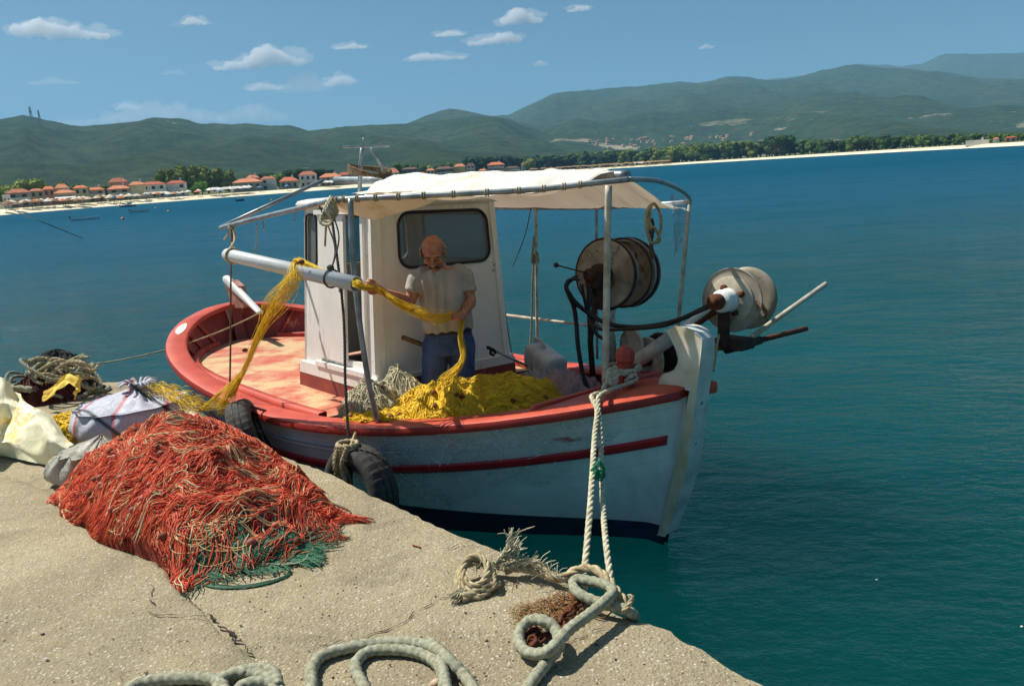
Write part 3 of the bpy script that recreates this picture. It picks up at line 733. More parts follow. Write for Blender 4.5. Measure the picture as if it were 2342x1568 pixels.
def window(c0, c1, h, name='window', rub=.012):
    b = MB(); pts = [CW(x, y, c0, c1, -.015) for x, y in h]; b.add(pts, [tuple(range(len(pts)))]); g = b.build(name, MT['glass'], BOAT, False)
    b = MB(); b.tube([CW(x, y, c0, c1, .004) for x, y in h], rub, 6, closed=True); b.build('window_seal', MT['black'], g); return g
# near side (faces the quay): aft window, sliding door, open doorway, corner
b = MB()
hn = wallhole(b, c00, c10, (0, .25), (0, 1), (.035, .205, .63, .955, .05, .8))
panel(b, c00, c10, .25, .44, 0, 1, -.004); panel(b, c00, c10, .86, 1, 0, 1); panel(b, c00, c10, .44, .86, .955, 1, -.002); panel(b, c00, c10, .44, .86, 0, .07, -.002)
# front
OUT = 1.0
hf = wallhole(b, c10, f10, (0, 1), (0, 1), (.19, .925, .63, .955, .09, .9))
hr = wallhole(b, f00, c00, (0, 1), (0, 1), (.12, .88, .62, .93, .06, .9))
hs = wallhole(b, f10, f00, (0, 1), (0, 1), (.1, .9, .62, .93, .06, .9))
b.build('wheelhouse_wall', MT['cabin_paint'], BOAT, False)
window(c00, c10, hn, rub=.008); window(c10, f10, hf); window(f00, c00, hr); window(f10, f00, hs)
b = MB(); panel(b, c00, c10, .30, .645, .055, .95, .03, .004); dr = b.build('sliding_door', MT['cabin_paint'], BOAT, False)
b = MB(); b.box(CW(.60, .55, c00, c10, .04), (.02, .02, .16), BM, .004); b.build('door_handle', MT['galv'], dr, False)
b = MB()
panel(b, c00, c10, -.02, 1.02, -.075, 0.0, .035, -.03); panel(b, c10, f10, -.01, 1.02, -.06, 0, .03, -.03)
panel(b, c00, c10, .24, .90, .0, .03, .05, .0); panel(b, c00, c10, .24, .90, .955, .985, .05, .0)
for u in (.262, .87, .985): panel(b, c00, c10, u, u+.03, 0.03, .955, .024, 0)
panel(b, c10, f10, 0, .05, 0, 1, .022, 0); panel(b, c10, f10, .955, 1.0, 0, 1, .016, 0)
b.build('wall_trim', MT['cabin_paint'], BOAT, False)
b = MB()
for u in (.245, .845): panel(b, c00, c10, u, u+.012, .03, .95, .006, 0)
b.build('door_groove', MT['rope_brown'], BOAT, False)
# roof slab, rounded
b = MB(); rings = []
for z, gro in ((2.085, .0), (2.10, .05), (2.125, .06), (2.15, .045), (2.165, -.02), (2.175, -.15)):
    r = []
    for x, y in rrect(-.01, 1.01, 0, 1, .06, 1, 6):
        ca = lerp(2.915, 3.93, x); cn = lerp(-.565, .56, y); r.append(M(ca+(x-.5)*2*gro, cn+(y-.5)*2*gro, z+.0))
    rings.append(r)
b.loft(rings, True, True); b.build('wheelhouse_roof', MT['cabin_paint'], BOAT)
b = MB(); rings = []
for z, gro in ((.60, .012), (.80, .005)):
    rings.append([M(x, y, z) for x, y in ((2.84-gro, .66+gro), (4.0+gro, .66+gro), (4.05+gro, -.69-gro), (2.84-gro, -.66-gro))])
b.loft(rings, True, True); b.build('wheelhouse_coaming', MT['inner_red'], BOAT, False)
b = MB(); b.box(M(3.42, 0, .79), (1.05, 1.2, .03), BM); b.box(M(3.75, -.1, 1.12), (.25, .9, .62), BM, .02); b.build('wheelhouse_interior', simple('dark_brown_wood', rgb(84, 62, 46), rgb(60, 44, 34), 5), BOAT, False)

# ------------------------------------------------------------ awning frame
NP = [M(2.64, 1.15, 1.96), M(3.3, 1.17, 2.03), M(4.0, 1.17, 2.10), M(4.42, 1.16, 2.145), M(4.62, 1.15, 2.15), M(5.03, .9, 2.155), M(5.54, .5, 2.17), M(5.82, .3, 2.195), M(5.97, .15, 2.21)]
FP = [M(2.9, -1.0, 2.05), M(3.6, -1.12, 2.04), M(4.4, -1.12, 2.03), M(5.1, -1.05, 2.04), M(5.50, -1.13, 2.06)]
RP = [M(2.5, 0, 2.33), M(3.2, 0, 2.305), M(4.4, 0, 2.275), M(5.4, 0, 2.25), M(5.84, .0, 2.235)]
def part(name, mat, fn, smooth=True, parent=None):
    b = MB(); fn(b); return b.build(name, MT[mat] if isinstance(mat, str) else mat, parent or BOAT, smooth)
part('awning_rail', 'galv', lambda b: b.tube(spline(NP, 6), .017, 10))
part('awning_rail', 'galv', lambda b: b.tube(spline(FP, 6), .018, 10))
part('ridge_tube', 'galv', lambda b: b.tube(spline(RP, 5), .032, 12))
HP = [NP[-1], M(5.98, -.1, 2.20), M(5.85, -.5, 2.15), M(5.68, -.85, 2.10), FP[-1]]
part('awning_hoop', 'galv', lambda b: b.tube(spline(HP, 6), .015, 10))
part('boom', 'galv', lambda b: b.tube([BN(507, 519, 1.12), M(2.45, .1, 2.33)], .016, 10))
def pst(pts, r, mat='post_paint', name='awning_post'): part(name, mat, lambda b: b.tube(spline(pts, 6), r, 10))
pst([M(4.62, 1.15, 2.15), M(4.62, 1.16, 1.7), M(4.64, 1.13, 1.1), M(4.66, 1.08, .72)], .018, 'galv')
pst([BA(1392, 424, 5.86), BA(1388, 640, 5.84), BA(1384, 885, 5.80)], .021)
pst([BN(1225, 445, -1.12), BN(1228, 725, -1.12), BN(1230, 790, -1.14)], .014)
pst([BN(1364, 445, -1.12), BN(1364, 560, -1.12), BN(1366, 820, -1.14)], .012, 'galv')
pst([M(5.50, -1.13, 2.06), BA(1553, 720, 5.47), BA(1545, 800, 5.45)], .015)
part('side_rail', 'post_paint', lambda b: b.tube([BN(1150, 719, -1.14), BN(1330, 742, -1.16), BN(1480, 748, -1.15)], .012, 8))
for x in (1232, 1480):
    pass
# mast frame on the roof
part('mast', 'galv', lambda b: (b.tube([BN(822, 455, .12), BN(825, 372, .12), BN(829, 337, .12)], .018, 10), b.tube([BN(878, 390, .0), BN(849, 338, .10)], .016, 10),
     b.box(BN(838, 335, .11), (.02, .38, .018), np.stack([bZ, bA*.55-bN*.83, bN*.55+bA*.83]), .003), b.tube([BN(831, 335, .11), BN(831, 315, .11)], .005, 6)))
# canvas awning
t = NT('cream_canvas'); cc = t.ramp(t.noise(2.2, 6, .65), [(.42, rgb(246, 242, 230)), (.58, rgb(250, 248, 240)), (.68, rgb(232, 214, 172))]); t.color(cc); t.set(Roughness=.85)
trn = t.N.new('ShaderNodeBsdfTranslucent'); t.L.new(t.mix(0.5, cc, rgb(214, 160, 100)), trn.inputs[0]); mx = t.N.new('ShaderNodeMixShader'); mx.inputs[0].default_value = .22
t.L.new(t.b.outputs[0], mx.inputs[1]); t.L.new(trn.outputs[0], mx.inputs[2]); t.L.new(mx.outputs[0], t.N['Material Output'].inputs[0]); t.bump(t.noise(9, 5, .6), .5, .02); MT['canvas'] = t.m
nsp, fsp, rsp = spline(NP[3:-1], 20), spline(FP[1:], 20), spline(RP, 20)
def at(sp, f): k = min(len(sp)-1, max(0, f*(len(sp)-1))); i = int(k); j = min(i+1, len(sp)-1); return sp[i]+(sp[j]-sp[i])*(k-i)
def canv(u, v): # u along, v 0 near rail .. .5 ridge .. 1 far rail
    pn = at(nsp, .02+.86*u); pr_ = at(rsp, .30+(.62 if v < .5 else .62+.07*min(1, (v-.5)*5))*u)+bZ*.040; pf = at(fsp, .02+.98*u)
    if v < .5:
        k = v*2; p = pn+(pr_-pn)*k; z = -.10*math.sin(math.pi*min(1, k*1.5))*(1-k)*(1.25-u)-.012*(1-k)
    else:
        k = (v-.5)*2; p = pr_+(pf-pr_)*k; z = -.06*math.sin(math.pi*k)-.07*k*(u**4)
    wv = .022*nz(u*9, v*5, 2)+.010*nz(u*28, v*9, 6)+.02*math.sin(u*math.pi*9)*max(0, 1-abs(v-.12)*8)*.6
    return p+bZ*(z+wv)+bA*.02*nz(v*7, u*3)
b = MB(); b.grid(90, 40, canv); aw = b.build('awning_canvas', MT['canvas'], BOAT)
# valance hanging below the near rail at the aft end, over the wheelhouse
b = MB()
def val(u, v):
    p = at(spline(NP[2:6], 10), .10+u*.80)+(-bN*.02)
    drop = .02+.115*math.sin(math.pi*min(1, u*1.0))**.7
    return p-bZ*drop*v-bN*.22*v+bZ*.012*nz(u*14, v*4)
b.grid(40, 8, val)
b.grid(24, 6, lambda u, v: M(3.75+.75*u, .62-.62*v, 2.19+.10*v**.8-.02*math.sin(math.pi*v)+.010*nz(u*7, v*6)))
b.build('awning_flap', MT['canvas'], BOAT)
# ties along the rail
for k in range(15):
    b = MB(); p = at(nsp, k/14); d = at(nsp, min(1, k/14+.01))-p; d = d/(np.linalg.norm(d)+1e-9); u = np.cross(d, V3(0, 0, 1))
    for q in (-.008, .006): b.tube([p+d*q+(u*math.cos(a)+bZ*math.sin(a))*.020 for a in np.linspace(0, 2*math.pi, 13)[:-1]], .004, 5, closed=True)
    b.build('rail_tie', MT['rope_tan'], BOAT)
t = NT('thin_grey_film'); t.color(rgb(170, 176, 180)); t.set(Roughness=.4); tr = t.N.new('ShaderNodeBsdfTransparent'); mx = t.N.new('ShaderNodeMixShader')
t.L.new(t.ramp(t.noise(9, 5, .7), [(.3, .25), (.7, .7)]), mx.inputs[0]); t.L.new(tr.outputs[0], mx.inputs[1]); t.L.new(t.b.outputs[0], mx.inputs[2]); t.L.new(mx.outputs[0], t.N['Material Output'].inputs[0]); MT['film'] = t.m
b = MB(); pA, pB = BA(1535, 440, 5.66), M(5.50, -1.13, 2.05)
b.grid(10, 16, lambda u, v: pA+(pB-pA)*u*(1-.72*v)+(pB-pA)*.2*v-bZ*(.42*v*(1-.2*u))+bA*.03*nz(u*5, v*6)+bN*.03*nz(u*6, v*7, 3)); b.build('film_flap', MT['film'], BOAT)
# ------------------------------------------------------------ net hauler amidships and bow roller (bolted to the boat)
t = NT('worn_reel_enamel'); c = t.ramp(t.noise(3.5, 8, .7), [(.35, rgb(150, 136, 116)), (.5, rgb(186, 176, 156)), (.62, rgb(206, 200, 182))])
c = t.mix(t.ramp(t.noise(7, 8, .75, None, .6), [(.56, 0.0), (.62, .9)]), c, rgb(128, 84, 54)); t.color(c); t.set(Roughness=.55, Metallic=.0); t.bump(t.noise(30, 6, .7), .5, .004); MT['reel'] = t.m
MT['reel_grey'] = simple('grey_shaded_weathered_flange', rgb(178, 170, 154), rgb(134, 124, 106), 5, .5, chip=rgb(128, 88, 60), chipat=.59, chipscale=7, bump=.3)  # greyed below the reel enamel to put shade into the discs; chips are rust
dishp = [(0, .1), (.25, .1), (.62, .0), (.90, .25), (.97, .35), (1, .1), (.99, -.2), (.9, -.05), (.6, -.35), (0, -.35)]
def rel(p, a=0, n=0, z=0): return p+bA*a+bN*n+bZ*z
R1 = BA(1384, 627, 5.04); ax1 = bN*.985+bA*.12+bZ*.05; ax1 /= np.linalg.norm(ax1)
b = MB(); R1b = R1-ax1*.33
hauler = part('net_hauler', 'rust_dark', lambda b: (b.tube([R1+ax1*.16, R1-ax1*.36], .045, 16), b.disc(R1+ax1*.06, ax1, .08, .08, 20), b.box(R1+ax1*.12-bZ*.03, (.11, .12, .13), BM, .01),
      b.box(R1+ax1*.10-bZ*.17, (.08, .07, .16), BM, .01), b.disc(R1+ax1*.19, ax1, .05, .05, 14)))
for c0 in (R1, R1b):
    part('reel_disc', 'reel_grey', lambda b: b.disc(c0, ax1, .255, .05, 56, dishp), parent=hauler)
    u = np.cross(ax1, V3(0, 0, 1)); u /= np.linalg.norm(u); w = np.cross(ax1, u)
    part('reel_rim', 'rust_dark', lambda b: b.tube([c0+(u*math.cos(a)+w*math.sin(a))*.262 for a in np.linspace(0, 2*math.pi, 61)[:-1]], .010, 6, closed=True), parent=hauler)
    part('reel_hoop', 'galv', lambda b: b.tube([c0-ax1*.05+(u*math.cos(a)+w*math.sin(a))*.25 for a in np.linspace(0, 2*math.pi, 61)[:-1]], .007, 6, closed=True), parent=hauler)
for c0, o_, r_ in ((R1, -.02, .20), (R1, -.03, .235), (R1b, .10, .262), (R1b, .07, .245), (R1b, .04, .258)):
    u = np.cross(ax1, V3(0, 0, 1)); u /= np.linalg.norm(u); w = np.cross(ax1, u)
    part('reel_hoop', 'galv' if r_ < .26 else 'rust_dark', lambda b: b.tube([c0+ax1*o_+(u*math.cos(a)+w*math.sin(a))*r_ for a in np.linspace(0, 2*math.pi, 61)[:-1]], .008, 6, closed=True), parent=hauler)
for q in range(5): part('reel_spoke', 'galv', lambda b: b.tube([R1+ax1*.035+(u*math.cos(q*1.2566+.4)+w*math.sin(q*1.2566+.4))*.06, R1+ax1*.02+(u*math.cos(q*1.2566+.4)+w*math.sin(q*1.2566+.4))*.25], .006, 6), parent=hauler)
part('control_lever', 'rust_dark', lambda b: (b.tube([R1+ax1*.14, BA(1272, 606, 5.0)], .006, 6), b.ell(BA(1272, 606, 5.0), .019)), parent=hauler)
part('support_column', 'reel', lambda b: b.tube([rel(R1, 0, -.06, -.05), BA(1392, 760, 5.06), BA(1402, 870, 5.1)], .048, 14), parent=hauler)
part('support_bracket', 'rust_dark', lambda b: (b.tube([rel(R1, 0, .1, -.1), BA(1350, 780, 5.05), BA(1358, 890, 5.05)], .022, 8), b.tube([rel(R1, 0, .12, -.1), BA(1345, 700, 5.1), BA(1352, 860, 5.1)], .012, 8)), parent=hauler)
def hose(pts, r=.016): part('hydraulic_hose', 'black', lambda b: b.tube(spline(pts, 10), r, 8), parent=hauler)
hose([BA(1318, 632, 5.1), BA(1296, 650, 5.1), BA(1300, 672, 5.1), BA(1312, 700, 5.1), BA(1318, 740, 5.1), BA(1322, 790, 5.12), BA(1332, 850, 5.15), BA(1345, 895, 5.2)])
hose([BA(1300, 668, 5.12), BA(1315, 690, 5.12), BA(1345, 715, 5.15), BA(1390, 740, 5.3), BA(1450, 748, 5.55), BA(1510, 742, 5.8), BA(1560, 728, 6.0), BA(1608, 705, 6.15), BA(1628, 696, 6.2)])
hose([BA(1330, 650, 5.14), BA(1338, 690, 5.14), BA(1350, 730, 5.16), BA(1372, 752, 5.3), BA(1440, 752, 5.55), BA(1520, 744, 5.85), BA(1590, 716, 6.1), BA(1626, 700, 6.2)], .012)
hose([BA(1325, 640, 5.12), BA(1300, 640, 5.12), BA(1298, 660, 5.13), BA(1320, 700, 5.13), BA(1350, 700, 5.12), BA(1352, 660, 5.1)], .009)
hose([BA(1345, 650, 5.12), BA(1348, 720, 5.13), BA(1362, 760, 5.2), BA(1380, 775, 5.25)], .013)
# lower drum behind the samson post
D3 = BA(1488, 820, 5.38); ax3 = bN*.97-bA*.2; ax3 /= np.linalg.norm(ax3)
drum = part('line_drum', 'rust_dark', lambda b: (b.disc(D3, ax3, .05, .3, 16), b.disc(D3-ax3*.10, ax3, .185, .03, 40, dishp)))
part('reel_disc', 'reel', lambda b: b.disc(D3+ax3*.02, ax3, .165, .035, 44, dishp), parent=drum)
part('drum_cover', 'reel', lambda b: b.disc(BA(1446, 790, 5.25), ax3, .13, .05, 36, dishp), parent=drum)
# boom that carries the bow roller
R2 = BA(1672, 686, 6.22); ax2 = bN*.99+bA*.10+bZ*.06; ax2 /= np.linalg.norm(ax2)
R2b = R2-ax2*.24
roller = part('bow_roller', 'rust', lambda b: (b.tube([R2+ax2*.20, R2-ax2*.26], .03, 14), b.disc(R2+ax2*.20, ax2, .05, .05, 14), b.disc(R2+ax2*.235, ax2, .028, .02, 10), b.disc(R2+ax2*.165, ax2, .038, .05, 8)))
part('roller_hub', 'white_paint', lambda b: b.disc(R2+ax2*.095, ax2, .07, .11, 28, [(0, -.5), (1.1, -.5), (1, -.3), (1, .35), (.85, .5), (0, .5)]), parent=roller)
for c0, k in ((R2, 1), (R2b, -1)):
    fl_ = part('roller_flange', 'reel_grey', lambda b: b.disc(c0, ax2*k, .20, .03, 64, [(0, .1), (.80, .1), (.96, -.3), (.985, .0), (1, -.3), (.985, -.6), (.7, -.35), (0, -.35)]), parent=roller)
part('flange_plate', 'reel', lambda b: b.disc(R2+ax2*.006, ax2, .148, .012, 56, [(0, .5), (.97, .5), (1, .2), (1, -.5), (0, -.5)]), parent=roller)
for q in range(4):
    a_ = q*math.pi/2+.5; u_ = np.cross(ax2, V3(0, 0, 1)); u_ /= np.linalg.norm(u_); w_ = np.cross(ax2, u_); part('plate_bolt', 'rust', lambda b: b.disc(R2+ax2*.02+(u_*math.cos(a_)+w_*math.sin(a_))*.085, ax2, .02, .03, 12), parent=roller)
part('roller_bracket', 'rust_dark', lambda b: (b.box(rel(R2, 0, .06, -.17)+ax2*.02, (.07, .035, .22), BM, .006), b.box(rel(R2, .02, -.02, -.27), (.20, .16, .07), BM, .012), b.tube([rel(R2, -.28, .05, -.30), rel(R2, .06, 0, -.29)], .028, 10)), parent=roller)
part('roller_arm', 'reel', lambda b: b.tube([BA(1440, 838, 5.55), BA(1540, 768, 5.85)], .048, 14), parent=roller)
part('roller_arm', 'white_paint', lambda b: b.tube([BA(1538, 768, 5.86), BA(1630, 698, 6.15)], .022, 12), parent=roller)
part('roller_arm', 'rust', lambda b: b.tube([BA(1545, 775, 5.86), BA(1640, 708, 6.17)], .02, 10), parent=roller)
part('roller_arm', 'rust', lambda b: b.tube([BA(1560, 790, 5.9), BA(1640, 795, 6.15), BA(1700, 778, 6.25)], .02, 10), parent=roller)
part('guide_bar', 'post_paint', lambda b: b.tube([BA(1700, 785, 6.22), BA(1786, 722, 6.3), BA(1889, 649, 6.4)], .017, 12), parent=roller)
part('guide_bar', 'rust', lambda b: b.tube([BA(1690, 790, 6.22), BA(1844, 751, 6.35)], .018, 12), parent=roller)
part('guide_bar_socket', 'rust_dark', lambda b: b.tube([BA(1660, 800, 6.18), BA(1740, 777, 6.26)], .027, 12), parent=roller)
def mk(name, mat, pts, r, label, cat='rope', n=8, rope=True, **k):
    b = MB(); (b.rope(pts, r, n=10) if rope else b.tube(spline(pts, n), r, 8)); return b.build(name, MT[mat], None, True, label=label, category=cat, **k)
mk('cord', 'rope_tan', [BA(1655, 720, 6.2), BA(1640, 790, 6.2), BA(1632, 850, 6.2)], .008, 'thin tan cord hanging from the bow roller down past the stem', 'cord')
mk('hanging_rope', 'rope_tan', [BA(1488, 468, 5.6), BA(1478, 490, 5.6), BA(1480, 530, 5.62), BA(1492, 556, 5.6), BA(1508, 540, 5.6), BA(1512, 500, 5.6), BA(1502, 472, 5.6), BA(1490, 470, 5.6), BA(1484, 520, 5.58), BA(1496, 520, 5.57), BA(1510, 548, 5.57), BA(1500, 556, 5.58)], .011, 'coil of tan rope hanging from the front corner of the awning')
mk('hanging_rope', 'rope_dark', [BA(1488, 470, 5.55), BA(1484, 510, 5.55), BA(1490, 560, 5.55), BA(1494, 590, 5.55), BA(1488, 570, 5.53), BA(1494, 520, 5.52), BA(1490, 500, 5.52)], .012, 'dark rope end hanging beneath the tan coil at the front corner of the awning')
mk('hanging_rope', 'rope_green', [BN(1222, 540, -1.1), BN(1216, 600, -1.08), BN(1222, 580, -1.07), BN(1232, 600, -1.09), BN(1226, 575, -1.1), BN(1218, 640, -1.08), BN(1216, 740, -1.08), BN(1212, 790, -1.05)], .010, 'dark green line knotted round the far white awning post')
mk('cord', 'rope_dark', [BN(1216, 468, -1.1), BN(1200, 540, -1.0), BN(1172, 610, -.95)], .004, 'thin stay slanting from the far rail to the wheelhouse corner', 'cord', rope=False)
mk('cord', 'rope_dark', [BN(1130, 605, -.66), BN(1150, 680, -.72), BN(1164, 770, -.9), BN(1175, 830, -1.1)], .005, 'dark cord hanging along the far edge of the wheelhouse front', 'cord', rope=False)
mk('hook', 'galv', [BN(1133, 603, -.55), BN(1126, 612, -.54), BN(1130, 620, -.53)], .006, 'small metal hook with a cord on the wheelhouse front', 'hook', rope=False)
# rope coil lying on the ridge tube behind the mast
b = MB(); c0 = BN(838, 392, .02)
for k in range(5):
    b.rope([c0-bZ*.02+bA*(.22*math.cos(a)+.05)+bN*(.15*math.sin(a))+bZ*(.009*k+.012*math.sin(a*2+k)-.045*math.cos(a)) for a in np.linspace(0, 2*math.pi, 13)[:-1]], .012, closed=True, n=8)
b.build('rope_coil', MT['rope_brown'], None, True, label='brown rope coiled over the top of the awning frame by the mast', category='rope')
# plastic pipe slung in front of the wheelhouse
pA_, pB_ = BN(519, 582, 1.34), BN(816, 650, 1.30); d = (pB_-pA_)/np.linalg.norm(pB_-pA_); w = np.cross(d, V3(0, 0, 1)); w /= np.linalg.norm(w); u = np.cross(w, d)
PR = .046
b = MB(); prof = [(0, .5), (0, .8), (.008, .95), (.02, 1.04), (.10, 1.04), (.105, 1.0)]
L = np.linalg.norm(pB_-pA_); rr = [(x, r) for x, r in prof]+[(L, 1.0), (L, .88), (L-.25, .88)]
b.loft([[pA_+d*x+(w*math.cos(a)+u*math.sin(a))*PR*r for a in np.linspace(0, 2*math.pi, 41)[:-1]] for x, r in rr], True, True)
b.build('plastic_pipe', MT['pvc'], None, True, label='long white plastic pipe hung level on ropes beside the wheelhouse', category='pipe')
def sling(p, name, label, mat='rope_dark', r=.006):
    b = MB(); b.tube([p+(w*math.cos(a)+u*math.sin(a))*(PR+r+.003) for a in np.linspace(0, 2*math.pi, 25)[:-1]], r, 6, closed=True); return b
pk = pA_+d*(L*.84); b = sling(pk, '', ''); b.ell(pk+u*-0+V3(0, 0, PR+.02), (.024, .02, .02), None, 8, 6); b.tube(spline([pk+V3(0, 0, PR), BN(775, 540, 1.22), M(4.36, 1.16, 2.13)], 8), .005, 6)
b.tube(spline([pk+V3(0, 0, PR), BN(765, 560, 1.2), M(4.25, 1.16, 2.12)], 8), .005, 6)
b.build('sling_rope', MT['rope_dark'], None, True, label='dark cord slung round the near end of the white pipe', category='rope')
pk2 = pA_+d*.10; b = sling(pk2, '', '', r=.007); tip = BN(530, 520, 1.15)
b.tube(spline([pk2+V3(0, 0, PR), BN(531, 560, 1.2), tip], 6), .009, 7); b.tube(spline([pk2+V3(0, 0, PR)+w*.03, BN(536, 550, 1.2), tip+d*.02], 6), .007, 7); b.tube(spline([tip, BN(518, 540, 1.15), BN(512, 548, 1.15)], 5), .007, 6)
b.tube(spline([tip, BN(538, 535, 1.15), BN(540, 545, 1.15)], 5), .006, 6); b.ell(tip, (.03, .025, .03), None, 8, 6)
b.build('sling_rope', MT['rope_tan'], None, True, label='tan rope slung from the boom tip round the far end of the white pipe', category='rope')
mk('hanging_line', 'rope_brown', [tip, BN(528, 640, 1.28), BN(527, 800, 1.34), BN(525, 908, 1.36)], .0075, 'long thin line hanging from the boom tip to the aft tyre', 'line')
mk('hanging_line', 'rope_dark', [M(4.44, 1.19, 2.13), BN(784, 700, 1.30), BN(790, 880, 1.38), BN(797, 1000, 1.42)], .009, 'taut dark line hanging from the awning rail to the near tyre', 'line')
for (x, y0, y1, dx) in ((600, 502, 530, 6), (675, 478, 505, -2), (588, 512, 580, -3)):
    mk('rope_end', 'rope_tan', [BN(x, y0, 1.16), BN(x+dx*.3, (y0+y1)/2, 1.16), BN(x+dx, y1, 1.16)], .004, 'short frayed rope end dangling from the aft awning pole', 'rope', rope=False, group='rope ends dangling from the awning pole')
b = MB()
for k in range(4): b.rope([M(4.42, 1.17, 2.11)+bA*(.05*math.cos(a)+.01*k)+bZ*(.055*math.sin(a)-.02*k)+bN*(.02*k+.02*math.sin(a*2)) for a in np.linspace(0, 2*math.pi, 9)[:-1]], .011, closed=True, n=8)
b.rope([M(4.42, 1.2, 2.08), M(4.38, 1.2, 1.95), M(4.36, 1.2, 1.86)], .008, n=8)
b.build('rope_knot', MT['rope_white'], None, True, label='big cream rope knot tied round the awning rail above the pipe', category='knot')
# tyre fenders
def tyre(c, ax, R, wd, label):
    ax = ax/np.linalg.norm(ax); u = np.cross(ax, V3(0, 0, 1)); u /= np.linalg.norm(u); w = np.cross(ax, u)
    T = thing('tyre_fender', c, label, 'tyre', 'tyre fenders hanging along the hull')
    n = 96; b = MB(); prof = [(.60, .35), (.64, .46), (.80, .52), (.93, .47), (.985, .36), (1, .2), (1, 0), (1, -.2), (.985, -.36), (.93, -.47), (.80, -.52), (.64, -.46), (.60, -.35), (.63, -.3), (.80, -.40), (.93, -.3), (.93, .3), (.80, .40), (.63, .3)]
    rings = []
    for j in range(n):
        a = 2*math.pi*j/n; tread = .965 if j % 3 == 0 else 1.0
        rings.append([c+(u*math.cos(a)+w*math.sin(a))*R*(rr*(tread if rr > .95 and abs(h) > .1 else 1))+ax*h*wd for rr, h in prof])
    rings.append(rings[0]); b.loft(rings, True); b.build('tyre_body', MT['tyre'], T)
    for h in (.12, -.12): 
        b = MB(); b.tube([c+(u*math.cos(a)+w*math.sin(a))*R*1.0+ax*h*wd for a in np.linspace(0, 2*math.pi, 61)[:-1]], .004, 5, closed=True); b.build('tread_groove', MT['black'], T)
    return T
MT['tyre'] = simple('weathered_tyre_rubber', rgb(74, 72, 68), rgb(46, 45, 44), 7, .85, bump=.4, bscale=30)
TC = M(4.86, 1.36, .40); tyre(TC, bN+bA*.10, .285, .17, 'worn black tyre fender tied with pale rags, the one nearer the bow')
tyre(M(3.50, 1.43, .47), V3(.93, .22, .28), .285, .17, 'faded black tyre fender seen edge-on farther aft, under the yellow net strip')
mk('fender_lashing', 'rope_dark', [M(3.50, 1.30, .64), M(3.50, 1.42, .70), M(3.52, 1.50, .72), M(3.5, 1.52, .60), M(3.5, 1.45, .55)], .010, 'dark lashing over the top of the aft tyre fender', 'rope')
b = MB(); rnd = random.Random(4); tp = TC+V3(0, 0, .25)
for k in range(9):
    o = bA*rnd.uniform(-.09, .03)+bN*rnd.uniform(.03, .10)
    b.rope([tp+o+V3(0, 0, .05), tp+o+bN*.03-V3(0, 0, .04), tp+o*1.2-V3(0, 0, rnd.uniform(.1, .2)), tp+o*.9-bA*.03-V3(0, 0, rnd.uniform(.2, .34))], rnd.uniform(.008, .014), n=8, amp=.012)
for k in range(5): b.rope([tp+bA*(.06*math.cos(a)-.04)+bN*(.06*math.sin(a)+.03)+V3(0, 0, .02*k-.03) for a in np.linspace(0, 2*math.pi, 8)[:-1]], .014, closed=True, n=8)
b.rope([M(4.66, 1.25, .70), tp+bN*.03+V3(0, 0, .05)], .01, n=8)
b.build('rag_knot', MT['rope_tan'], None, True, label='bunch of pale knotted rags tied on the near tyre fender', category='knot')
# ------------------------------------------------------------ nets in the boat
def clampb(p, m=.13):
    a, n, z = BM@(p-bO); s_ = min(.99, max(.01, (a+.03)/6.33)); zt2 = sheer(s_)
    if z > zt2-.02: lim = capn(s_, 1, .02)[1] if z > zt2+.02 else capn(s_, 1, .16)[1]
    else: lim = abs(innern(a, max(z, .15), 1, m))
    if n > lim: n = lim
    if n < -lim: n = -lim
    return M(a, n, z)
def mound(b, C, R, H, ux, uy, seed, floor=0, nu=90, nv=34, pw=1.5, fold=.05, ff=6.0, inboat=True):
    def fn(u, v):
        a = 2*math.pi*u; r = v*(1+.16*nz(math.cos(a)*1.5+seed, math.sin(a)*1.5)); x, y = r*math.cos(a), r*math.sin(a)
        h = H*max(0, 1-v**pw)**.85; f = fold*(1-abs(nz(x*ff*.4+seed, y*ff*.4)*2))*(.4+v)*min(1, (1-v)*5)+fold*.35*nz(x*ff*2, y*ff*2, seed)
        return clampb(C+ux*x*R[0]+uy*y*R[1]+V3(0, 0, 1)*max(h+f*1.3*(1 if v < .98 else .2), -.02)) if inboat else C+ux*x*R[0]+uy*y*R[1]+V3(0, 0, 1)*max(h+f*1.3*(1 if v < .98 else .2), -.02)
    b.grid(nu, nv, fn); return fn
def strands(b, fn, n, r, seed, seg=16, L=.05, jitter=.6, lift=.01, contour=0.0, sides=3, v1=.97):
    rnd = random.Random(seed)
    for k in range(n):
        u, v = rnd.random(), math.sqrt(rnd.random())*v1; pts = []; th = rnd.uniform(-jitter, jitter)+(0 if rnd.random() < contour else math.pi/2)
        rr = r*rnd.uniform(.6, 1.5); li = lift*rnd.random()
        for i in range(rnd.randint(seg//2, seg)):
            p = fn(u % 1, min(max(v, 0), 1)); pts.append(p+V3(0, 0, rr+li*abs(math.sin(i*.9+k))))
            th += rnd.uniform(-.5, .5); u += L*math.cos(th)/(2*math.pi*max(v, .15)); v += L*math.sin(th)
            if v > 1: v = 1; th = -th
            if v < .02: v = .04
        if len(pts) > 3: b.tube(pts, rr, sides)
YN = thing('yellow_net', M(4.8, .4, .3), 'heap of yellow fishing net filling the boat in front of the man', 'fishing net')
b = MB(); f1 = mound(b, M(4.74, .50, .30), (.74, .66), .58, bA, bN, 2.2, fold=.09, ff=7); f2 = mound(b, M(4.96, .16, .30), (.72, .70), .60, bA, bN, 7.7, fold=.07, ff=6)
f4 = mound(b, M(4.84, .32, .30), (.66, .62), .60, bA, bN, 5.2, fold=.06, ff=6)
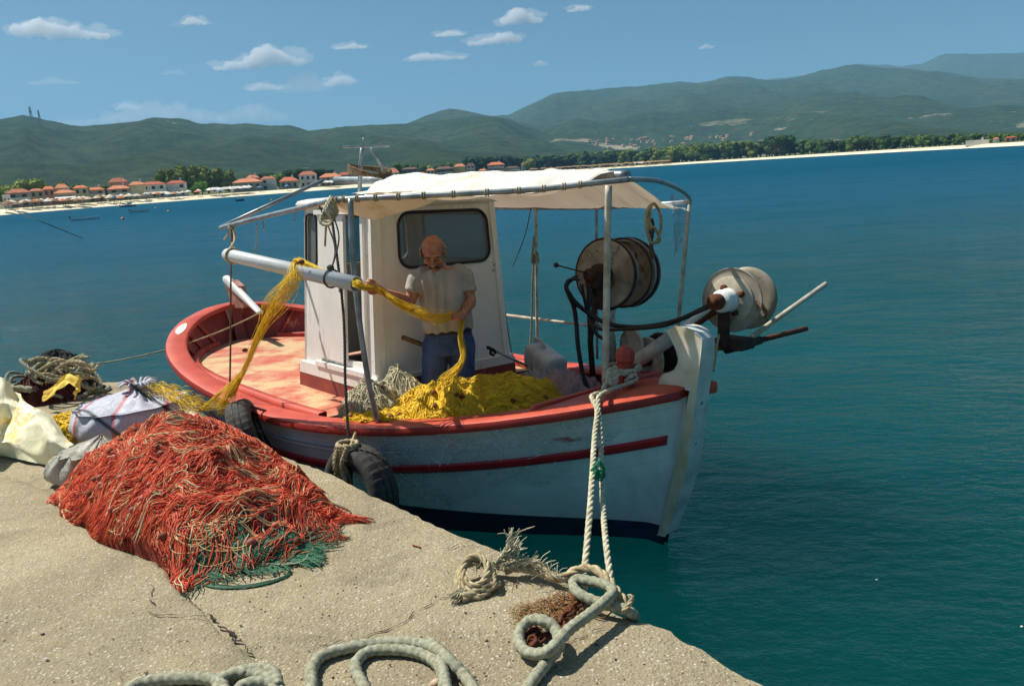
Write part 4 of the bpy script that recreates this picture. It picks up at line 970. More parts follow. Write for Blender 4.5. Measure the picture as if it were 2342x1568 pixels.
f3 = mound(b, M(4.62, .86, .56), (.52, .34), .18, bA*.8-bN*.6, bN*.8+bA*.6, 4.4, fold=.05); b.build('net_mound', MT['net_yellow'], YN)
b = MB(); strands(b, f1, 420, .0028, 1, 20, .045, .5, .008, .6); strands(b, f2, 420, .0028, 2, 20, .045, .5, .008, .6); strands(b, f4, 420, .0028, 7, 20, .045, .5, .008, .6); strands(b, f3, 260, .0026, 3, 18, .06, .7, .01, .5); b.build('net_twine', MT['net_yellow2'], YN)
rnd = random.Random(8)
for k in range(34):
    f = (f1, f2, f3)[k % 3]; p = f(rnd.random(), rnd.uniform(.25, .9)); b = MB(); a = rnd.uniform(0, 3); xx = V3(math.cos(a), math.sin(a), .2); yy = V3(-math.sin(a), math.cos(a), 0)
    b.ell(p+V3(0, 0, .012), (.022, .015, .015), np.stack([xx, yy, V3(0, 0, 1)]), 8, 6); b.build('cork_float', MT['cork'], YN)
# strip of the same net over the pipe to the man's hands
t = NT('fine_yellow_mesh'); t.color(rgb(226, 186, 44)); t.set(Roughness=.8); tr = t.N.new('ShaderNodeBsdfTransparent'); mx = t.N.new('ShaderNodeMixShader')
vv = t.vor(90, 'Distance', 'DISTANCE_TO_EDGE'); t.L.new(t.math('ADD', t.math('MULTIPLY', t.ramp(vv, [(.08, 1.0), (.18, 0.0)]), .5), t.ramp(t.noise(18, 4, .6), [(.35, .12), (.7, .5)])), mx.inputs[0])
t.L.new(tr.outputs[0], mx.inputs[1]); t.L.new(t.b.outputs[0], mx.inputs[2]); t.L.new(mx.outputs[0], t.N['Material Output'].inputs[0]); MT['mesh_y'] = t.m
def bundle(b, path, wid, n, r, seed, wob=.3):
    rnd = random.Random(seed); path = [np.array(p) for p in path]; wd = spline([V3(q, 0, 0) for q in wid], 10); sp = spline(path, 10)
    for k in range(n):
        off = V3(rnd.uniform(-1, 1), rnd.uniform(-1, 1), rnd.uniform(-1, 1)); ph = rnd.uniform(0, 9)
        b.tube([sp[i]+(off+V3(math.sin(i*.3+ph), math.cos(i*.27+ph), math.sin(i*.2+ph))*wob)*wd[i][0] for i in range(len(sp))], r, 4)
HR = BA(862, 660, 4.42); HL = BA(1052, 722, 4.52)     # the two hands
S1 = [pB_+V3(0, 0, PR*.2)-d*.05, pB_+d*.06-V3(0, 0, .005), HR, BA(905, 690, 4.48), BA(950, 712, 4.55), BA(1000, 726, 4.6), HL, BA(1054, 770, 4.6), BA(1058, 815, 4.66), BA(1040, 850, 4.7), BA(1015, 880, 4.74)]
top = pA_+d*(L*.60); S2 = [pB_-d*.03+V3(0, 0, 0), pB_-d*.25+u*0+V3(0, 0, PR*.3), top+d*.1+V3(0, 0, PR+.012), top+V3(0, 0, PR+.008)-w*.0, BN(672, 640, 1.40), BN(640, 690, 1.42), BN(604, 745, 1.43), BN(570, 820, 1.44), BN(548, 870, 1.45), BN(530, 905, 1.47)]
b = MB(); bundle(b, S1, [.016, .018, .012, .018, .03, .036, .018, .016, .018, .026, .05], 40, .0017, 5); b.build('net_strip', MT['net_yellow2'], YN)
b = MB(); bundle(b, S2, [.010, .013, .018, .022, .048, .050, .030, .013, .012, .020], 38, .0017, 6)
bundle(b, [S2[4], BN(625, 680, 1.46), BN(590, 760, 1.48), BN(556, 850, 1.5), BN(500, 900, 1.55), G(455, 938, .66)], [.04, .05, .03, .02, .012, .01], 12, .0014, 7)
bundle(b, [BN(548, 860, 1.47), BN(520, 910, 1.5), G(505, 945, .66)], [.02, .02, .03], 22, .002, 9)
b.build('net_strip', MT['net_yellow2'], YN)
b = MB(); A1 = [BN(688, 615, 1.38), BN(650, 660, 1.42), BN(615, 720, 1.44), BN(585, 780, 1.45)]; A2 = [BN(650, 630, 1.40), BN(618, 690, 1.44), BN(592, 745, 1.45), BN(570, 790, 1.46)]
a1, a2 = spline(A1, 6), spline(A2, 6); b.loft([[a1[i], a1[i]*.66+a2[i]*.34+bN*.01, a1[i]*.33+a2[i]*.67-bN*.01, a2[i]] for i in range(len(a1))], False)
T1 = [BN(548, 850, 1.46), BN(540, 900, 1.48), BZ(538, 925, .72)]; T2 = [BN(548, 850, 1.46), BN(505, 895, 1.52), G(452, 938, .665)]
b.build('net_web', MT['mesh_y'], YN); b = MB()
b.loft([[lerp(p, q, f)+V3(0, 0, -.02*math.sin(f*3.1)) for f in (0, .25, .5, .75, 1)] for p, q in zip(T1, T2)], False)
b.build('net_web', MT['mesh_y'], YN)
for p in (BA(948, 708, 4.53)+bN*.02, BN(690, 606, 1.38)+V3(0, 0, .02), BN(560, 800, 1.47), G(456, 938, .68)):
    b = MB(); b.ell(p, (.022, .016, .015), None, 8, 6); b.build('cork_float', MT['cork'], YN)
# pale net bundle by the wheelhouse corner
WN = thing('pale_net_bundle', M(4.25, .62, .55), 'tangled bundle of pale grey green net beside the wheelhouse corner', 'fishing net')
b = MB(); g1 = mound(b, M(4.20, .80, .55), (.30, .25), .30, bA, bN, 3.3, fold=.05); g2 = mound(b, M(4.17, .56, .40), (.34, .30), .50, bA, bN, 6.1, fold=.05); b.build('net_mound', MT['net_white'], WN)
b = MB(); strands(b, g1, 420, .0032, 11, 14, .12, 1.2, .04, .5); strands(b, g2, 420, .0032, 12, 14, .12, 1.2, .04, .5); b.build('net_twine', MT['rope_white'], WN)
for k in range(10):
    p = (g1, g2)[k % 2](rnd.random(), rnd.uniform(.3, .9)); b = MB(); b.ell(p+V3(0, 0, .02), (.02, .014, .014), None, 8, 6); b.build('cork_float', MT['cork'], WN)
mk('wooden_stick', 'rope_brown', [BA(920, 771, 4.15), BA(972, 790, 4.2)], .018, 'short brown wooden stick poking up from the pale net bundle', 'stick', rope=False)
# white jerrycan, pinkish bag, boathook at the far side
b = MB(); c0 = BN(1240, 822, -.62); dj = BN(1285, 862, -.55)-BN(1196, 792, -.70); dj /= np.linalg.norm(dj); w = np.cross(dj, V3(0, 0, 1)); w /= np.linalg.norm(w); uu = np.cross(w, dj)
rings = []
for f, k in ((-.20, .35), (-.19, .5), (-.165, .62), (-.13, .9), (-.10, 1), (-.02, 1), (-.01, .94), (.01, .94), (.02, 1), (.10, 1), (.11, .94), (.13, .94), (.14, 1), (.21, 1), (.225, .9), (.23, .6)):
    rings.append(ring2(c0+dj*f, w, uu, .105*k, .105*k, 28, 3.5))
b.loft(rings, True, True); J = thing('plastic_container', c0, 'white ribbed plastic container tilted on its side near the far gunwale', 'container'); b.build('container_body', simple('dull_white_plastic', rgb(212, 214, 212), rgb(190, 192, 190), 4, .4), J)
b = MB(); b.tube(spline([c0-dj*.12+w*.0+uu*.09, c0-dj*.12+uu*.14, c0-dj*.0+uu*.14, c0+dj*.02+uu*.09], 6), .012, 8); b.build('handle', simple('dull_white_plastic_b', rgb(206, 208, 206)), J)
b = MB(); b.tube([c0-dj*.2, c0-dj*.235], .032, 16); b.build('cap', simple('green_plastic', rgb(60, 90, 84)), J)
t = NT('pinkish_film'); t.color(t.ramp(t.noise(5, 5, .6), [(.4, rgb(186, 160, 168)), (.65, rgb(206, 184, 186))])); t.set(Roughness=.35); t.bump(t.noise(12, 6, .7, None, 1.0), .9, .03)
tr = t.N.new('ShaderNodeBsdfTransparent'); mx = t.N.new('ShaderNodeMixShader'); mx.inputs[0].default_value = .82; t.L.new(tr.outputs[0], mx.inputs[1]); t.L.new(t.b.outputs[0], mx.inputs[2]); t.L.new(mx.outputs[0], t.N['Material Output'].inputs[0])
b = MB(); mound(b, M(5.00, -.40, .42), (.46, .30), .40, bA, bN, 9.4, fold=.09, ff=9); b.build('plastic_bag', t.m, None, True, label='translucent pinkish plastic sack lying behind the yellow net', category='bag')
t = simple('dull_white_film', rgb(206, 206, 202), rgb(180, 182, 180), 6, .4, bump=.8, bscale=12, bd=.03)
b = MB(); mound(b, M(4.62, -.50, .46), (.26, .18), .28, bA, bN, 12.4, fold=.12, ff=9); b.build('plastic_bag', t, None, True, label='crumpled white plastic bag under the tilted container', category='bag')
BH = thing('boat_hook', M(4.5, -.5, .8), 'boat hook with black head leaning beside the wheelhouse front', 'boat hook')
b = MB(); b.tube([BA(1128, 800, 4.45), BA(1205, 836, 4.5)], .010, 8); b.build('shaft', MT['galv'], BH); b = MB(); b.tube(spline([BA(1115, 794, 4.45), BA(1128, 800, 4.45), BA(1134, 806, 4.45)], 5), .014, 8); b.tube(spline([BA(1124, 798, 4.45), BA(1122, 808, 4.45), BA(1130, 812, 4.45)], 5), .011, 8); b.build('hook_head', MT['black'], BH)
# gauze net over the shaded hull side; its white lines stand for wavy light
t = NT('fine_white_gauze'); t.color(rgb(228, 228, 224)); t.set(Roughness=.8); tr = t.N.new('ShaderNodeBsdfTransparent'); mx = t.N.new('ShaderNodeMixShader')
fo = t.ramp(t.noise(2.6, 7, .7, (1, 1, 1.5), 1.5), [(.40, .14), (.50, .26), (.56, .40), (.595, 1.0), (.64, .35), (.75, .22)]); t.L.new(fo, mx.inputs[0]); t.L.new(tr.outputs[0], mx.inputs[1]); t.L.new(t.b.outputs[0], mx.inputs[2]); t.L.new(mx.outputs[0], t.N['Material Output'].inputs[0])
b = MB(); lowx = [.70, .74, .80, .86, .90, .94, .97]; lowd = [.42, .60, .56, .42, .44, .30, .10]
def gz_(u, v):
    s = .70+.265*u; dz = float(np.interp(s, lowx, lowd))*(1+.10*nz(u*14, 1)); zt_ = sheer(s)-.055
    z = max(.13, zt_-dz*v); return hpz(s, z, 1, .017+.006*nz(u*18, v*5)+.006*nz(u*40, v*3))
b.grid(120, 24, gz_); HG = b.build('gauze_net', t.m, None, True, label='sheer white gauze net draped over the near side of the bow, its white folds standing for wavy light', category='fishing net')
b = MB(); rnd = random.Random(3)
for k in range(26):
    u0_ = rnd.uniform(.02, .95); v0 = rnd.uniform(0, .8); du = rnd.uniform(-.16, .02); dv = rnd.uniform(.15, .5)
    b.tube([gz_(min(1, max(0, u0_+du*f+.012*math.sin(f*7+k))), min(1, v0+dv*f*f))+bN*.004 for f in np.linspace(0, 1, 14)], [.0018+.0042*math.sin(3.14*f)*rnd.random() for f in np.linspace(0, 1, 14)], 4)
b.build('gauze_light_fold', simple('white_gauze_light_fold', rgb(250, 250, 250), None, 4, .7, bump=0), HG)  # white fold tubes paint in the wavy light thrown up on the hull
# ------------------------------------------------------------ mooring lines
SPp = M(5.80, float((BM@(SP-bO))[1]), 1.0)
b = MB()
lp = [SPp+bA*.10*math.cos(a)+bN*.10*math.sin(a)+bZ*(.05+.012*a/6) for a in np.linspace(0, 4*math.pi, 20)]
b.rope([q+bN*.02 for q in lp], .016)
b.rope([lp[3], BA(1400, 872, 5.86), BA(1384, 880, 5.92), BA(1378, 895, 5.95), BN(1355, 905, .48), BN(1356, 915, .54), BN(1366, 940, .60), BN(1360, 1000, .78), BN(1352, 1130, 1.15), G(1338, 1292, .68), G(1330, 1320, .67)], .0155)
b.rope([lp[8], BA(1432, 872, 5.9), BA(1448, 858, 5.92), BA(1456, 868, 5.93), BA(1430, 880, 5.95), BA(1400, 890, 5.96), BN(1372, 905, .50), BN(1368, 925, .56), BN(1374, 1000, .72), BN(1378, 1130, 1.02), BN(1386, 1240, 1.35), G(1400, 1340, .67), G(1408, 1362, .67)], .0145)
b.rope([BA(1402, 838, 5.88), BA(1410, 850, 5.9), BA(1404, 880, 5.93), BA(1390, 868, 5.93), BA(1396, 845, 5.9)], .018)
b.build('mooring_rope', MT['rope_white'], None, True, label='thick cream mooring rope looped on the bow post and dropping to the quay', category='rope')
b = MB()
for k in range(6): b.tube(spline([BN(1352+6*math.cos(k), 1070+4*k, 1.02), BN(1372, 1062-2*k, 1.04), BN(1380+3*math.sin(k*2), 1070+5*k, 1.0), BN(1360, 1078+3*k, 1.04)], 6), .005, 5)
b.build('green_twine', simple('bright_green_twine', rgb(40, 150, 110)), None, True, label='bright green twine wound round the mooring rope', category='twine')
mk('stern_line', 'rope_tan', sag(BN(596, 714, .08), G(165, 838, .80), .10, 14), .007, 'thin stern line running from the tiller to the rope heap on the quay', 'line', rope=False)
mk('cord', 'rope_dark', [FAR(-60, 432, 60), FAR(30, 480, 52), FAR(110, 513, 48), G(192, 546, -.05)], .022, 'dark mooring line slanting into the water at the far left', 'line', rope=False)
# ------------------------------------------------------------ the fisherman
MO = M(4.27, .24, .2)            # under his feet, on the cockpit floor
fw = CAM-MO; fw[2] = 0; fw /= np.linalg.norm(fw)      # he faces roughly the quay corner
rt = V3(-fw[1], fw[0], 0)         # towards the right of the picture
PXM = 303.0
def L3(x, y, z): return MO+rt*x+fw*y+V3(0, 0, 1)*z   # x right, y forward, z above the floor
def IM(px, py, y=0.0): # a point of his body seen at this spot of the photograph, y metres in front of his spine
    v = ray(px, py); t = ((MO+fw*y-CAM)@fw)/(v@fw); return CAM+v*t
def limb(b, pts, rs, n=14, sub=5, ex=1.0, axx=None):
    sp = spline(pts, sub); rr = [q[0] for q in spline([V3(r, 0, 0) for r in rs], sub)]
    b.tube(sp, rr, n); b.ell(sp[0], rr[0]*.99, None, 12, 8); b.ell(sp[-1], rr[-1]*.99, None, 12, 8)
def torso(b, secs, n=28):
    b.loft([ring2(c, ux, uy, rx, ry, n, 2.35) for c, ux, uy, rx, ry in secs], True, True)
def fuse(o, vox, smooth=6):
    m = o.modifiers.new('r', 'REMESH'); m.mode = 'VOXEL'; m.voxel_size = vox; m.use_smooth_shade = True
    q = o.modifiers.new('s', 'SMOOTH'); q.factor = .5; q.iterations = smooth
    dg = bpy.context.evaluated_depsgraph_get(); me = bpy.data.meshes.new_from_object(o.evaluated_get(dg)); old = list(o.data.materials); o.modifiers.clear(); o.data = me
    me.materials.clear(); [me.materials.append(x) for x in old]; me.polygons.foreach_set('material_index', [0]*len(me.polygons)); me.polygons.foreach_set('use_smooth', [True]*len(me.polygons))
zz = V3(0, 0, 1)
pel = IM(1026, 775); wst = IM(1024, 738, .02); chest = IM(1012, 662, .03); shc = IM(1006, 622, .04); nck = IM(1000, 606, .07); hd = IM(991, 577, .13)
shL = IM(957, 632, .04); shR = IM(1060, 628, .03)
elL = IM(936, 690, .10); wrL = IM(878, 668, .22); hdL = IM(860, 658, .26)
elR = IM(1076, 688, .06); wrR = IM(1062, 716, .20); hdR = IM(1053, 724, .25)
kL = L3(-.07, .06, .52); kR = L3(.16, .05, .52); fL = L3(-.10, 0, .07); fR = L3(.22, -.02, .07)
hipL = pel-rt*.095-zz*.04; hipR = pel+rt*.095-zz*.04
b = MB()
torso(b, [(pel-zz*.08, rt, fw, .15, .11), (pel, rt, fw, .165, .12), (wst, rt, fw, .150, .105), (chest-zz*.02, rt, fw, .148, .100), (shc-zz*.06, rt, fw, .145, .092), (shc, rt, fw, .115, .075), (nck, rt, fw, .06, .06)])
limb(b, [shc+zz*.0, nck, hd-zz*.05], [.065, .058, .055])
for sh, el, wr in ((shL, elL, wrL), (shR, elR, wrR)):
    limb(b, [lerp(shc, sh, .7), sh, lerp(sh, el, .5), el, lerp(el, wr, .35), wr], [.05, .055, .049, .042, .043, .027])
for hp, k, f in ((hipL, kL, fL), (hipR, kR, fR)):
    limb(b, [hp, lerp(hp, k, .5), k, lerp(k, f, .4), f+zz*.04], [.095, .08, .058, .056, .04]); limb(b, [f-fw*.05-zz*.02, f+fw*.06-zz*.03, f+fw*.16-zz*.04], [.045, .045, .035])
# head: tipped down towards the net
hf = fw*.80-zz*.52+rt*-.10; hf /= np.linalg.norm(hf); hu = zz-hf*(zz@hf); hu /= np.linalg.norm(hu); hr = np.cross(hf, hu); hr = hr if hr@rt > 0 else -hr
def HD(x, y, z): return hd+hr*x+hf*y+hu*z
def headfn(d):
    k = 1.0
    if d[2] < 0: k -= .10*max(0, -d[2])*(1 if abs(d[0]) > .3 else .4)
    return k
b.ell(HD(0, -.012, .028), (.078, .098, .088), np.stack([hr, hf, hu]), 28, 20, headfn)
b.ell(HD(0, .022, -.045), (.058, .068, .070), np.stack([hr, hf, hu]), 24, 16)      # jaw
b.ell(HD(0, .066, -.098), (.026, .024, .018), np.stack([hr, hf, hu]), 12, 8)       # chin
limb(b, [HD(0, .088, .012), HD(0, .104, -.018), HD(0, .110, -.034)], [.009, .013, .016])     # nose
for s in (-1, 1):
    b.ell(HD(.014*s, .100, -.036), (.010, .010, .008), np.stack([hr, hf, hu]), 8, 6)
    b.ell(HD(.079*s, -.012, -.008), (.009, .020, .032), np.stack([hr, hf, hu]), 12, 8)   # ear
    limb(b, [HD(.012*s, .092, .022), HD(.034*s, .086, .026), HD(.056*s, .068, .018)], [.008, .009, .006])  # brow
    b.ell(HD(.045*s, .062, -.028), (.024, .022, .022), np.stack([hr, hf, hu]), 10, 8)    # cheek
    b.ell(HD(.031*s, .078, .004), (.014, .010, .009), np.stack([hr, hf, hu]), 8, 6)      # lid
limb(b, [HD(-.022, .082, -.070), HD(0, .090, -.071), HD(.022, .082, -.070)], [.006, .008, .006])
# hands: palm, four fingers curled round the strip of net, thumb from the side
def hand(b, w, h, grip, side):
    d = (h-w)/np.linalg.norm(h-w); g = grip/np.linalg.norm(grip); nrm = np.cross(d, g); nrm /= np.linalg.norm(nrm)
    limb(b, [w, lerp(w, h, .5), h], [.027, .032, .033], 10, 3)
    ac = np.cross(nrm, d)
    b.ell(h, (.042, .038, .020), np.stack([d, ac, nrm]), 12, 8)
    for k, ln in enumerate((.95, 1.05, 1.0, .8)):
        o = ac*(k-1.5)*.021; p0 = h+d*.03+o; p1 = p0+d*.030*ln+nrm*.006*side; p2 = p1+d*.012+nrm*.026*ln*side; p3 = p2-d*.020+nrm*.010*side
        limb(b, [p0, p1, p2, p3], [.0105, .0100, .0092, .008], 8, 3)
    t0 = h-ac*.030-d*.012; t1 = t0-ac*.018+d*.022+nrm*.014*side; t2 = t1+d*.020+nrm*.014*side+ac*.008
    limb(b, [t0, t1, t2], [.013, .012, .0095], 8, 3)
hand(b, wrL, hdL, zz, 1); hand(b, wrR, hdR, rt, 1)
MAN = b.build('person', MT['skin'], None, True, origin=MO, label='bald man with a moustache in a grey t-shirt and blue jeans pulling yellow net', category='person'); fuse(MAN, .0048, 3)
# shirt, jeans
b = MB()
torso(b, [(wst-zz*.045, rt, fw, .182, .142), (wst+zz*.01, rt, fw, .186, .150), (lerp(wst, chest, .5), rt, fw, .180, .148), (chest, rt, fw, .176, .136), (shc-zz*.05, rt, fw, .168, .120), (shc-zz*.004, rt, fw, .145, .102), (lerp(shc, nck, .5), rt, fw, .098, .086)], 36)
for sh, el in ((shL, elL), (shR, elR)):
    e = lerp(sh, el, .62); limb(b, [lerp(shc, sh, .6), sh, lerp(sh, e, .6)], [.062, .066, .064]); b.tube([lerp(sh, e, .3), lerp(sh, e, .8), e, lerp(sh, e, 1.04)], [.062, .064, .067, .058], 16)
SHI = b.build('t_shirt', MT['shirt'], MAN, True); fuse(SHI, .006, 3)
NR_ = [v.normal.copy() for v in SHI.data.vertices]
for v, vn in zip(SHI.data.vertices, NR_):
    c = v.co.copy(); w = .010*math.sin(c.x*70+nz(c.z*5, c.x*4)*5)*max(0, 1-abs(c.z-1.2)*2)+.014*nz(c.x*11+c.y*11, c.z*6, 2); v.co += vn*w
b = MB()
torso(b, [(hipL*.5+hipR*.5-zz*.06, rt, fw, .176, .128), (pel, rt, fw, .182, .134), (wst-zz*.03, rt, fw, .166, .124)], 32)
for hp, k, f in ((hipL, kL, fL), (hipR, kR, fR)): limb(b, [hp, lerp(hp, k, .5), k, lerp(k, f, .5), f+zz*.04], [.104, .094, .078, .072, .07])
JE = b.build('jeans', MT['jeans'], MAN, True); fuse(JE, .007, 3)
NR_ = [v.normal.copy() for v in JE.data.vertices]
for v, vn in zip(JE.data.vertices, NR_):
    c = v.co.copy(); v.co += vn*(.008*nz(c.x*9+c.y*9, c.z*12, 5)+.004*math.sin(c.z*60+c.x*20)*max(0, nz(c.x*5, c.z*4)))
b = MB(); b.loft([ring2(wst-zz*(.03+.035*f), rt, fw, .176, .134, 40, 2.35) for f in (0, .2, .8, 1)], True); b.build('belt', MT['black'], MAN)
# hair: fringe round the back and sides, moustache, brows, eyes
b = MB()
for s in (-1, 1):
    for k in range(150):
        a = random.uniform(0, 1); x = (.086-.012*a)*s; y = -.02-.075*a+random.uniform(-.02, .02); z = random.uniform(-.03, .056-.01*a)
        p = HD(x*(1-.25*a), y+.03, z); b.tube([p, p+hr*s*.008-hu*.012, p+hr*s*.006-hu*.028-hf*.006], .006, 4)
for k in range(90):
    a = random.uniform(-1, 1); p = HD(.062*a, -.098-.004*abs(a)+.02*a*a, random.uniform(-.05, .05)); b.tube([p, p-hu*.018-hf*.004], .005, 4)
b.build('hair', MT['hair'], MAN)
b = MB()
for s in (-1, 1): limb(b, [HD(.003*s, .103, -.052), HD(.018*s, .100, -.056), HD(.034*s, .086, -.068)], [.009, .010, .005], 10, 5)
b.build('moustache', MT['moustache'], MAN)
for s in (-1, 1):
    b = MB(); limb(b, [HD(.012*s, .099, .025), HD(.034*s, .094, .030), HD(.054*s, .075, .021)], [.003, .0042, .0025], 6, 4); b.build('eyebrow', MT['moustache'], MAN)
    b = MB(); limb(b, [HD(.022*s, .0895, -.001), HD(.032*s, .0895, -.004), HD(.042*s, .083, -.001)], [.0015, .0025, .0015], 6, 3); b.build('eye', MT['black'], MAN)
# ------------------------------------------------------------ the red net heap on the quay
RN = thing('red_net', V3(-1.85, 4.0, QZ), 'big heap of orange red fishing net with cream cords lying on the quay', 'fishing net')
fp = [G(x, y, QZ) for x, y in ((95, 1160), (150, 1170), (150, 1195), (205, 1215), (215, 1235), (300, 1262), (345, 1280), (375, 1300), (390, 1330), (415, 1358), (455, 1338), (500, 1330), (560, 1308), (620, 1298), (700, 1290), (722, 1262), (700, 1250), (775, 1245), (770, 1225), (860, 1195), (770, 1200), (755, 1170), (748, 1146), (705, 1150), (696, 1124), (672, 1096), (640, 1070), (606, 1046))]
fp += [V3(-1.98, 4.70, QZ), V3(-2.2, 4.80, QZ), V3(-2.42, 4.78, QZ), V3(-2.58, 4.68, QZ)]+[G(x, y, QZ) for x, y in ((205, 1075), (170, 1110), (135, 1140))]
C0 = V3(-1.86, 4.05, QZ); an = [(math.atan2(p[1]-C0[1], p[0]-C0[0]), np.linalg.norm((p-C0)[:2])) for p in fp]; an.sort(); AA = np.array([a for a, r in an]); RR = np.array([r for a, r in an])
def Rr(a): return float(np.interp(a, AA, RR, period=2*math.pi))
def rsm(a): return sum(Rr(a+k) for k in (-.35, -.18, 0, .18, .35))/5
def hred(x, y):
    dx, dy = x-C0[0], y-C0[1]; a = math.atan2(dy, dx); r = math.hypot(dx, dy); rr = r/(rsm(a)*1.02)
    h = .40*max(0, 1-rr**1.45)**1.0
    f = .050*(1-abs(nz(x*3.4+1, y*3.4+5)*2.1))+.028*(1-abs(nz(x*8+1, y*8+5)*2))+.012*nz(x*24, y*24)
    e = r/Rr(a)
    return QZ+.006+h+f*min(1, max(.10, (1.04-e)*4)), e
GX0, GY0, GD = -3.3, 2.6, .0125; GN_ = 230
_hg = np.zeros((GN_, GN_)); _eg = np.zeros((GN_, GN_))
for i_ in range(GN_):
    for j_ in range(GN_): _hg[i_, j_], _eg[i_, j_] = hred(GX0+i_*GD, GY0+j_*GD)
_hl = _hg.tolist(); _el = _eg.tolist(); hred_exact = hred
def hred(x, y):
    fx = min(max((x-GX0)/GD, 0), GN_-1.01); fy = min(max((y-GY0)/GD, 0), GN_-1.01); i = int(fx); j = int(fy); fx -= i; fy -= j
    f = lambda T: (T[i][j]*(1-fy)+T[i][j+1]*fy)*(1-fx)+(T[i+1][j]*(1-fy)+T[i+1][j+1]*fy)*fx
    return f(_hl), f(_el)
def onnet(px, py):
    v = ray(px, py); t_ = (1.25-CAM_H)/v[2]
    for _ in range(400):
        p = CAM+v*t_
        if p[2] <= max(QZ, hred(p[0], p[1])[0] if hred(p[0], p[1])[1] < 1.02 else QZ): break
        t_ += .01
    return p
def fred(u, v):
    a = 2*math.pi*u; r = v*Rr(a); x, y = C0[0]+r*math.cos(a), C0[1]+r*math.sin(a); z, e = hred(x, y); return V3(x, y, z if v < .995 else QZ+.002)
t = NT('dense_red_netting')
c = t.ramp(t.noise(9, 8, .75, None, .8), [(.32, rgb(92, 34, 26)), (.46, rgb(158, 54, 38)), (.60, rgb(206, 84, 56)), (.74, rgb(216, 128, 88))]); t.color(c); t.set(Roughness=.9); t.bump(t.noise(70, 6, .8, None, 1.0), 1.0, .02)  # darkest tones paint in the shade of gaps between strands
b = MB(); b.grid(220, 70, fred); b.build('net_mound', t.m, RN)
def flow(x, y):
    e = .03; gx = hred(x+e, y)[0]-hred(x-e, y)[0]; gy = hred(x, y+e)[0]-hred(x, y-e)[0]
    dx, dy = x-C0[0], y-C0[1]; a = math.atan2(dy, dx)
    base = a+math.pi/2                       # along the contours
    side = .5+.5*math.cos(a-math.radians(205)) # lower left: strands sweep straight down
    return base+side*.9+1.5*nz(x*1.7+3, y*1.7)+1.9*nz(x*4.5, y*4.5, 3)+1.2*nz(x*11, y*11, 6)
def walk(rnd, n, st, lift=.008, wob=.25, x=None, y=None, far=.97):
    if x is None:
        while True:
            a = rnd.uniform(0, 2*math.pi); r = math.sqrt(rnd.random())*Rr(a)*far; x, y = C0[0]+r*math.cos(a), C0[1]+r*math.sin(a)
            if a > 0 or rnd.random() < .9: break
    pts = []; sg = rnd.choice((-1, 1)); w = rnd.uniform(-.35, .35); ph = rnd.uniform(0, 9); lf = rnd.random()*lift
    for i in range(n):
        z, e = hred(x, y)
        if e > 1.03: break
        pts.append(V3(x, y, z+.003+lf*(1+math.sin(i*.7+ph))))
        th = flow(x, y)+w+rnd.uniform(-wob, wob); x += sg*st*math.cos(th); y += sg*st*math.sin(th)
    return pts
rnd = random.Random(21); b = MB()
for k in range(7600):
    p = walk(rnd, rnd.randint(7, 20), .026, .012, .55)
    if len(p) > 3: b.cur = 0 if k % 10 < 5 else 1 if k % 10 < 8 else 2; b.tube(p, rnd.uniform(.0013, .0027), 3)
tips = [(95, 1160), (130, 1190), (860, 1195), (800, 1235), (745, 1146), (415, 1358), (300, 1265), (775, 1245)]
for tx, ty in tips:
    q = G(tx, ty, QZ+.006); d = C0-q; d[2] = 0; L_ = np.linalg.norm(d); d /= L_; w = V3(-d[1], d[0], 0)
    for k in range(60):
        o = rnd.uniform(-1, 1); l0 = rnd.uniform(0, .22); pts = []
        for i in range(8):
            s_ = l0+i*.05; pp = q+d*s_+w*o*(.012+.16*s_)+w*.008*math.sin(i+k); z, e = hred(pp[0], pp[1]); pts.append(V3(pp[0], pp[1], (z if e < 1 else QZ+.006)+.004))
        b.cur = k % 3; b.tube(pts, .0022, 3)
b.build('net_twine', [MT['net_red2'], MT['net_red3'], MT['net_pink']], RN)
b = MB()
for k in range(330):
    p = walk(rnd, rnd.randint(12, 46), .036, .010, .22, far=.9)
    if len(p) > 5: b.cur = 0 if k % 4 else 1; b.tube(spline(p, 2), rnd.choice((.0026, .0032, .0042)), 6)
for (px, py), R_ in (((350, 1018), .05), ((440, 1225), .09), ((505, 1165), .10), ((590, 1090), .07), ((300, 1170), .07), ((620, 1200), .07), ((505, 1235), .10), ((400, 1100), .06)): # loose hanging loops
    p0 = onnet(px, py)
    for q in range(4):
        x0, y0 = p0[0]+rnd.uniform(-.04, .04), p0[1]+rnd.uniform(-.04, .04); a0 = rnd.uniform(0, 6); pts = []
        for i in range(13):
            a = a0+i*.40; x = x0+R_*math.cos(a)*(1+.3*math.sin(q)); y = y0+R_*.6*math.sin(a); pts.append(V3(x, y, hred(x, y)[0]+.012))
        b.cur = 0; b.tube(spline(pts, 2), .0032, 6)
b.build('cream_cord', [MT['cord_cream'], simple('pale_green_cord', rgb(196, 200, 156))], RN)
for k in range(85):
    p = walk(rnd, 3, .03, 0, far=.93)
    if not p: continue
    a = rnd.uniform(0, 6.28); x_ = V3(math.cos(a), math.sin(a), rnd.uniform(-.3, .3)); x_ /= np.linalg.norm(x_); y_ = np.cross(V3(0, 0, 1), x_); y_ /= np.linalg.norm(y_)
    b = MB(); r_ = rnd.uniform(.012, .019); b.ell(p[0]+V3(0, 0, .010), (r_*1.35, r_, r_), np.stack([x_, y_, np.cross(x_, y_)]), 10, 8); b.build('float', MT['float'] if k % 3 else MT['cork'], RN)
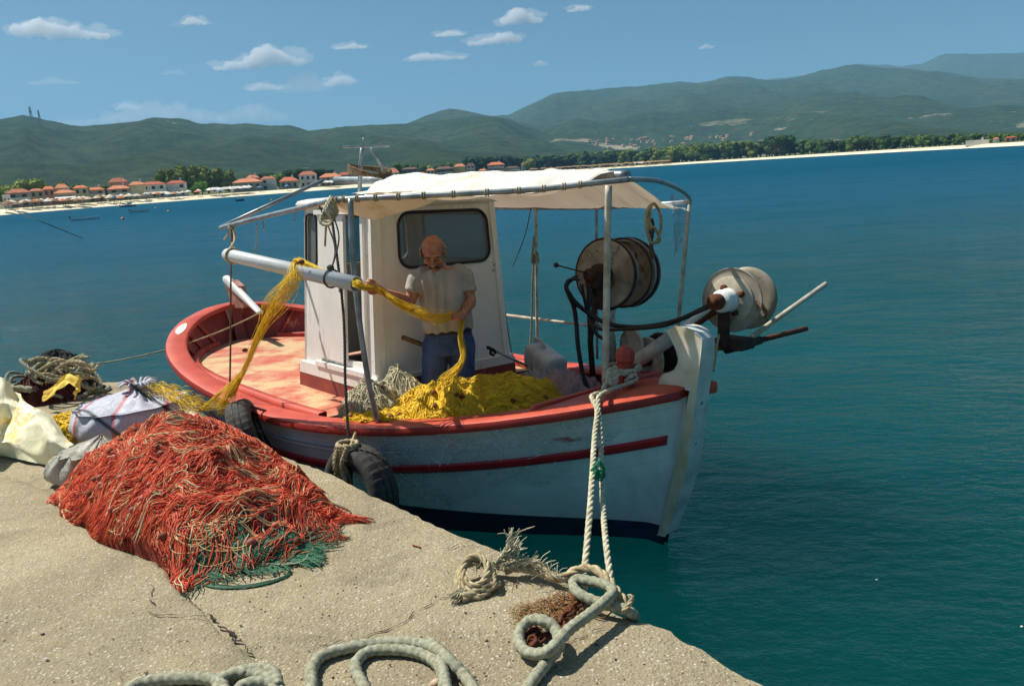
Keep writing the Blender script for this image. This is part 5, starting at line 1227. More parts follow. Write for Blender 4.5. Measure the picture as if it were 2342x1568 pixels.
# green netting caught at the lower right of the heap
GN = thing('green_net', G(640, 1265, QZ), 'patch of dark green netting spilling from under the lower edge of the red heap', 'fishing net')
b = MB(); rnd = random.Random(77)
def gpoly(): # inside a band along the lower right rim
    t_ = rnd.random(); x = 415+t_*290; yb = float(np.interp(x, [415, 480, 560, 640, 705], [1320, 1315, 1298, 1292, 1285])); yt = float(np.interp(x, [415, 480, 560, 640, 705], [1302, 1278, 1240, 1218, 1225])); return x, yt+(yb-yt)*rnd.random()
for k in range(340):
    px, py = gpoly(); q = onnet(px, py); x, y = q[0], q[1]; th = rnd.uniform(-.7, .7)+(0 if rnd.random() < .7 else 1.5); pts = []
    for i in range(rnd.randint(6, 14)):
        z, e = hred(x, y)
        if e > 1.10: break
        pts.append(V3(x, y, (z if e < 1.02 else QZ+.008)+.010)); th += rnd.uniform(-.45, .45); x += .022*math.cos(th); y += .022*math.sin(th)
    if len(pts) > 2: b.cur = k % 2; b.tube(pts, rnd.uniform(.0016, .003), 3)
for k in range(26): # wisps and the round loop on the concrete
    o = rnd.uniform(-1, 1); c_ = G(560, 1322, QZ+.006); pts = []
    for i in range(22):
        a = math.pi*(.95+1.15*i/21); pts.append(c_+V3(.19*math.cos(a)*(1+.05*o)+.0, -.10*abs(math.sin(a))*(1+.14*o)+.03, .002+.001*o)+V3(0, .004*math.sin(i+k), 0))
    b.cur = 1; b.tube(pts, .0014, 3)
for k in range(40):
    o = rnd.uniform(-1, 1); p0 = G(690, 1280, QZ+.008); p1 = G(738, 1294, QZ+.006); b.cur = 0; b.tube([p0+V3(-.08, .05*o, .01), p0+V3(0, .03*o, .004), p1+V3(rnd.uniform(-.06, 0), .004*o, 0)], .002, 3)
b.build('net_twine', [MT['net_green'], simple('sea_green_twine', rgb(54, 116, 86))], GN)
b = MB()
for (pts) in ([(700, 1245), (705, 1270), (690, 1290), (640, 1296), (600, 1290), (560, 1270)], [(520, 1250), (560, 1285), (620, 1296), (680, 1290)], [(600, 1210), (612, 1240), (606, 1260)], [(455, 1290), (452, 1308), (440, 1314)]):
    b.tube(spline([V3(onnet(x, y)[0], onnet(x, y)[1], onnet(x, y)[2]+.012) for x, y in pts], 8), .0038, 6)
b.build('pale_cord', MT['rope_green'], GN)
# ------------------------------------------------------------ sacks and sheets
def sackmat(name, c1, c2, stripe=None, alpha=1.0, gl=.35):
    t = NT(name); c = t.ramp(t.noise(3.5, 6, .65, None, .8), [(.38, c2), (.62, c1)])
    if stripe:
        for (sx, col, w_, off) in stripe:
            wv = t.N.new('ShaderNodeTexWave'); wv.inputs['Scale'].default_value = sx; wv.inputs['Distortion'].default_value = 1.6; wv.inputs['Detail'].default_value = 1; wv.inputs['Phase Offset'].default_value = off; wv.bands_direction = 'DIAGONAL' if off > 1 else 'X'
            t.L.new(t.tc, wv.inputs[0]); c = t.mix(t.ramp(wv.outputs['Fac'], [(w_, 0.0), (w_+.03, 1.0)]), c, col)
    t.color(c); t.set(Roughness=gl); t.bump(t.noise(11, 7, .7, None, 1.4), .8, .02)
    if alpha < 1:
        tr = t.N.new('ShaderNodeBsdfTransparent'); mx = t.N.new('ShaderNodeMixShader'); mx.inputs[0].default_value = alpha; t.L.new(tr.outputs[0], mx.inputs[1]); t.L.new(t.b.outputs[0], mx.inputs[2]); t.L.new(mx.outputs[0], t.N['Material Output'].inputs[0])
    return t.m
def sack(name, C, R, H, seed, mat, label, cat, tiedir, pleat=.05, np_=13, parent=None, **k):
    # belly that gathers in pleats into a tied neck leaning to tiedir
    b = MB()
    def fn(u, v):
        a = 2*math.pi*u
        if v < .72: k_ = v/.72; rad = math.sin(math.pi*(.08+.62*k_))**.75; z = H*(1-math.cos(math.pi*k_*.5*1.15))*.62; neck = 0
        else: k_ = (v-.72)/.28; rad = .86*(1-k_)**1.3+.10; z = H*(.70+.30*k_)-.0; neck = k_
        pl_ = 1+pleat*(v**1.5)*math.sin(a*np_+nz(a*2, v*3)*3)+.10*nz(math.cos(a)*1.8+seed, math.sin(a)*1.8, v*2.2)+.05*nz(math.cos(a)*5+seed, math.sin(a)*5, v*6)
        r = rad*pl_; off = tiedir*(v**2.2)
        return C+V3(R[0]*r*math.cos(a), R[1]*r*math.sin(a), z*(1+.06*nz(math.cos(a)*2, math.sin(a)*2, seed)))+off
    b.grid(110, 50, fn); o = b.build(name, mat, parent, True, **({} if parent else dict(label=label, category=cat))); return fn, o
MT['bagmat'] = sackmat('striped_plastic_sack', rgb(206, 208, 222), rgb(182, 184, 200), [(1.1, rgb(196, 120, 128), .955, 0.0), (1.1, rgb(60, 64, 72), .972, 2.2)])
bc = G(300, 1045, QZ); SB = thing('striped_sack', bc, 'full white plastic sack with red stripes tied at the neck behind the red net', 'sack')
bc2 = V3(-2.72, 5.22, QZ)
fs, o = sack('sack_body', bc2, (.38, .34), .36, 3.1, MT['bagmat'], '', '', V3(.10, .04, 0), .055, 13, SB)
b = MB(); rnd = random.Random(6); nk = bc2+V3(.11, .04, .37)
for k in range(26):
    a = rnd.uniform(0, 6.28); p = [nk+V3(.03*math.cos(a), .03*math.sin(a), -.02), nk+V3(.08*math.cos(a), .08*math.sin(a), .03), nk+V3(.13*math.cos(a), .12*math.sin(a), .0+.03*rnd.random())]
    b.tube(spline(p, 4), [.012*(1-.6*i/8) for i in range(9)], 5)
b.build('sack_neck', MT['bagmat'], SB)
b = MB(); b.rope([nk+V3(.045*math.cos(a), .045*math.sin(a), -.02) for a in np.linspace(0, 2*math.pi, 9)[:-1]], .008, closed=True, n=8); b.build('sack_tie', MT['rope_green'], SB)
YB = thing('yellow_net', G(370, 935, QZ+.1), 'loose strands of yellow net lying over the neck of the striped sack', 'fishing net')
b = MB()
for k in range(110):
    s_ = rnd.random(); p = nk+V3(.06+.34*s_, .0-.16*s_, -.01-.14*s_*s_)+V3(rnd.uniform(-.06, .06), rnd.uniform(-.05, .05), rnd.uniform(-.02, .03)); a = rnd.uniform(-.9, .3); b.tube([p+V3(math.cos(a)*j*.03, math.sin(a)*j*.03, -.008*j+.012*math.sin(j*2+k)) for j in range(6)], .0019, 4)
b.build('net_twine', MT['net_yellow2'], YB)
YC = thing('yellow_net', G(215, 995, QZ), 'small clump of mustard yellow net between the tarpaulin and the striped sack', 'fishing net')
b = MB(); fc = mound(b, G(190, 990, QZ), (.34, .30), .12, V3(1, 0, 0), V3(0, 1, 0), 8.8, fold=.04, inboat=False); b.build('net_mound', MT['net_yellow'], YC)
b = MB(); strands(b, fc, 260, .003, 44, 14, .1, .9, .02, .5); b.build('net_twine', MT['net_yellow2'], YC)
m2 = sackmat('grey_clear_sack', rgb(204, 202, 188), rgb(150, 146, 130), None, .9, .3)
sack('clear_sack', G(182, 1098, QZ), (.19, .18), .24, 8.3, m2, 'small crumpled grey translucent sack at the left end of the red net', 'sack', V3(.12, .10, 0), .16, 11)
# tarpaulin
t = NT('cream_tarpaulin'); c = t.ramp(t.noise(3.0, 6, .7), [(.40, rgb(236, 230, 190)), (.56, rgb(240, 236, 206)), (.62, rgb(232, 206, 130)), (.70, rgb(206, 158, 80))]); t.color(c); t.set(Roughness=.75); t.bump(t.noise(10, 7, .7, None, .8), .6, .015)
TQ = [[(-260, 985), (-160, 930), (-60, 885), (15, 878), (40, 905), (62, 948)], [(-260, 1010), (-150, 990), (-60, 975), (20, 935), (70, 945), (110, 960)], [(-260, 1020), (-140, 1012), (-50, 1000), (30, 965), (90, 962), (150, 1000)], [(-260, 1030), (-120, 1030), (-40, 1030), (40, 1010), (110, 1010), (182, 1050)], [(-260, 1045), (-120, 1042), (2, 1043), (50, 1052), (130, 1070), (182, 1078)]]
TH = [[.02, .12, .30, .34, .10, .01], [.05, .15, .26, .24, .20, .04], [.05, .12, .20, .17, .24, .10], [.04, .08, .10, .12, .18, .07], [.01, .01, .012, .02, .012, .012]]
gr = np.array([[G(x, y, QZ+h) for (x, y), h in zip(r, hh_)] for r, hh_ in zip(TQ, TH)])
b = MB()
rows = [spline(list(gr[i]), 14) for i in range(5)]; cols = [spline([rows[i][j] for i in range(5)], 14) for j in range(len(rows[0]))]
def tarp(u, v):
    cu = u*(len(cols)-1); i = min(int(cu), len(cols)-2); cv = v*(len(cols[0])-1); j = min(int(cv), len(cols[0])-2); p = lerp(lerp(cols[i][j], cols[i+1][j], cu-i), lerp(cols[i][j+1], cols[i+1][j+1], cu-i), cv-j)
    f = (1-abs(nz(u*5+2, v*3+u*2)*2.4))*.050+(1-abs(nz(u*13, v*5+4)*2))*.010+.003*nz(u*40, v*30)
    p = p+V3(.02*nz(u*9, v*9), .02*nz(u*9+4, v*9), f*min(1, 5*(1-v)+.12)); p[2] = max(p[2], QZ+.006); return p
b.grid(150, 80, tarp); b.build('tarpaulin', t.m, None, True, label='stained cream tarpaulin crumpled at the left edge of the quay', category='tarpaulin')
wm = simple('white_sheet_plastic', rgb(236, 236, 232), rgb(214, 214, 210), 6, .5, bump=.6, bscale=20, bd=.01)
b = MB(); rnd = random.Random(2)
w0 = spline([G(x, y, QZ+.03) for x, y in ((450, 950), (490, 962), (530, 975), (560, 990), (585, 1005))], 10)
b.grid(50, 10, lambda u, v: (lambda p: p+V3(-.03+.09*v*(-.3), -.10*v+.02, .03*math.sin(v*3.1)*(1+nz(u*9, v*4))+.014*nz(u*16, v*6)-.02*(v > .95)))(w0[min(len(w0)-1, int(u*(len(w0)-1)))]))
b.build('white_sheet', wm, None, True, label='strip of white plastic sheet along the quay rim behind the red net', category='sheet')
# ------------------------------------------------------------ rope heap on the far corner
RH = thing('rope_heap', G(120, 905, QZ), 'heap of old ropes with maroon net and yellow rag on the far left quay corner', 'rope heap')
rnd = random.Random(12)
def loopset(b, c, n, R_, r, H_, seed):
    rd = random.Random(seed)
    for k in range(n):
        cx = c+V3(rd.uniform(-R_, R_)*.6, rd.uniform(-R_, R_)*.4, rd.uniform(0, H_)); a0 = rd.uniform(0, 6); rx, ry = R_*rd.uniform(.4, 1), R_*rd.uniform(.3, .8); tl = rd.uniform(-.5, .5)
        pts = [cx+V3(rx*math.cos(a0+a), ry*math.sin(a0+a), .05*math.sin(a*2+k)+tl*rx*math.cos(a0+a)*.5) for a in np.linspace(0, rd.uniform(3.5, 7), 10)]
        for p in pts: p[2] = max(p[2], QZ+r)
        b.rope(pts, r*.72, n=8)
b = MB(); loopset(b, G(130, 900, QZ+.04), 15, .26, .020, .26, 5); loopset(b, G(60, 905, QZ+.02), 8, .26, .020, .14, 8); b.build('rope_coils', MT['rope_green'], RH)
b = MB(); loopset(b, G(150, 895, QZ+.06), 9, .20, .018, .30, 15); b.build('rope_coils', MT['rope_tan'], RH)
b = MB(); fm = mound(b, G(112, 912, QZ), (.30, .22), .20, V3(1, 0, 0), V3(0, 1, 0), 1.1, fold=.05, inboat=False); strands(b, fm, 200, .004, 9, 12, .12, 1, .03, .5); b.build('maroon_net', MT['net_maroon'], RH)
b = MB(); fm = mound(b, G(140, 893, QZ), (.34, .24), .34, V3(1, 0, 0), V3(0, 1, 0), 3.1, fold=.07, inboat=False); b.build('dark_net', simple('black_green_netting', rgb(46, 50, 46), rgb(22, 24, 24), 16, .9), RH)
ym = simple('yellow_rag', rgb(232, 204, 92), rgb(202, 168, 60), 6, .8, bump=.6, bscale=24, bd=.01)
b = MB(); yp = spline([G(x, y, z) for x, y, z in ((98, 905, .78), (125, 890, .86), (150, 868, .98), (175, 872, 1.0), (182, 885, .94), (170, 900, .86))], 8)
b.grid(len(yp)-1, 8, lambda u, v: yp[int(round(u*(len(yp)-1)))]+V3(.03*nz(u*5, v*3), .05*(v-.5), .07*(v-.5)+.035*nz(u*7, v*4, 2))); b.build('yellow_rag', ym, RH)
b = MB(); rnd = random.Random(3)
b.rope([G(20, 893, .80), G(45, 888, .80), G(75, 892, .78), G(100, 897, .74)], .030); b.rope([G(6, 905, .72), G(20, 885, .78), G(34, 888, .80)], .022)
b.build('thick_rope', MT['rope_green'], RH)
mk('rope', 'rope_green', [G(x, y, QZ+.02) for x, y in ((150, 905), (185, 898), (240, 892), (247, 884), (215, 886), (206, 896), (180, 908), (152, 903), (146, 892))], .019, 'grey green rope looping over the concrete beside the rope heap')
# ------------------------------------------------------------ big mooring rope on the near concrete
def GQ(pts): return [G(x, y, z) for x, y, z in pts]
r1 = GQ([(1180, 1620, .672), (1215, 1560, .672), (1252, 1512, .675), (1278, 1475, .70), (1268, 1435, .72), (1242, 1418, .735), (1212, 1418, .72), (1190, 1440, .70), (1188, 1468, .69), (1204, 1490, .69), (1235, 1494, .70), (1262, 1482, .725), (1300, 1440, .735), (1340, 1410, .735), (1380, 1378, .735), (1402, 1352, .73), (1382, 1336, .73), (1348, 1328, .725), (1316, 1325, .72), (1312, 1342, .71), (1330, 1360, .71), (1372, 1378, .70), (1420, 1390, .69), (1448, 1405, .655), (1452, 1425, .56), (1452, 1450, .40)])
b = MB(); b.rope(r1, .0195, braid=True); b.build('mooring_rope', MT['rope_green'], None, True, label='thick grey green rope looped on the concrete at the quay rim below the bow', category='rope')
r2 = GQ([(690, 1640, .672), (712, 1570, .672), (712, 1532, .672), (735, 1500, .672), (790, 1482, .672), (870, 1470, .672), (950, 1470, .675), (1000, 1484, .695), (1030, 1512, .70), (1062, 1545, .675), (1100, 1600, .672)])
b = MB(); b.rope(r2, .0205, braid=True)
b.rope(GQ([(860, 1640, .672), (838, 1580, .672), (815, 1535, .672), (818, 1508, .672), (850, 1488, .672), (920, 1486, .673), (975, 1500, .674), (1008, 1530, .68), (1020, 1600, .672), (1030, 1640, .672)]), .0195, braid=True)
b.rope(GQ([(985, 1470, .674), (1004, 1490, .676), (1012, 1530, .70), (1022, 1580, .70), (1030, 1640, .68)]), .0195, braid=True)
b.build('mooring_rope', MT['rope_green'], None, True, label='two large bights of grey green rope at the bottom middle of the quay', category='rope')
r3 = GQ([(250, 1640, .70), (300, 1572, .70), (350, 1556, .70), (420, 1550, .70), (480, 1552, .70), (510, 1572, .70), (520, 1640, .70)])
b = MB(); b.rope(r3, .021, braid=True); b.rope(GQ([(490, 1660, .70), (500, 1570, .70), (520, 1545, .705), (560, 1535, .71), (600, 1545, .71), (625, 1570, .71), (640, 1640, .70)]), .021, braid=True)
b.rope(GQ([(540, 1640, .70), (548, 1575, .715), (580, 1560, .72), (620, 1562, .715), (650, 1590, .70), (680, 1660, .69)]), .020, braid=True); b.rope(GQ([(560, 1532, .715), (600, 1528, .72), (628, 1540, .72), (636, 1570, .715)]), .019, braid=True)
b.build('mooring_rope', MT['rope_green'], None, True, label='tangle of grey green rope cut by the bottom edge left of centre', category='rope')
# tan laid rope and its frayed tail on the rim
TR = thing('frayed_rope', G(1140, 1330, QZ), 'frayed cream rope coiled on the quay rim with its tail unlaid', 'rope')
b = MB()
main = GQ([(1440, 1418, .60), (1432, 1385, .68), (1405, 1345, .70), (1375, 1310, .72), (1345, 1299, .72), (1315, 1305, .71), (1290, 1320, .69), (1262, 1318, .69), (1240, 1300, .70), (1215, 1285, .715), (1190, 1290, .70), (1155, 1305, .69)])
b.rope(main, .020, n=12)
b.rope(GQ([(1262, 1322, .675), (1230, 1308, .685), (1190, 1300, .69), (1150, 1298, .69), (1110, 1285, .71), (1070, 1290, .72), (1052, 1315, .70), (1060, 1345, .675), (1100, 1352, .675)]), .016, n=12)
for k in range(3): b.rope([G(1088, 1322, .69)+V3((.075-.012*k)*math.cos(a), (.085-.012*k)*math.sin(a)*1.1, .018*k+.03*math.sin(a)) for a in np.linspace(0, 2*math.pi, 13)[:-1]], .014, closed=True)
b.rope(GQ([(1055, 1368, .665), (1080, 1356, .67), (1110, 1345, .675), (1140, 1330, .68)]), .022)
b.rope(GQ([(1108, 1288, .70), (1125, 1300, .71), (1132, 1330, .70), (1128, 1345, .675)]), .008)
b.rope(GQ([(1420, 1400, .68), (1432, 1390, .70), (1444, 1372, .72), (1446, 1362, .735), (1438, 1364, .73)]), .010)
b.build('rope_coil', MT['rope_tan'], TR)
b = MB(); rnd = random.Random(31)
def fray(p0, p1, n, spread, r, curl=.03):
    p0, p1 = np.array(p0), np.array(p1); d_ = p1-p0
    for k in range(n):
        o = V3(rnd.uniform(-1, 1), rnd.uniform(-1, 1), rnd.uniform(-.6, 1))*spread; l = rnd.uniform(.6, 1.15)
        b.tube(spline([p0+o*.2, p0+d_*.5*l+o*.6+V3(0, 0, curl*rnd.random()), p0+d_*l+o+V3(rnd.uniform(-1, 1), rnd.uniform(-1, 1), rnd.uniform(-.2, 1))*curl], 4), r*rnd.uniform(.5, 1.2), 3)
fray(G(1130, 1300, .69), G(1180, 1255, .77), 90, .022, .0022, .03); fray(G(1165, 1262, .76), G(1185, 1235, .83), 14, .03, .0022, .05)
b.build('frayed_strands', MT['rope_white'], TR); b = MB(); fray(G(1070, 1345, .68), G(1038, 1372, .665), 70, .018, .0022, .01); b.build('frayed_strands', MT['rope_white'], TR); b = MB()
for k in range(160):
    p = spline([G(1270, 1322, .69), G(1215, 1290, .71), G(1150, 1300, .70), G(1090, 1300, .70)], 20)[rnd.randint(0, 59)]; fray(p, p+V3(rnd.uniform(-.06, .06), rnd.uniform(-.05, .05), rnd.uniform(0, .04)), 1, .01, .0018, .02)
b.build('frayed_strands', MT['rope_white'], TR)
# rusty chain under the grey green loop, with a mat of rotten brown fibre
CH = thing('rusty_chain', G(1270, 1440, QZ), 'rusty chain wrapped in rotten brown fibre under the grey green rope loop', 'chain')
def link(b, c, d, up, L_=.05, W_=.03, r=.006):
    d = d/np.linalg.norm(d); s_ = np.cross(d, up); s_ /= np.linalg.norm(s_); pts = []
    for i in range(14):
        a = 2*math.pi*i/14; pts.append(c+d*math.cos(a)*L_/2+s_*math.sin(a)*W_/2)
    b.tube(pts, r, 6, closed=True)
cp = spline(GQ([(1215, 1470, .665), (1225, 1440, .672), (1245, 1455, .672), (1275, 1440, .68), (1290, 1410, .685), (1310, 1395, .685), (1330, 1375, .68), (1345, 1385, .672)]), 8)
acc = 0; b = MB(); k = 0; last = cp[0]
for i in range(1, len(cp)):
    if np.linalg.norm(cp[i]-last) > .034: link(b, (cp[i]+last)/2, cp[i]-last, V3(0, .2, 1) if k % 2 else V3(1, .3, .2)); last = cp[i]; k += 1
for q in range(9):
    c_ = G(1222+rnd.uniform(-14, 16), 1462+rnd.uniform(-16, 12), .67+.01*rnd.random()); a = rnd.uniform(0, 3); link(b, c_, V3(math.cos(a), math.sin(a), .2), V3(rnd.uniform(-1, 1), .3, 1))
b.build('chain_links', MT['rust'], CH)
b = MB(); rnd = random.Random(44)
for k in range(700):
    f = rnd.random(); px = 1185+f*150+rnd.uniform(-18, 18); py = 1415-f*40+rnd.uniform(-26, 30)
    p = G(px, py, QZ+.006+.03*rnd.random()*math.sin(math.pi*min(1, max(0, f)))); a = rnd.uniform(0, 6.28); b.cur = 0 if f < .45 or rnd.random() < .4 else 1
    b.tube([p, p+V3(.018*math.cos(a), .018*math.sin(a), .014*rnd.random()), p+V3(.034*math.cos(a+.7), .034*math.sin(a+.7), .006)], .0014, 3)
b.build('rotten_fibre', [simple('pale_brown_fibre', rgb(186, 156, 108), rgb(140, 108, 66), 30), simple('rust_brown_fibre', rgb(166, 104, 44), rgb(104, 60, 26), 30)], CH)
# little litter
MT['litter'] = simple('dry_twig', rgb(110, 84, 56), rgb(80, 58, 38), 30)
def lit(pts, r, label, mat='litter', name='twig', cat='twig', z=.008): b = MB(); b.tube(spline([G(x, y, QZ+z) for x, y in pts], 5), r, 6); b.build(name, MT[mat], None, True, label=label, category=cat)
lit([(832, 1507), (850, 1503), (868, 1500)], .004, 'short dark twig above the big rope bights', z=.006)
lit([(735, 1142), (765, 1152), (800, 1168), (790, 1185), (776, 1206)], .004, 'thin dry twig bent on the concrete left of the near tyre')
lit([(1254, 1162), (1254, 1163)], .004, 'x') if False else None
lit([(944, 1246), (955, 1249), (962, 1251)], .004, 'small orange brown leaf on the concrete right of the red net', 'cork', 'dead_leaf', 'leaf')
lit([(1340, 1402), (1380, 1412), (1400, 1396)], .003, 'thin twig lying beside the chain near the rim')
b = MB(); b.ell(G(998, 1560, QZ+.01), (.020, .016, .014), None, 10, 8, lambda d: 1+.2*nz(d[0]*2, d[1]*2, d[2]*2)); b.build('pebble', simple('pink_stone', rgb(222, 186, 156)), None, True, label='pinkish stone lying inside the rope bight at the bottom edge', category='stone')
b = MB(); b.ell(G(153, 1233, QZ+.006), (.012, .010, .008), None, 8, 6); b.build('pebble', MT['black'], None, True, label='small black pebble on the concrete below the tip of the red net', category='stone')
# ------------------------------------------------------------ the far shore: houses, trees, parasols, boats
def hmat(n, c, c2=None): return simple(n, c, c2 or tuple(v*.86 for v in c[:3])+(1,), .6, .85, bump=0)
HM = {'white': hmat('white_render', rgb(226, 224, 216)), 'cream': hmat('cream_render', rgb(222, 212, 170)), 'yellow': hmat('ochre_render', rgb(206, 184, 118)), 'pink': hmat('pink_render', rgb(206, 160, 142)),
      'grey': hmat('grey_render', rgb(176, 168, 154)), 'tan': hmat('tan_render', rgb(196, 172, 140)), 'dark': hmat('brown_render', rgb(116, 98, 84))}
MT['tile'] = simple('orange_roof_tile', rgb(216, 126, 84), rgb(190, 100, 66), 1.2, .85, bump=.4, bscale=8, bd=.1)
MT['tile_dark'] = simple('brown_roof_tile', rgb(120, 84, 68), rgb(90, 64, 54), 1.2, .85, bump=0)
MT['hglass'] = simple('dark_window_pane', rgb(54, 62, 68), rgb(40, 46, 52), 1, .25, bump=0)
MT['balc'] = simple('white_balustrade', rgb(222, 220, 212), None, 1, .7, bump=0)
TILES = [MT['tile'], simple('weathered_roof_tile', rgb(196, 120, 88), rgb(160, 92, 66), 1.2, .85, bump=0), simple('pale_roof_tile', rgb(224, 146, 104), rgb(196, 118, 80), 1.2, .85, bump=0), simple('brick_roof_tile', rgb(190, 98, 66), rgb(160, 80, 56), 1.2, .85, bump=0)]
def house(x0, x1, yr, ye, yb, wall, label, dd=30, roof='hip', tile='tile', group=None, wins=True, depth=None, awn=False):
    xm = (x0+x1)/2; d = shd(xm)+dd; p0 = dirx(xm)*d; zb_ = gz(dd)-.2
    k = math.hypot(*ray(xm, hor(xm))[:2]); px = d/F_PX/k; ux = dirx(xm); ux = V3(ux[1], -ux[0], 0); uy = np.cross(V3(0, 0, 1), ux)
    Wd = (x1-x0)*px; zy = lambda y: CAM_H+(hor(xm)-y)*px
    ze = zy(ye); zr_ = zy(yr); ze = max(ze, zb_+2); zr_ = max(zr_, ze+.4); D_ = depth or max(4.0, Wd*.62); C = V3(p0[0], p0[1], zb_)+uy*D_/2
    T = thing('house', C, label, 'house', group)
    b = MB(); Hh = ze-zb_; b.box(C+V3(0, 0, Hh/2), (Wd*.92, D_*.92, Hh), np.stack([ux, uy, V3(0, 0, 1)])); b.build('wall', HM[wall], T, False)
    b = MB(); ov = 1.0; e = [C+ux*sx*Wd/2*ov+uy*sy*D_/2*ov+V3(0, 0, Hh) for sx, sy in ((-1, -1), (1, -1), (1, 1), (-1, 1))]; r = Wd*.22 if roof == 'hip' else Wd/2
    if roof == 'flat': b.box(C+V3(0, 0, Hh+.15), (Wd*.96, D_*.96, .3), np.stack([ux, uy, V3(0, 0, 1)]))
    else:
        rl = [C-ux*r+V3(0, 0, zr_-zb_), C+ux*r+V3(0, 0, zr_-zb_)]; u_ = [q-V3(0, 0, .15) for q in e]
        b.add(e+rl, [(0, 1, 5, 4), (1, 2, 5), (2, 3, 4, 5), (3, 0, 4)]); b.add(e+u_, [(0, 1, 5, 4), (1, 2, 6, 5), (2, 3, 7, 6), (3, 0, 4, 7), (4, 5, 6, 7)])
    b.build('roof', (MT[tile] if tile != 'tile' else TILES[int(x0*7) % 4]) if roof != 'flat' else HM['white'], T, False)
    if Wd > 5 and int(x0) % 2:
        b = MB(); b.box(C+ux*Wd*.2+uy*D_*.12+V3(0, 0, zr_-zb_+.1), (.7, .6, 1.6), np.stack([ux, uy, V3(0, 0, 1)])); b.build('chimney', HM['white'], T, False)
    if wins:
        nf = max(1, int(round(Hh/2.7))); nw = max(2, int(Wd/2.6)); face = C-uy*D_*.46
        for f in range(nf):
            z = (f+.55)*Hh/nf
            for q in range(min(nw, 5)):
                if random.random() < .12: continue
                c = face+ux*((q+.5)/min(nw, 5)-.5)*Wd*.86+V3(0, 0, z); b = MB(); b.box(c, (Wd*.86/min(nw, 5)*.42, .12, Hh/nf*.46), np.stack([ux, uy, V3(0, 0, 1)])); b.build('window', MT['hglass'], T, False)
            if f and Wd > 5:
                b = MB(); b.box(face-uy*.45+V3(0, 0, f*Hh/nf), (Wd*.84, .9, .14), np.stack([ux, uy, V3(0, 0, 1)])); b.box(face-uy*.86+V3(0, 0, f*Hh/nf+.45), (Wd*.84, .06, .7), np.stack([ux, uy, V3(0, 0, 1)])); b.build('balcony', MT['balc'], T, False)
    if awn:
        b = MB(); b.add([face+ux*s1*Wd*.45+V3(0, 0, 2.6)-uy*.1 for s1 in (-1, 1)]+[face+ux*s1*Wd*.45+V3(0, 0, 2.1)-uy*2.6 for s1 in (1, -1)], [(0, 1, 2, 3)]); b.build('shade_awning', HM['white'], T, False)
    return T
def c1(x): return x*.3362
def c2(x): return 780.9+x*.3362
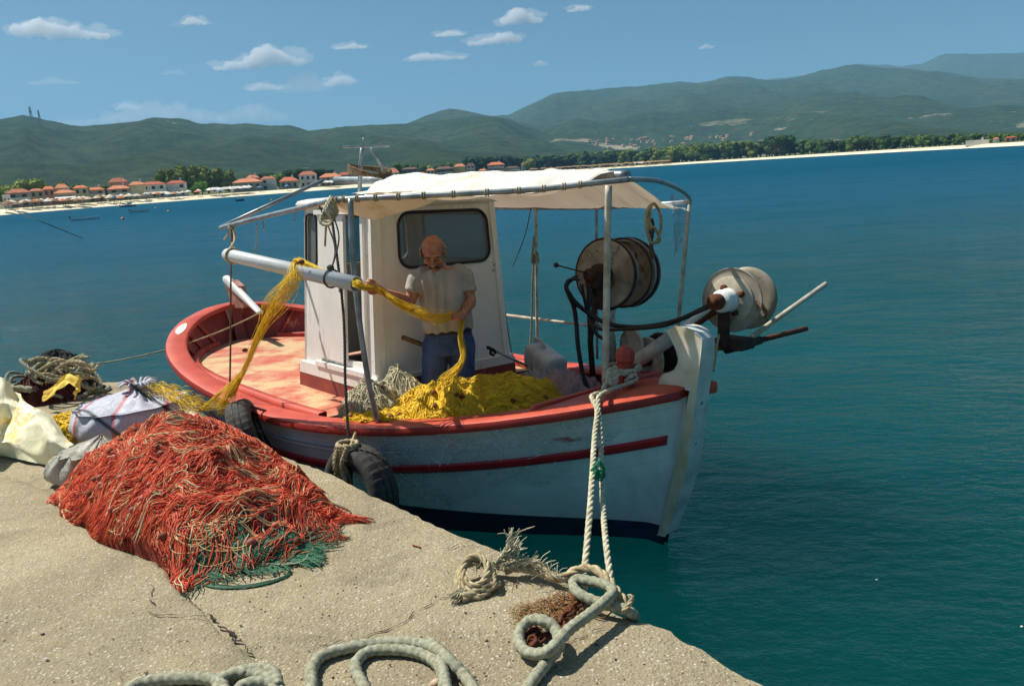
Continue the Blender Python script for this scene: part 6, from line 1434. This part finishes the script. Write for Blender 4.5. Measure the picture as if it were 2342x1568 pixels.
HS = [ # crop coordinates of the two upper views: x0,x1,roof top,eave,base,wall,label
 (1, 62, 215, 1285, 1312, 1385, 'grey', 26, 'wide grey house with an orange hip roof at the far left of the village', {}),
 (1, 28, 78, 1325, 1332, 1375, 'white', 20, 'small flat-roofed white house at the very left end of the village', dict(roof='flat')),
 (1, 215, 310, 1284, 1300, 1380, 'tan', 30, 'tan house between the wide grey house and the white upper floor', {}),
 (1, 308, 384, 1268, 1288, 1372, 'pink', 36, 'narrow pinkish house with an orange roof, fourth from the left end', {}),
 (1, 392, 482, 1252, 1280, 1375, 'cream', 34, 'taller cream house with a bare gable end toward the left of the village', {}),
 (1, 380, 520, 1292, 1312, 1385, 'tan', 24, 'low tan house with terraces in front of the taller cream house', dict(awn=True)),
 (1, 512, 610, 1262, 1280, 1372, 'cream', 32, 'cream house left of the long ochre terrace', {}),
 (1, 600, 722, 1275, 1292, 1368, 'tan', 28, 'long ochre terrace house left of the tower house', {}),
 (1, 757, 885, 1212, 1240, 1300, 'pink', 44, 'tower house rising highest in the left village', {}),
 (1, 742, 895, 1262, 1285, 1358, 'tan', 30, 'house with dark terraces in front of the tower house', {}),
 (1, 890, 1000, 1236, 1258, 1345, 'cream', 24, 'pale yellow house with a windowless side wall', dict(wins=False)),
 (1, 965, 1140, 1236, 1256, 1340, 'white', 27, 'wide white house with balconies right of the pale yellow one', dict(awn=True)),
 (1, 1142, 1280, 1228, 1248, 1330, 'white', 24, 'white three-storey house at the right end of the left village', {}),
 (1, 1682, 1775, 1192, 1212, 1265, 'grey', 50, 'grey upper house behind the middle beach houses', {}),
 (1, 1587, 1790, 1215, 1240, 1305, 'grey', 30, 'wide grey house with a broad orange roof above white beach parasols', {}),
 (1, 1775, 1888, 1200, 1218, 1268, 'white', 28, 'white house with an arched front in the middle village', {}),
 (1, 1902, 2036, 1205, 1232, 1275, 'grey', 26, 'low grey house with an orange roof left of the bright white house', {}),
 (1, 2037, 2165, 1166, 1190, 1252, 'white', 28, 'bright white house with an orange roof above the aft awning pole', {}),
 (1, 2175, 2330, 1180, 1204, 1250, 'tan', 30, 'long house with an orange roof just left of the mast', {}),
 (2, -20, 82, 1172, 1190, 1232, 'grey', 34, 'grey house with an orange roof partly behind the rope coil', {}),
 (2, 296, 400, 1145, 1176, 1220, 'white', 40, 'house with an orange roof right of the mast', {}),
 (2, 480, 592, 1172, 1188, 1210, 'white', 22, 'low orange-roofed house just above the awning', {}),
 (2, 578, 640, 1148, 1160, 1185, 'tan', 60, 'small orange-roofed house behind the low one above the awning', {}),
 (2, 636, 772, 1133, 1150, 1180, 'dark', 50, 'dark brown long house over the middle of the awning', dict(tile='tile_dark')),
 (2, 410, 530, 1140, 1152, 1185, 'dark', 60, 'dark roofed long house just right of the mast', dict(tile='tile_dark')),
 (2, 765, 850, 1116, 1134, 1172, 'yellow', 34, 'mustard yellow house with a plain gable above the awning', dict(wins=False)),
 (2, 850, 916, 1110, 1130, 1170, 'grey', 40, 'grey house attached right of the mustard yellow one', dict(tile='tile_dark')),
 (2, 990, 1116, 1104, 1122, 1165, 'pink', 40, 'salmon pink villa with an orange roof before the pines', {}),
 (2, 930, 992, 1150, 1160, 1175, 'pink', 22, 'low pink shed left of the salmon pink villa', dict(wins=False)),
 (2, 1118, 1215, 1132, 1142, 1165, 'grey', 30, 'low grey building between the pink villa and the white chalet', dict(tile='tile_dark')),
 (2, 1220, 1305, 1102, 1118, 1152, 'white', 36, 'white chalet with an orange roof beside the dark pines', {}),
 (2, 1340, 1400, 1134, 1142, 1158, 'pink', 26, 'tiny pink house at the start of the thatched parasols', dict(wins=False)),
 (2, 2190, 2292, 1055, 1072, 1098, 'pink', 34, 'lone salmon house with an orange roof on the right shore', {}),
 (2, 4433, 4472, 952, 962, 985, 'white', 22, 'small white beach house near the right edge', dict(wins=False)),
 (2, 4515, 4592, 949, 960, 982, 'pink', 24, 'pink beach house with an orange roof near the right edge', {}),
 (2, 4250, 4400, 968, 974, 990, 'white', 10, 'long white beach kiosk on the sand at the right', dict(roof='flat', wins=False))]
for v_, x0, x1, yr, ye, yb, wall, dd, lab, kw in HS:
    f = c1 if v_ == 1 else c2; house(f(x0), f(x1), yr*.3362, ye*.3362, yb*.3362, wall, lab, dd, **kw)
# far village on the hill foot
rnd = random.Random(9); proto = None
for k in range(46):
    x = rnd.uniform(1345, 1560) if k < 34 else rnd.uniform(1560, 1760); y = rnd.uniform(322, 342)-(x-1345)*.035; d = rnd.uniform(1350, 1750); p = FAR(x, y, d)
    if proto is None:
        b = MB(); b.box(V3(0, 0, 2.6), (7, 6, 5.2)); b.cur = 1; b.add([V3(-3.8, -3.3, 5.2), V3(3.8, -3.3, 5.2), V3(3.8, 3.3, 5.2), V3(-3.8, 3.3, 5.2), V3(0, 0, 7)], [(0, 1, 4), (1, 2, 4), (2, 3, 4), (3, 0, 4)])
        proto = b.build('village_house', [HM['tan'], simple('faded_tile', rgb(190, 140, 116), None, 1, .9, bump=0)], None, False, origin=(0, 0, 0)); o = proto; 
        o['label'] = 'tiny pale village house far off at the foot of the right hills'; o['category'] = 'house'; o['group'] = 'village houses at the foot of the right hills'
    else: o = proto.copy(); COL.objects.link(o)
    o.location = Vector(p); s_ = rnd.uniform(.4, .9); o.scale = (s_*rnd.uniform(.8, 1.7), s_, s_); o.rotation_euler[2] = rnd.uniform(0, 3)
# trees
def leafmat(n, c1_, c2_):
    t = NT(n); t.color(t.ramp(t.noise(.9, 5, .7), [(.35, c2_), (.65, c1_)])); t.set(Roughness=.9); t.b.inputs['Specular IOR Level'].default_value = .1; return t.m
LM = {'olive': leafmat('pale_olive_leaves', rgb(152, 160, 86), rgb(116, 128, 64)), 'green': leafmat('green_leaves', rgb(108, 132, 72), rgb(76, 100, 52)), 'pine': leafmat('dark_pine_needles', rgb(70, 96, 58), rgb(48, 72, 44)), 'bright': leafmat('bright_green_leaves', rgb(122, 156, 74), rgb(88, 124, 56))}
MT['bark'] = simple('grey_brown_bark', rgb(112, 92, 72), rgb(76, 62, 50), 2, .95)
PROT = {}
def treeproto(kind, seed):
    rd = random.Random(seed); cr = MB(); tr_ = MB(); H = 10.0
    if kind == 'cypress': blobs = [(V3(0, 0, 1+i*.95), 1.15*(1-abs(i-3.2)/7.5)) for i in range(9)]; nl = 900; tz = 1.5
    elif kind == 'pine': blobs = [(V3(rd.uniform(-3.8, 3.8), rd.uniform(-2.5, 2.5), rd.uniform(6.6, 8.6)), rd.uniform(1.3, 2.2)) for _ in range(13)]; nl = 1500; tz = 7
    elif kind == 'poplar': blobs = [(V3(rd.uniform(-1.8, 1.8), rd.uniform(-1.5, 1.5), 2+i*.75), rd.uniform(1.1, 1.7)) for i in range(10)]; nl = 1300; tz = 5
    else: blobs = [(V3(rd.uniform(-3.0, 3.0), rd.uniform(-2.6, 2.6), rd.uniform(2.6, 8.2)), rd.uniform(1.2, 2.3)) for _ in range(15)]; nl = 1700; tz = 5
    for k in range(nl):
        c, r = rd.choice(blobs); d = V3(rd.gauss(0, 1), rd.gauss(0, 1), rd.gauss(0, 1)); d /= np.linalg.norm(d); p = c+d*r*rd.uniform(.75, 1.08)
        a = V3(rd.gauss(0, 1), rd.gauss(0, 1), rd.gauss(0, 1)); a /= np.linalg.norm(a); q = np.cross(a, d+.01); q /= np.linalg.norm(q)+1e-9; s_ = rd.uniform(.22, .5)
        cr.add([p-a*s_, p+q*s_*.7, p+a*s_, p-q*s_*.7], [(0, 1, 2, 3)])
    for c, r in blobs: cr.ell(c, r*.80, None, 9, 6, lambda v: 1+.25*nz(v[0]*2+seed, v[1]*2, v[2]*2))
    tr_.tube([V3(0, 0, -1), V3(.1, 0, tz*.5), V3(0, .1, tz)], [.38, .28, .15], 7)
    if kind != 'cypress':
        for c, r in blobs[::2]: tr_.tube([V3(0, 0, tz*.55), lerp(V3(0, 0, tz*.6), c, .5)-V3(0, 0, .3), c], [.16, .1, .05], 5)
    return cr, tr_
def tree(x, yt, yb_, kind, leaf, label, dd=24, wd=1.0, group=None):
    key = (kind, leaf, hash(label) % 2 if False else (int(x) % 2)); d = shd(x)+dd; k = math.hypot(*ray(x, hor(x))[:2]); px = d/F_PX/k
    p = dirx(x)*d; p[2] = gz(dd)-.1; top_ = CAM_H+(hor(x)-yt)*px; H = max(2.0, top_-p[2])
    if key not in PROT:
        cr, tr_ = treeproto(kind, len(PROT)+2); T = thing('tree', (0, 0, 0), label, 'tree', group); c = cr.build('crown', LM[leaf], T, False); t_ = tr_.build('trunk', MT['bark'], T, True); PROT[key] = (c, t_)
    else:
        T = thing('tree', (0, 0, 0), label, 'tree', group)
        for q in PROT[key]: o = q.copy(); COL.objects.link(o); o.parent = T
    T.location = Vector(p); T.scale = (H/10*wd, H/10*wd, H/10); T.rotation_euler[2] = (x*7.3) % 6.28
for x0, yt, kind, leaf, lab, dd, wd in [
 (20, 418, 'round', 'olive', 'pale olive tree behind the wide grey house at the far left', 60, 1.3), (62, 404, 'round', 'olive', 'pale olive tree rising over the roofs at the far left', 70, 1.4), (132, 416, 'round', 'green', 'bushy green tree behind the taller cream house', 70, 1.3),
 (180, 420, 'round', 'green', 'green tree between the roofs left of the tower house', 66, 1.2), (236, 424, 'round', 'green', 'green tree behind the long ochre terrace', 66, 1.2),
 (378, 388, 'poplar', 'olive', 'leftmost of the pale poplars behind the white houses', 70, 1.1), (405, 386, 'poplar', 'olive', 'second pale poplar from the left behind the white houses', 64, 1.2), (428, 378, 'poplar', 'olive', 'tall pale poplar above the round green tree', 66, 1.2),
 (452, 378, 'poplar', 'olive', 'tall pale poplar over the right half of the round tree', 70, 1.2), (478, 379, 'poplar', 'olive', 'tall pale poplar right of the round green tree', 74, 1.2), (504, 384, 'poplar', 'olive', 'pale poplar second from the right of its row', 70, 1.2), (525, 388, 'poplar', 'olive', 'rightmost of the pale poplars on the left shore', 76, 1.2),
 (463, 413, 'round', 'bright', 'round bright green tree on the left beach', 22, 1.15), (446, 424, 'round', 'bright', 'small bright green tree left of the round beach tree', 26, 1.2), (640, 395, 'round', 'bright', 'bright green tree between the middle village houses', 50, 1.5),
 (595, 398, 'pine', 'pine', 'dark pine behind the wide grey house of the middle village', 80, 1.4), (620, 396, 'pine', 'pine', 'dark pine left of the bright green village tree', 90, 1.4), (668, 388, 'pine', 'pine', 'dark pine behind the low grey house', 90, 1.4), (700, 386, 'round', 'pine', 'dark tree behind the bright white house', 90, 1.2), (740, 384, 'round', 'pine', 'dark tree behind the long house left of the mast', 90, 1.3)]:
    tree(x0, yt, 0, kind, leaf, lab, dd, wd)
rnd = random.Random(15)
gW = 'trees of the wood along the right shore'
def woodrow(n, xa, xb, yf, kinds, leafs, lab, dda, ddb, g, wd=1.3):
    for k in range(n):
        x = xa+(xb-xa)*(k+.5)/n+rnd.uniform(-4, 4); tree(x, yf(x)+rnd.uniform(-3, 4), 0, rnd.choice(kinds), rnd.choice(leafs), lab, rnd.uniform(dda, ddb), wd*rnd.uniform(.85, 1.2), g)
woodrow(12, 900, 1070, lambda x: 378-(x-900)*.035, ['round', 'round', 'poplar'], ['green', 'green', 'olive'], 'green tree behind the low houses just above the awning', 80, 110, 'trees behind the low houses above the awning', 1.3)
woodrow(14, 1075, 1205, lambda x: 358+abs(x-1150)*.03, ['pine', 'round'], ['pine'], 'dark pine in the grove behind the salmon pink villa', 70, 95, 'dark pines behind the salmon pink villa', 1.1)
TTX = [1200, 1300, 1380, 1500, 1562, 1650, 1750, 1850, 1942, 2060, 2200, 2342, 2450]; TTY = [360, 355, 346, 342, 331, 325, 324, 323, 321, 311, 308, 305, 303]
tty = lambda x: float(np.interp(x, TTX, TTY))
woodrow(30, 1200, 1400, tty, ['round', 'round', 'poplar'], ['green', 'green', 'pine', 'olive'], 'green tree in the low wood behind the thatched parasols', 30, 90, 'trees of the low wood behind the thatched parasols', 1.5)
woodrow(46, 1385, 1780, tty, ['round', 'round', 'poplar'], ['green', 'pine', 'green', 'olive'], 'green tree in the wood behind the middle of the right beach', 30, 80, 'trees of the wood behind the middle of the right beach', 1.5)
woodrow(40, 1780, 2040, tty, ['round', 'round', 'poplar'], ['green', 'green', 'pine', 'olive'], 'green tree in the wood between the two tall dark trees', 26, 66, 'trees of the wood between the tall dark trees', 1.45)
woodrow(50, 2040, 2440, tty, ['poplar', 'round', 'round'], ['green', 'pine', 'green'], 'green tree in the belt along the far right shore', 24, 60, 'trees of the belt along the far right shore', 1.5)
tree(1340, 343, 0, 'cypress', 'pine', 'dark cypress alone left of the tall thin one', 60, 1.6); tree(1231, 353, 0, 'cypress', 'pine', 'short dark conifer over the white chalet', 70, 2.4); tree(1598, 325, 0, 'cypress', 'pine', 'dark upright tree near the salmon house on the right shore', 36, 2.2); tree(1640, 338, 0, 'cypress', 'pine', 'short dark upright tree right of the lone salmon house', 34, 2.4); tree(1683, 324, 0, 'cypress', 'pine', 'tall dark upright tree left of the flat-topped pine', 34, 2.2)
for x, yt, kd, lf, lab, wd in [(1775, 312, 'pine', 'pine', 'large flat-topped dark pine standing above the right shore wood', 1.9), (1962, 309, 'round', 'green', 'large round green tree left of the darkest tree', 1.7), (2010, 308, 'round', 'pine', 'biggest and darkest round tree on the right shore', 1.7), (2042, 312, 'round', 'pine', 'dark round tree touching the right side of the darkest tree', 1.4)]: tree(x, yt, 0, kd, lf, lab, 30, wd)
# parasols on the sand
def parasol(name, m1, lab, g, xs, dds, s0):
    pr_ = None
    for x, dd in zip(xs, dds):
        if pr_ is None:
            b = MB(); b.loft([[V3(r*math.cos(a), r*math.sin(a), z) for a in np.linspace(0, 2*math.pi, 13)[:-1]] for r, z in ((1.5, 2.0), (.8, 2.45), (.05, 2.8))], True, True); b.cur = 1; b.tube([V3(0, 0, -.5), V3(0, 0, 2.4)], .05, 5)
            pr_ = b.build(name, [m1, MT['bark']], None, False, origin=(0, 0, 0)); o = pr_; o['label'] = lab; o['category'] = 'parasol'; o['group'] = g
        else: o = pr_.copy(); COL.objects.link(o)
        o.location = Vector(LAND(x, dd)); o.scale = (s0, s0, s0)
rnd = random.Random(33)
thatch = simple('straw_thatch', rgb(176, 142, 96), rgb(130, 100, 66), 2, .95, bump=0)
parasol('beach_parasol', thatch, 'brown straw parasol in the rows along the middle beach', 'straw parasols along the middle beach', [1215+k*4.0+rnd.uniform(-1, 1) for k in range(80)], [rnd.uniform(5, 17) for _ in range(80)], 1.15)
wh = simple('white_parasol_cloth', rgb(236, 232, 222), rgb(220, 214, 204), 2, .9, bump=0)
parasol('beach_parasol', wh, 'white parasol in the row in front of the middle village houses', 'white parasols before the middle village', [480+k*3.6 for k in range(26)], [rnd.uniform(7, 13) for _ in range(26)], 1.0)
parasol('beach_parasol', wh, 'white parasol on the sand left of the awning', 'white parasols by the right part of the village', [742+k*5 for k in range(7)]+[1440+k*6 for k in range(14)], [rnd.uniform(8, 15) for _ in range(21)], 1.0)
for lab, cc, g, xa, xb, n in (('cream parasol on the crowded sand before the left village', (232, 214, 178), 'cream parasols before the left village', 10, 420, 26), ('brown parasol on the crowded sand before the left village', (150, 108, 78), 'brown parasols before the left village', 0, 330, 22), ('blue parasol on the sand before the left village', (86, 130, 168), 'blue parasols before the left village', 200, 700, 8), ('orange parasol on the sand before the left village', (220, 130, 80), 'orange parasols before the left village', 30, 500, 8), ('white parasol on the crowded sand before the left village', (240, 238, 232), 'white parasols before the left village', 10, 460, 20)):
    parasol('beach_parasol', simple('parasol_cloth_%d' % cc[0], rgb(*cc), None, 2, .9, bump=0), lab, g, [xa+(xb-xa)*(k+rnd.random())/n for k in range(n)], [rnd.uniform(4, 15) for _ in range(n)], .85)
# towers on the left crest
def mast_tower(x, yt, yb_, lab, w):
    d = 2190; p0 = FAR(x, yb_, d); p1 = FAR(x, yt, d); H = p1[2]-p0[2]; p0[2] -= 8; b = MB(); c = p0
    for sx, sy in ((-1, -1), (1, -1), (1, 1), (-1, 1)): b.tube([c+V3(sx*w, sy*w, 0), c+V3(sx*w*.45, sy*w*.45, H+8)], .45, 4)
    n = 9
    for k in range(n):
        f, g = k/n, (k+1)/n; wa, wb = w*(1-.55*f), w*(1-.55*g)
        for s1, s2 in (((-1, -1), (1, -1)), ((1, -1), (1, 1)), ((1, 1), (-1, 1)), ((-1, 1), (-1, -1))): b.tube([c+V3(s1[0]*wa, s1[1]*wa, (H+8)*f), c+V3(s2[0]*wb, s2[1]*wb, (H+8)*g)], .25, 3)
    T = thing('radio_tower', p0, lab, 'tower'); b.build('lattice', MT['tower'], T, False); b = MB(); b.tube([c+V3(0, 0, H*.75), c+V3(0, 0, H*.98)], w*1.0, 8); b.build('antenna_drum', MT['tower'], T, False)
MT['tower'] = simple('dull_steel', rgb(96, 98, 100), rgb(70, 72, 74), 1, .7, bump=0)
mast_tower(71, 244, 266, 'taller lattice radio tower on the left hill crest', 2.6); mast_tower(89, 252, 264, 'shorter lattice radio tower on the left hill crest', 1.6)
# small craft and buoys
def skiff(x, y, wpx, mat, lab, yawd=0, hk=.16, cabin=None, cat='boat', name='small_boat'):
    p = G(x, y, 0); d = math.hypot(p[0], p[1]); L_ = wpx*d/F_PX; T = thing(name, p, lab, cat); ux = dirx(x); ux = V3(ux[1], -ux[0], 0); a = math.radians(yawd); ux = ux*math.cos(a)+dirx(x)*math.sin(a); uy = np.cross(V3(0, 0, 1), ux); b = MB(); rs = []
    for i in range(15):
        f = i/14; wd = .15*L_*math.sin(math.pi*min(.98, f*.85+.15))**.6 if f < .999 else .01; sh_ = L_*hk*(.62+.5*(f-.35)**2); bs = []
        for q in range(11):
            th = math.pi*q/10; bs.append(p+ux*(f-.5)*L_+uy*wd*math.copysign(abs(math.cos(th))**.45, math.cos(th))+V3(0, 0, sh_-(sh_+.1)*math.sin(th)**1.1))
        rs.append(bs)
    b.loft(rs, False); b.loft([[r[0]+V3(0, 0, .0), r[10]] for r in rs], False) if False else None
    b.add([*rs[0]], [tuple(range(11))]); b.build('hull', mat, T)
    b = MB(); b.loft([[lerp(r[0], r[10], .06)-V3(0, 0, L_*hk*.3), lerp(r[0], r[10], .94)-V3(0, 0, L_*hk*.3)] for r in rs], False); b.build('floor_boards', HM['tan'], T, False)
    for f in (4, 8):
        b = MB(); b.box((rs[f][0]+rs[f][10])/2-V3(0, 0, L_*hk*.12), (L_*.05, np.linalg.norm(rs[f][0]-rs[f][10])*.95, L_*.02), np.stack([ux, uy, V3(0, 0, 1)])); b.build('bench', HM['white'], T, False)
    if cabin:
        b = MB(); b.box(p+ux*L_*.1+V3(0, 0, L_*hk+L_*.05), (L_*.28, L_*.18, L_*.16), np.stack([ux, uy, V3(0, 0, 1)]), L_*.02); b.build('cabin', HM['white'], T, False)
    b = MB(); b.box(p-ux*L_*.5+V3(0, 0, L_*hk*.7), (L_*.05, L_*.06, L_*.12), np.stack([ux, uy, V3(0, 0, 1)])); b.build('outboard_motor', MT['black'], T, False)
wb = simple('gloss_white_hull', rgb(232, 236, 240), None, 1, .4, bump=0); bb = simple('blue_grey_hull', rgb(86, 130, 160), None, 1, .4, bump=0); db = simple('dark_hull', rgb(60, 72, 78), None, 1, .5, bump=0)
skiff(195, 503, 52, simple('pale_blue_hull', rgb(226, 240, 248), None, 1, .4, bump=0), 'long pale blue rowing boat lying alone on the left water', 4, .16)
skiff(319, 485, 36, simple('grey_white_hull', rgb(226, 226, 220), None, 1, .4, bump=0), 'grey open boat below the blue and white cabin boat', -6, .22)
skiff(293, 473, 30, bb, 'blue and white cabin boat moored near the left beach', 12, .18, True)
skiff(549, 460, 18, db, 'small dark dinghy between the boom and the beach', 20, .3)
skiff(285, 463, 22, db, 'dark boat lying just behind the blue and white cabin boat', 0, .14)
skiff(14, 486, 34, wb, 'white motorboat at the left edge against the sand', 5, .2, True)
def buoy(x, y, r, c, lab, g=None):
    p = G(x, y, 0); T = thing('buoy', p, lab, 'buoy', g); b = MB(); b.ell(p+V3(0, 0, r*.3), r, None, 12, 8); b.build('float_ball', c, T); b = MB(); b.tube([p+V3(0, 0, r*1.1), p+V3(0, 0, r*1.7)], r*.2, 6); b.build('ring_post', MT['bark'], T)
yb2 = simple('yellow_buoy', rgb(226, 190, 70), None, 1, .5, bump=0)
buoy(356, 477, .20, yb2, 'yellow buoy right above the other yellow one on the left water'); buoy(386, 485, .20, yb2, 'yellow buoy nearest the boom tip on the left water'); buoy(281, 502, .20, simple('orange_buoy', rgb(220, 170, 120), None, 1, .5, bump=0), 'pale orange buoy below the grey open boat'); buoy(621, 459, .22, yb2, 'yellow buoy far off behind the aft awning poles')
fo_ = simple('white_foam', rgb(240, 240, 236), None, 1, .6, bump=0)
for x, y, lab in ((2005, 1325, 'tiny white scrap floating alone on the dark water at the right'), (2337, 1432, 'tiny white scrap floating at the right edge of the picture')):
    b = MB(); b.ell(G(x, y, .004), (.008, .006, .005), None, 8, 5, lambda d: 1+.3*nz(d[0]*2, d[1]*2)); b.build('floating_scrap', fo_, None, True, label=lab, category='litter')
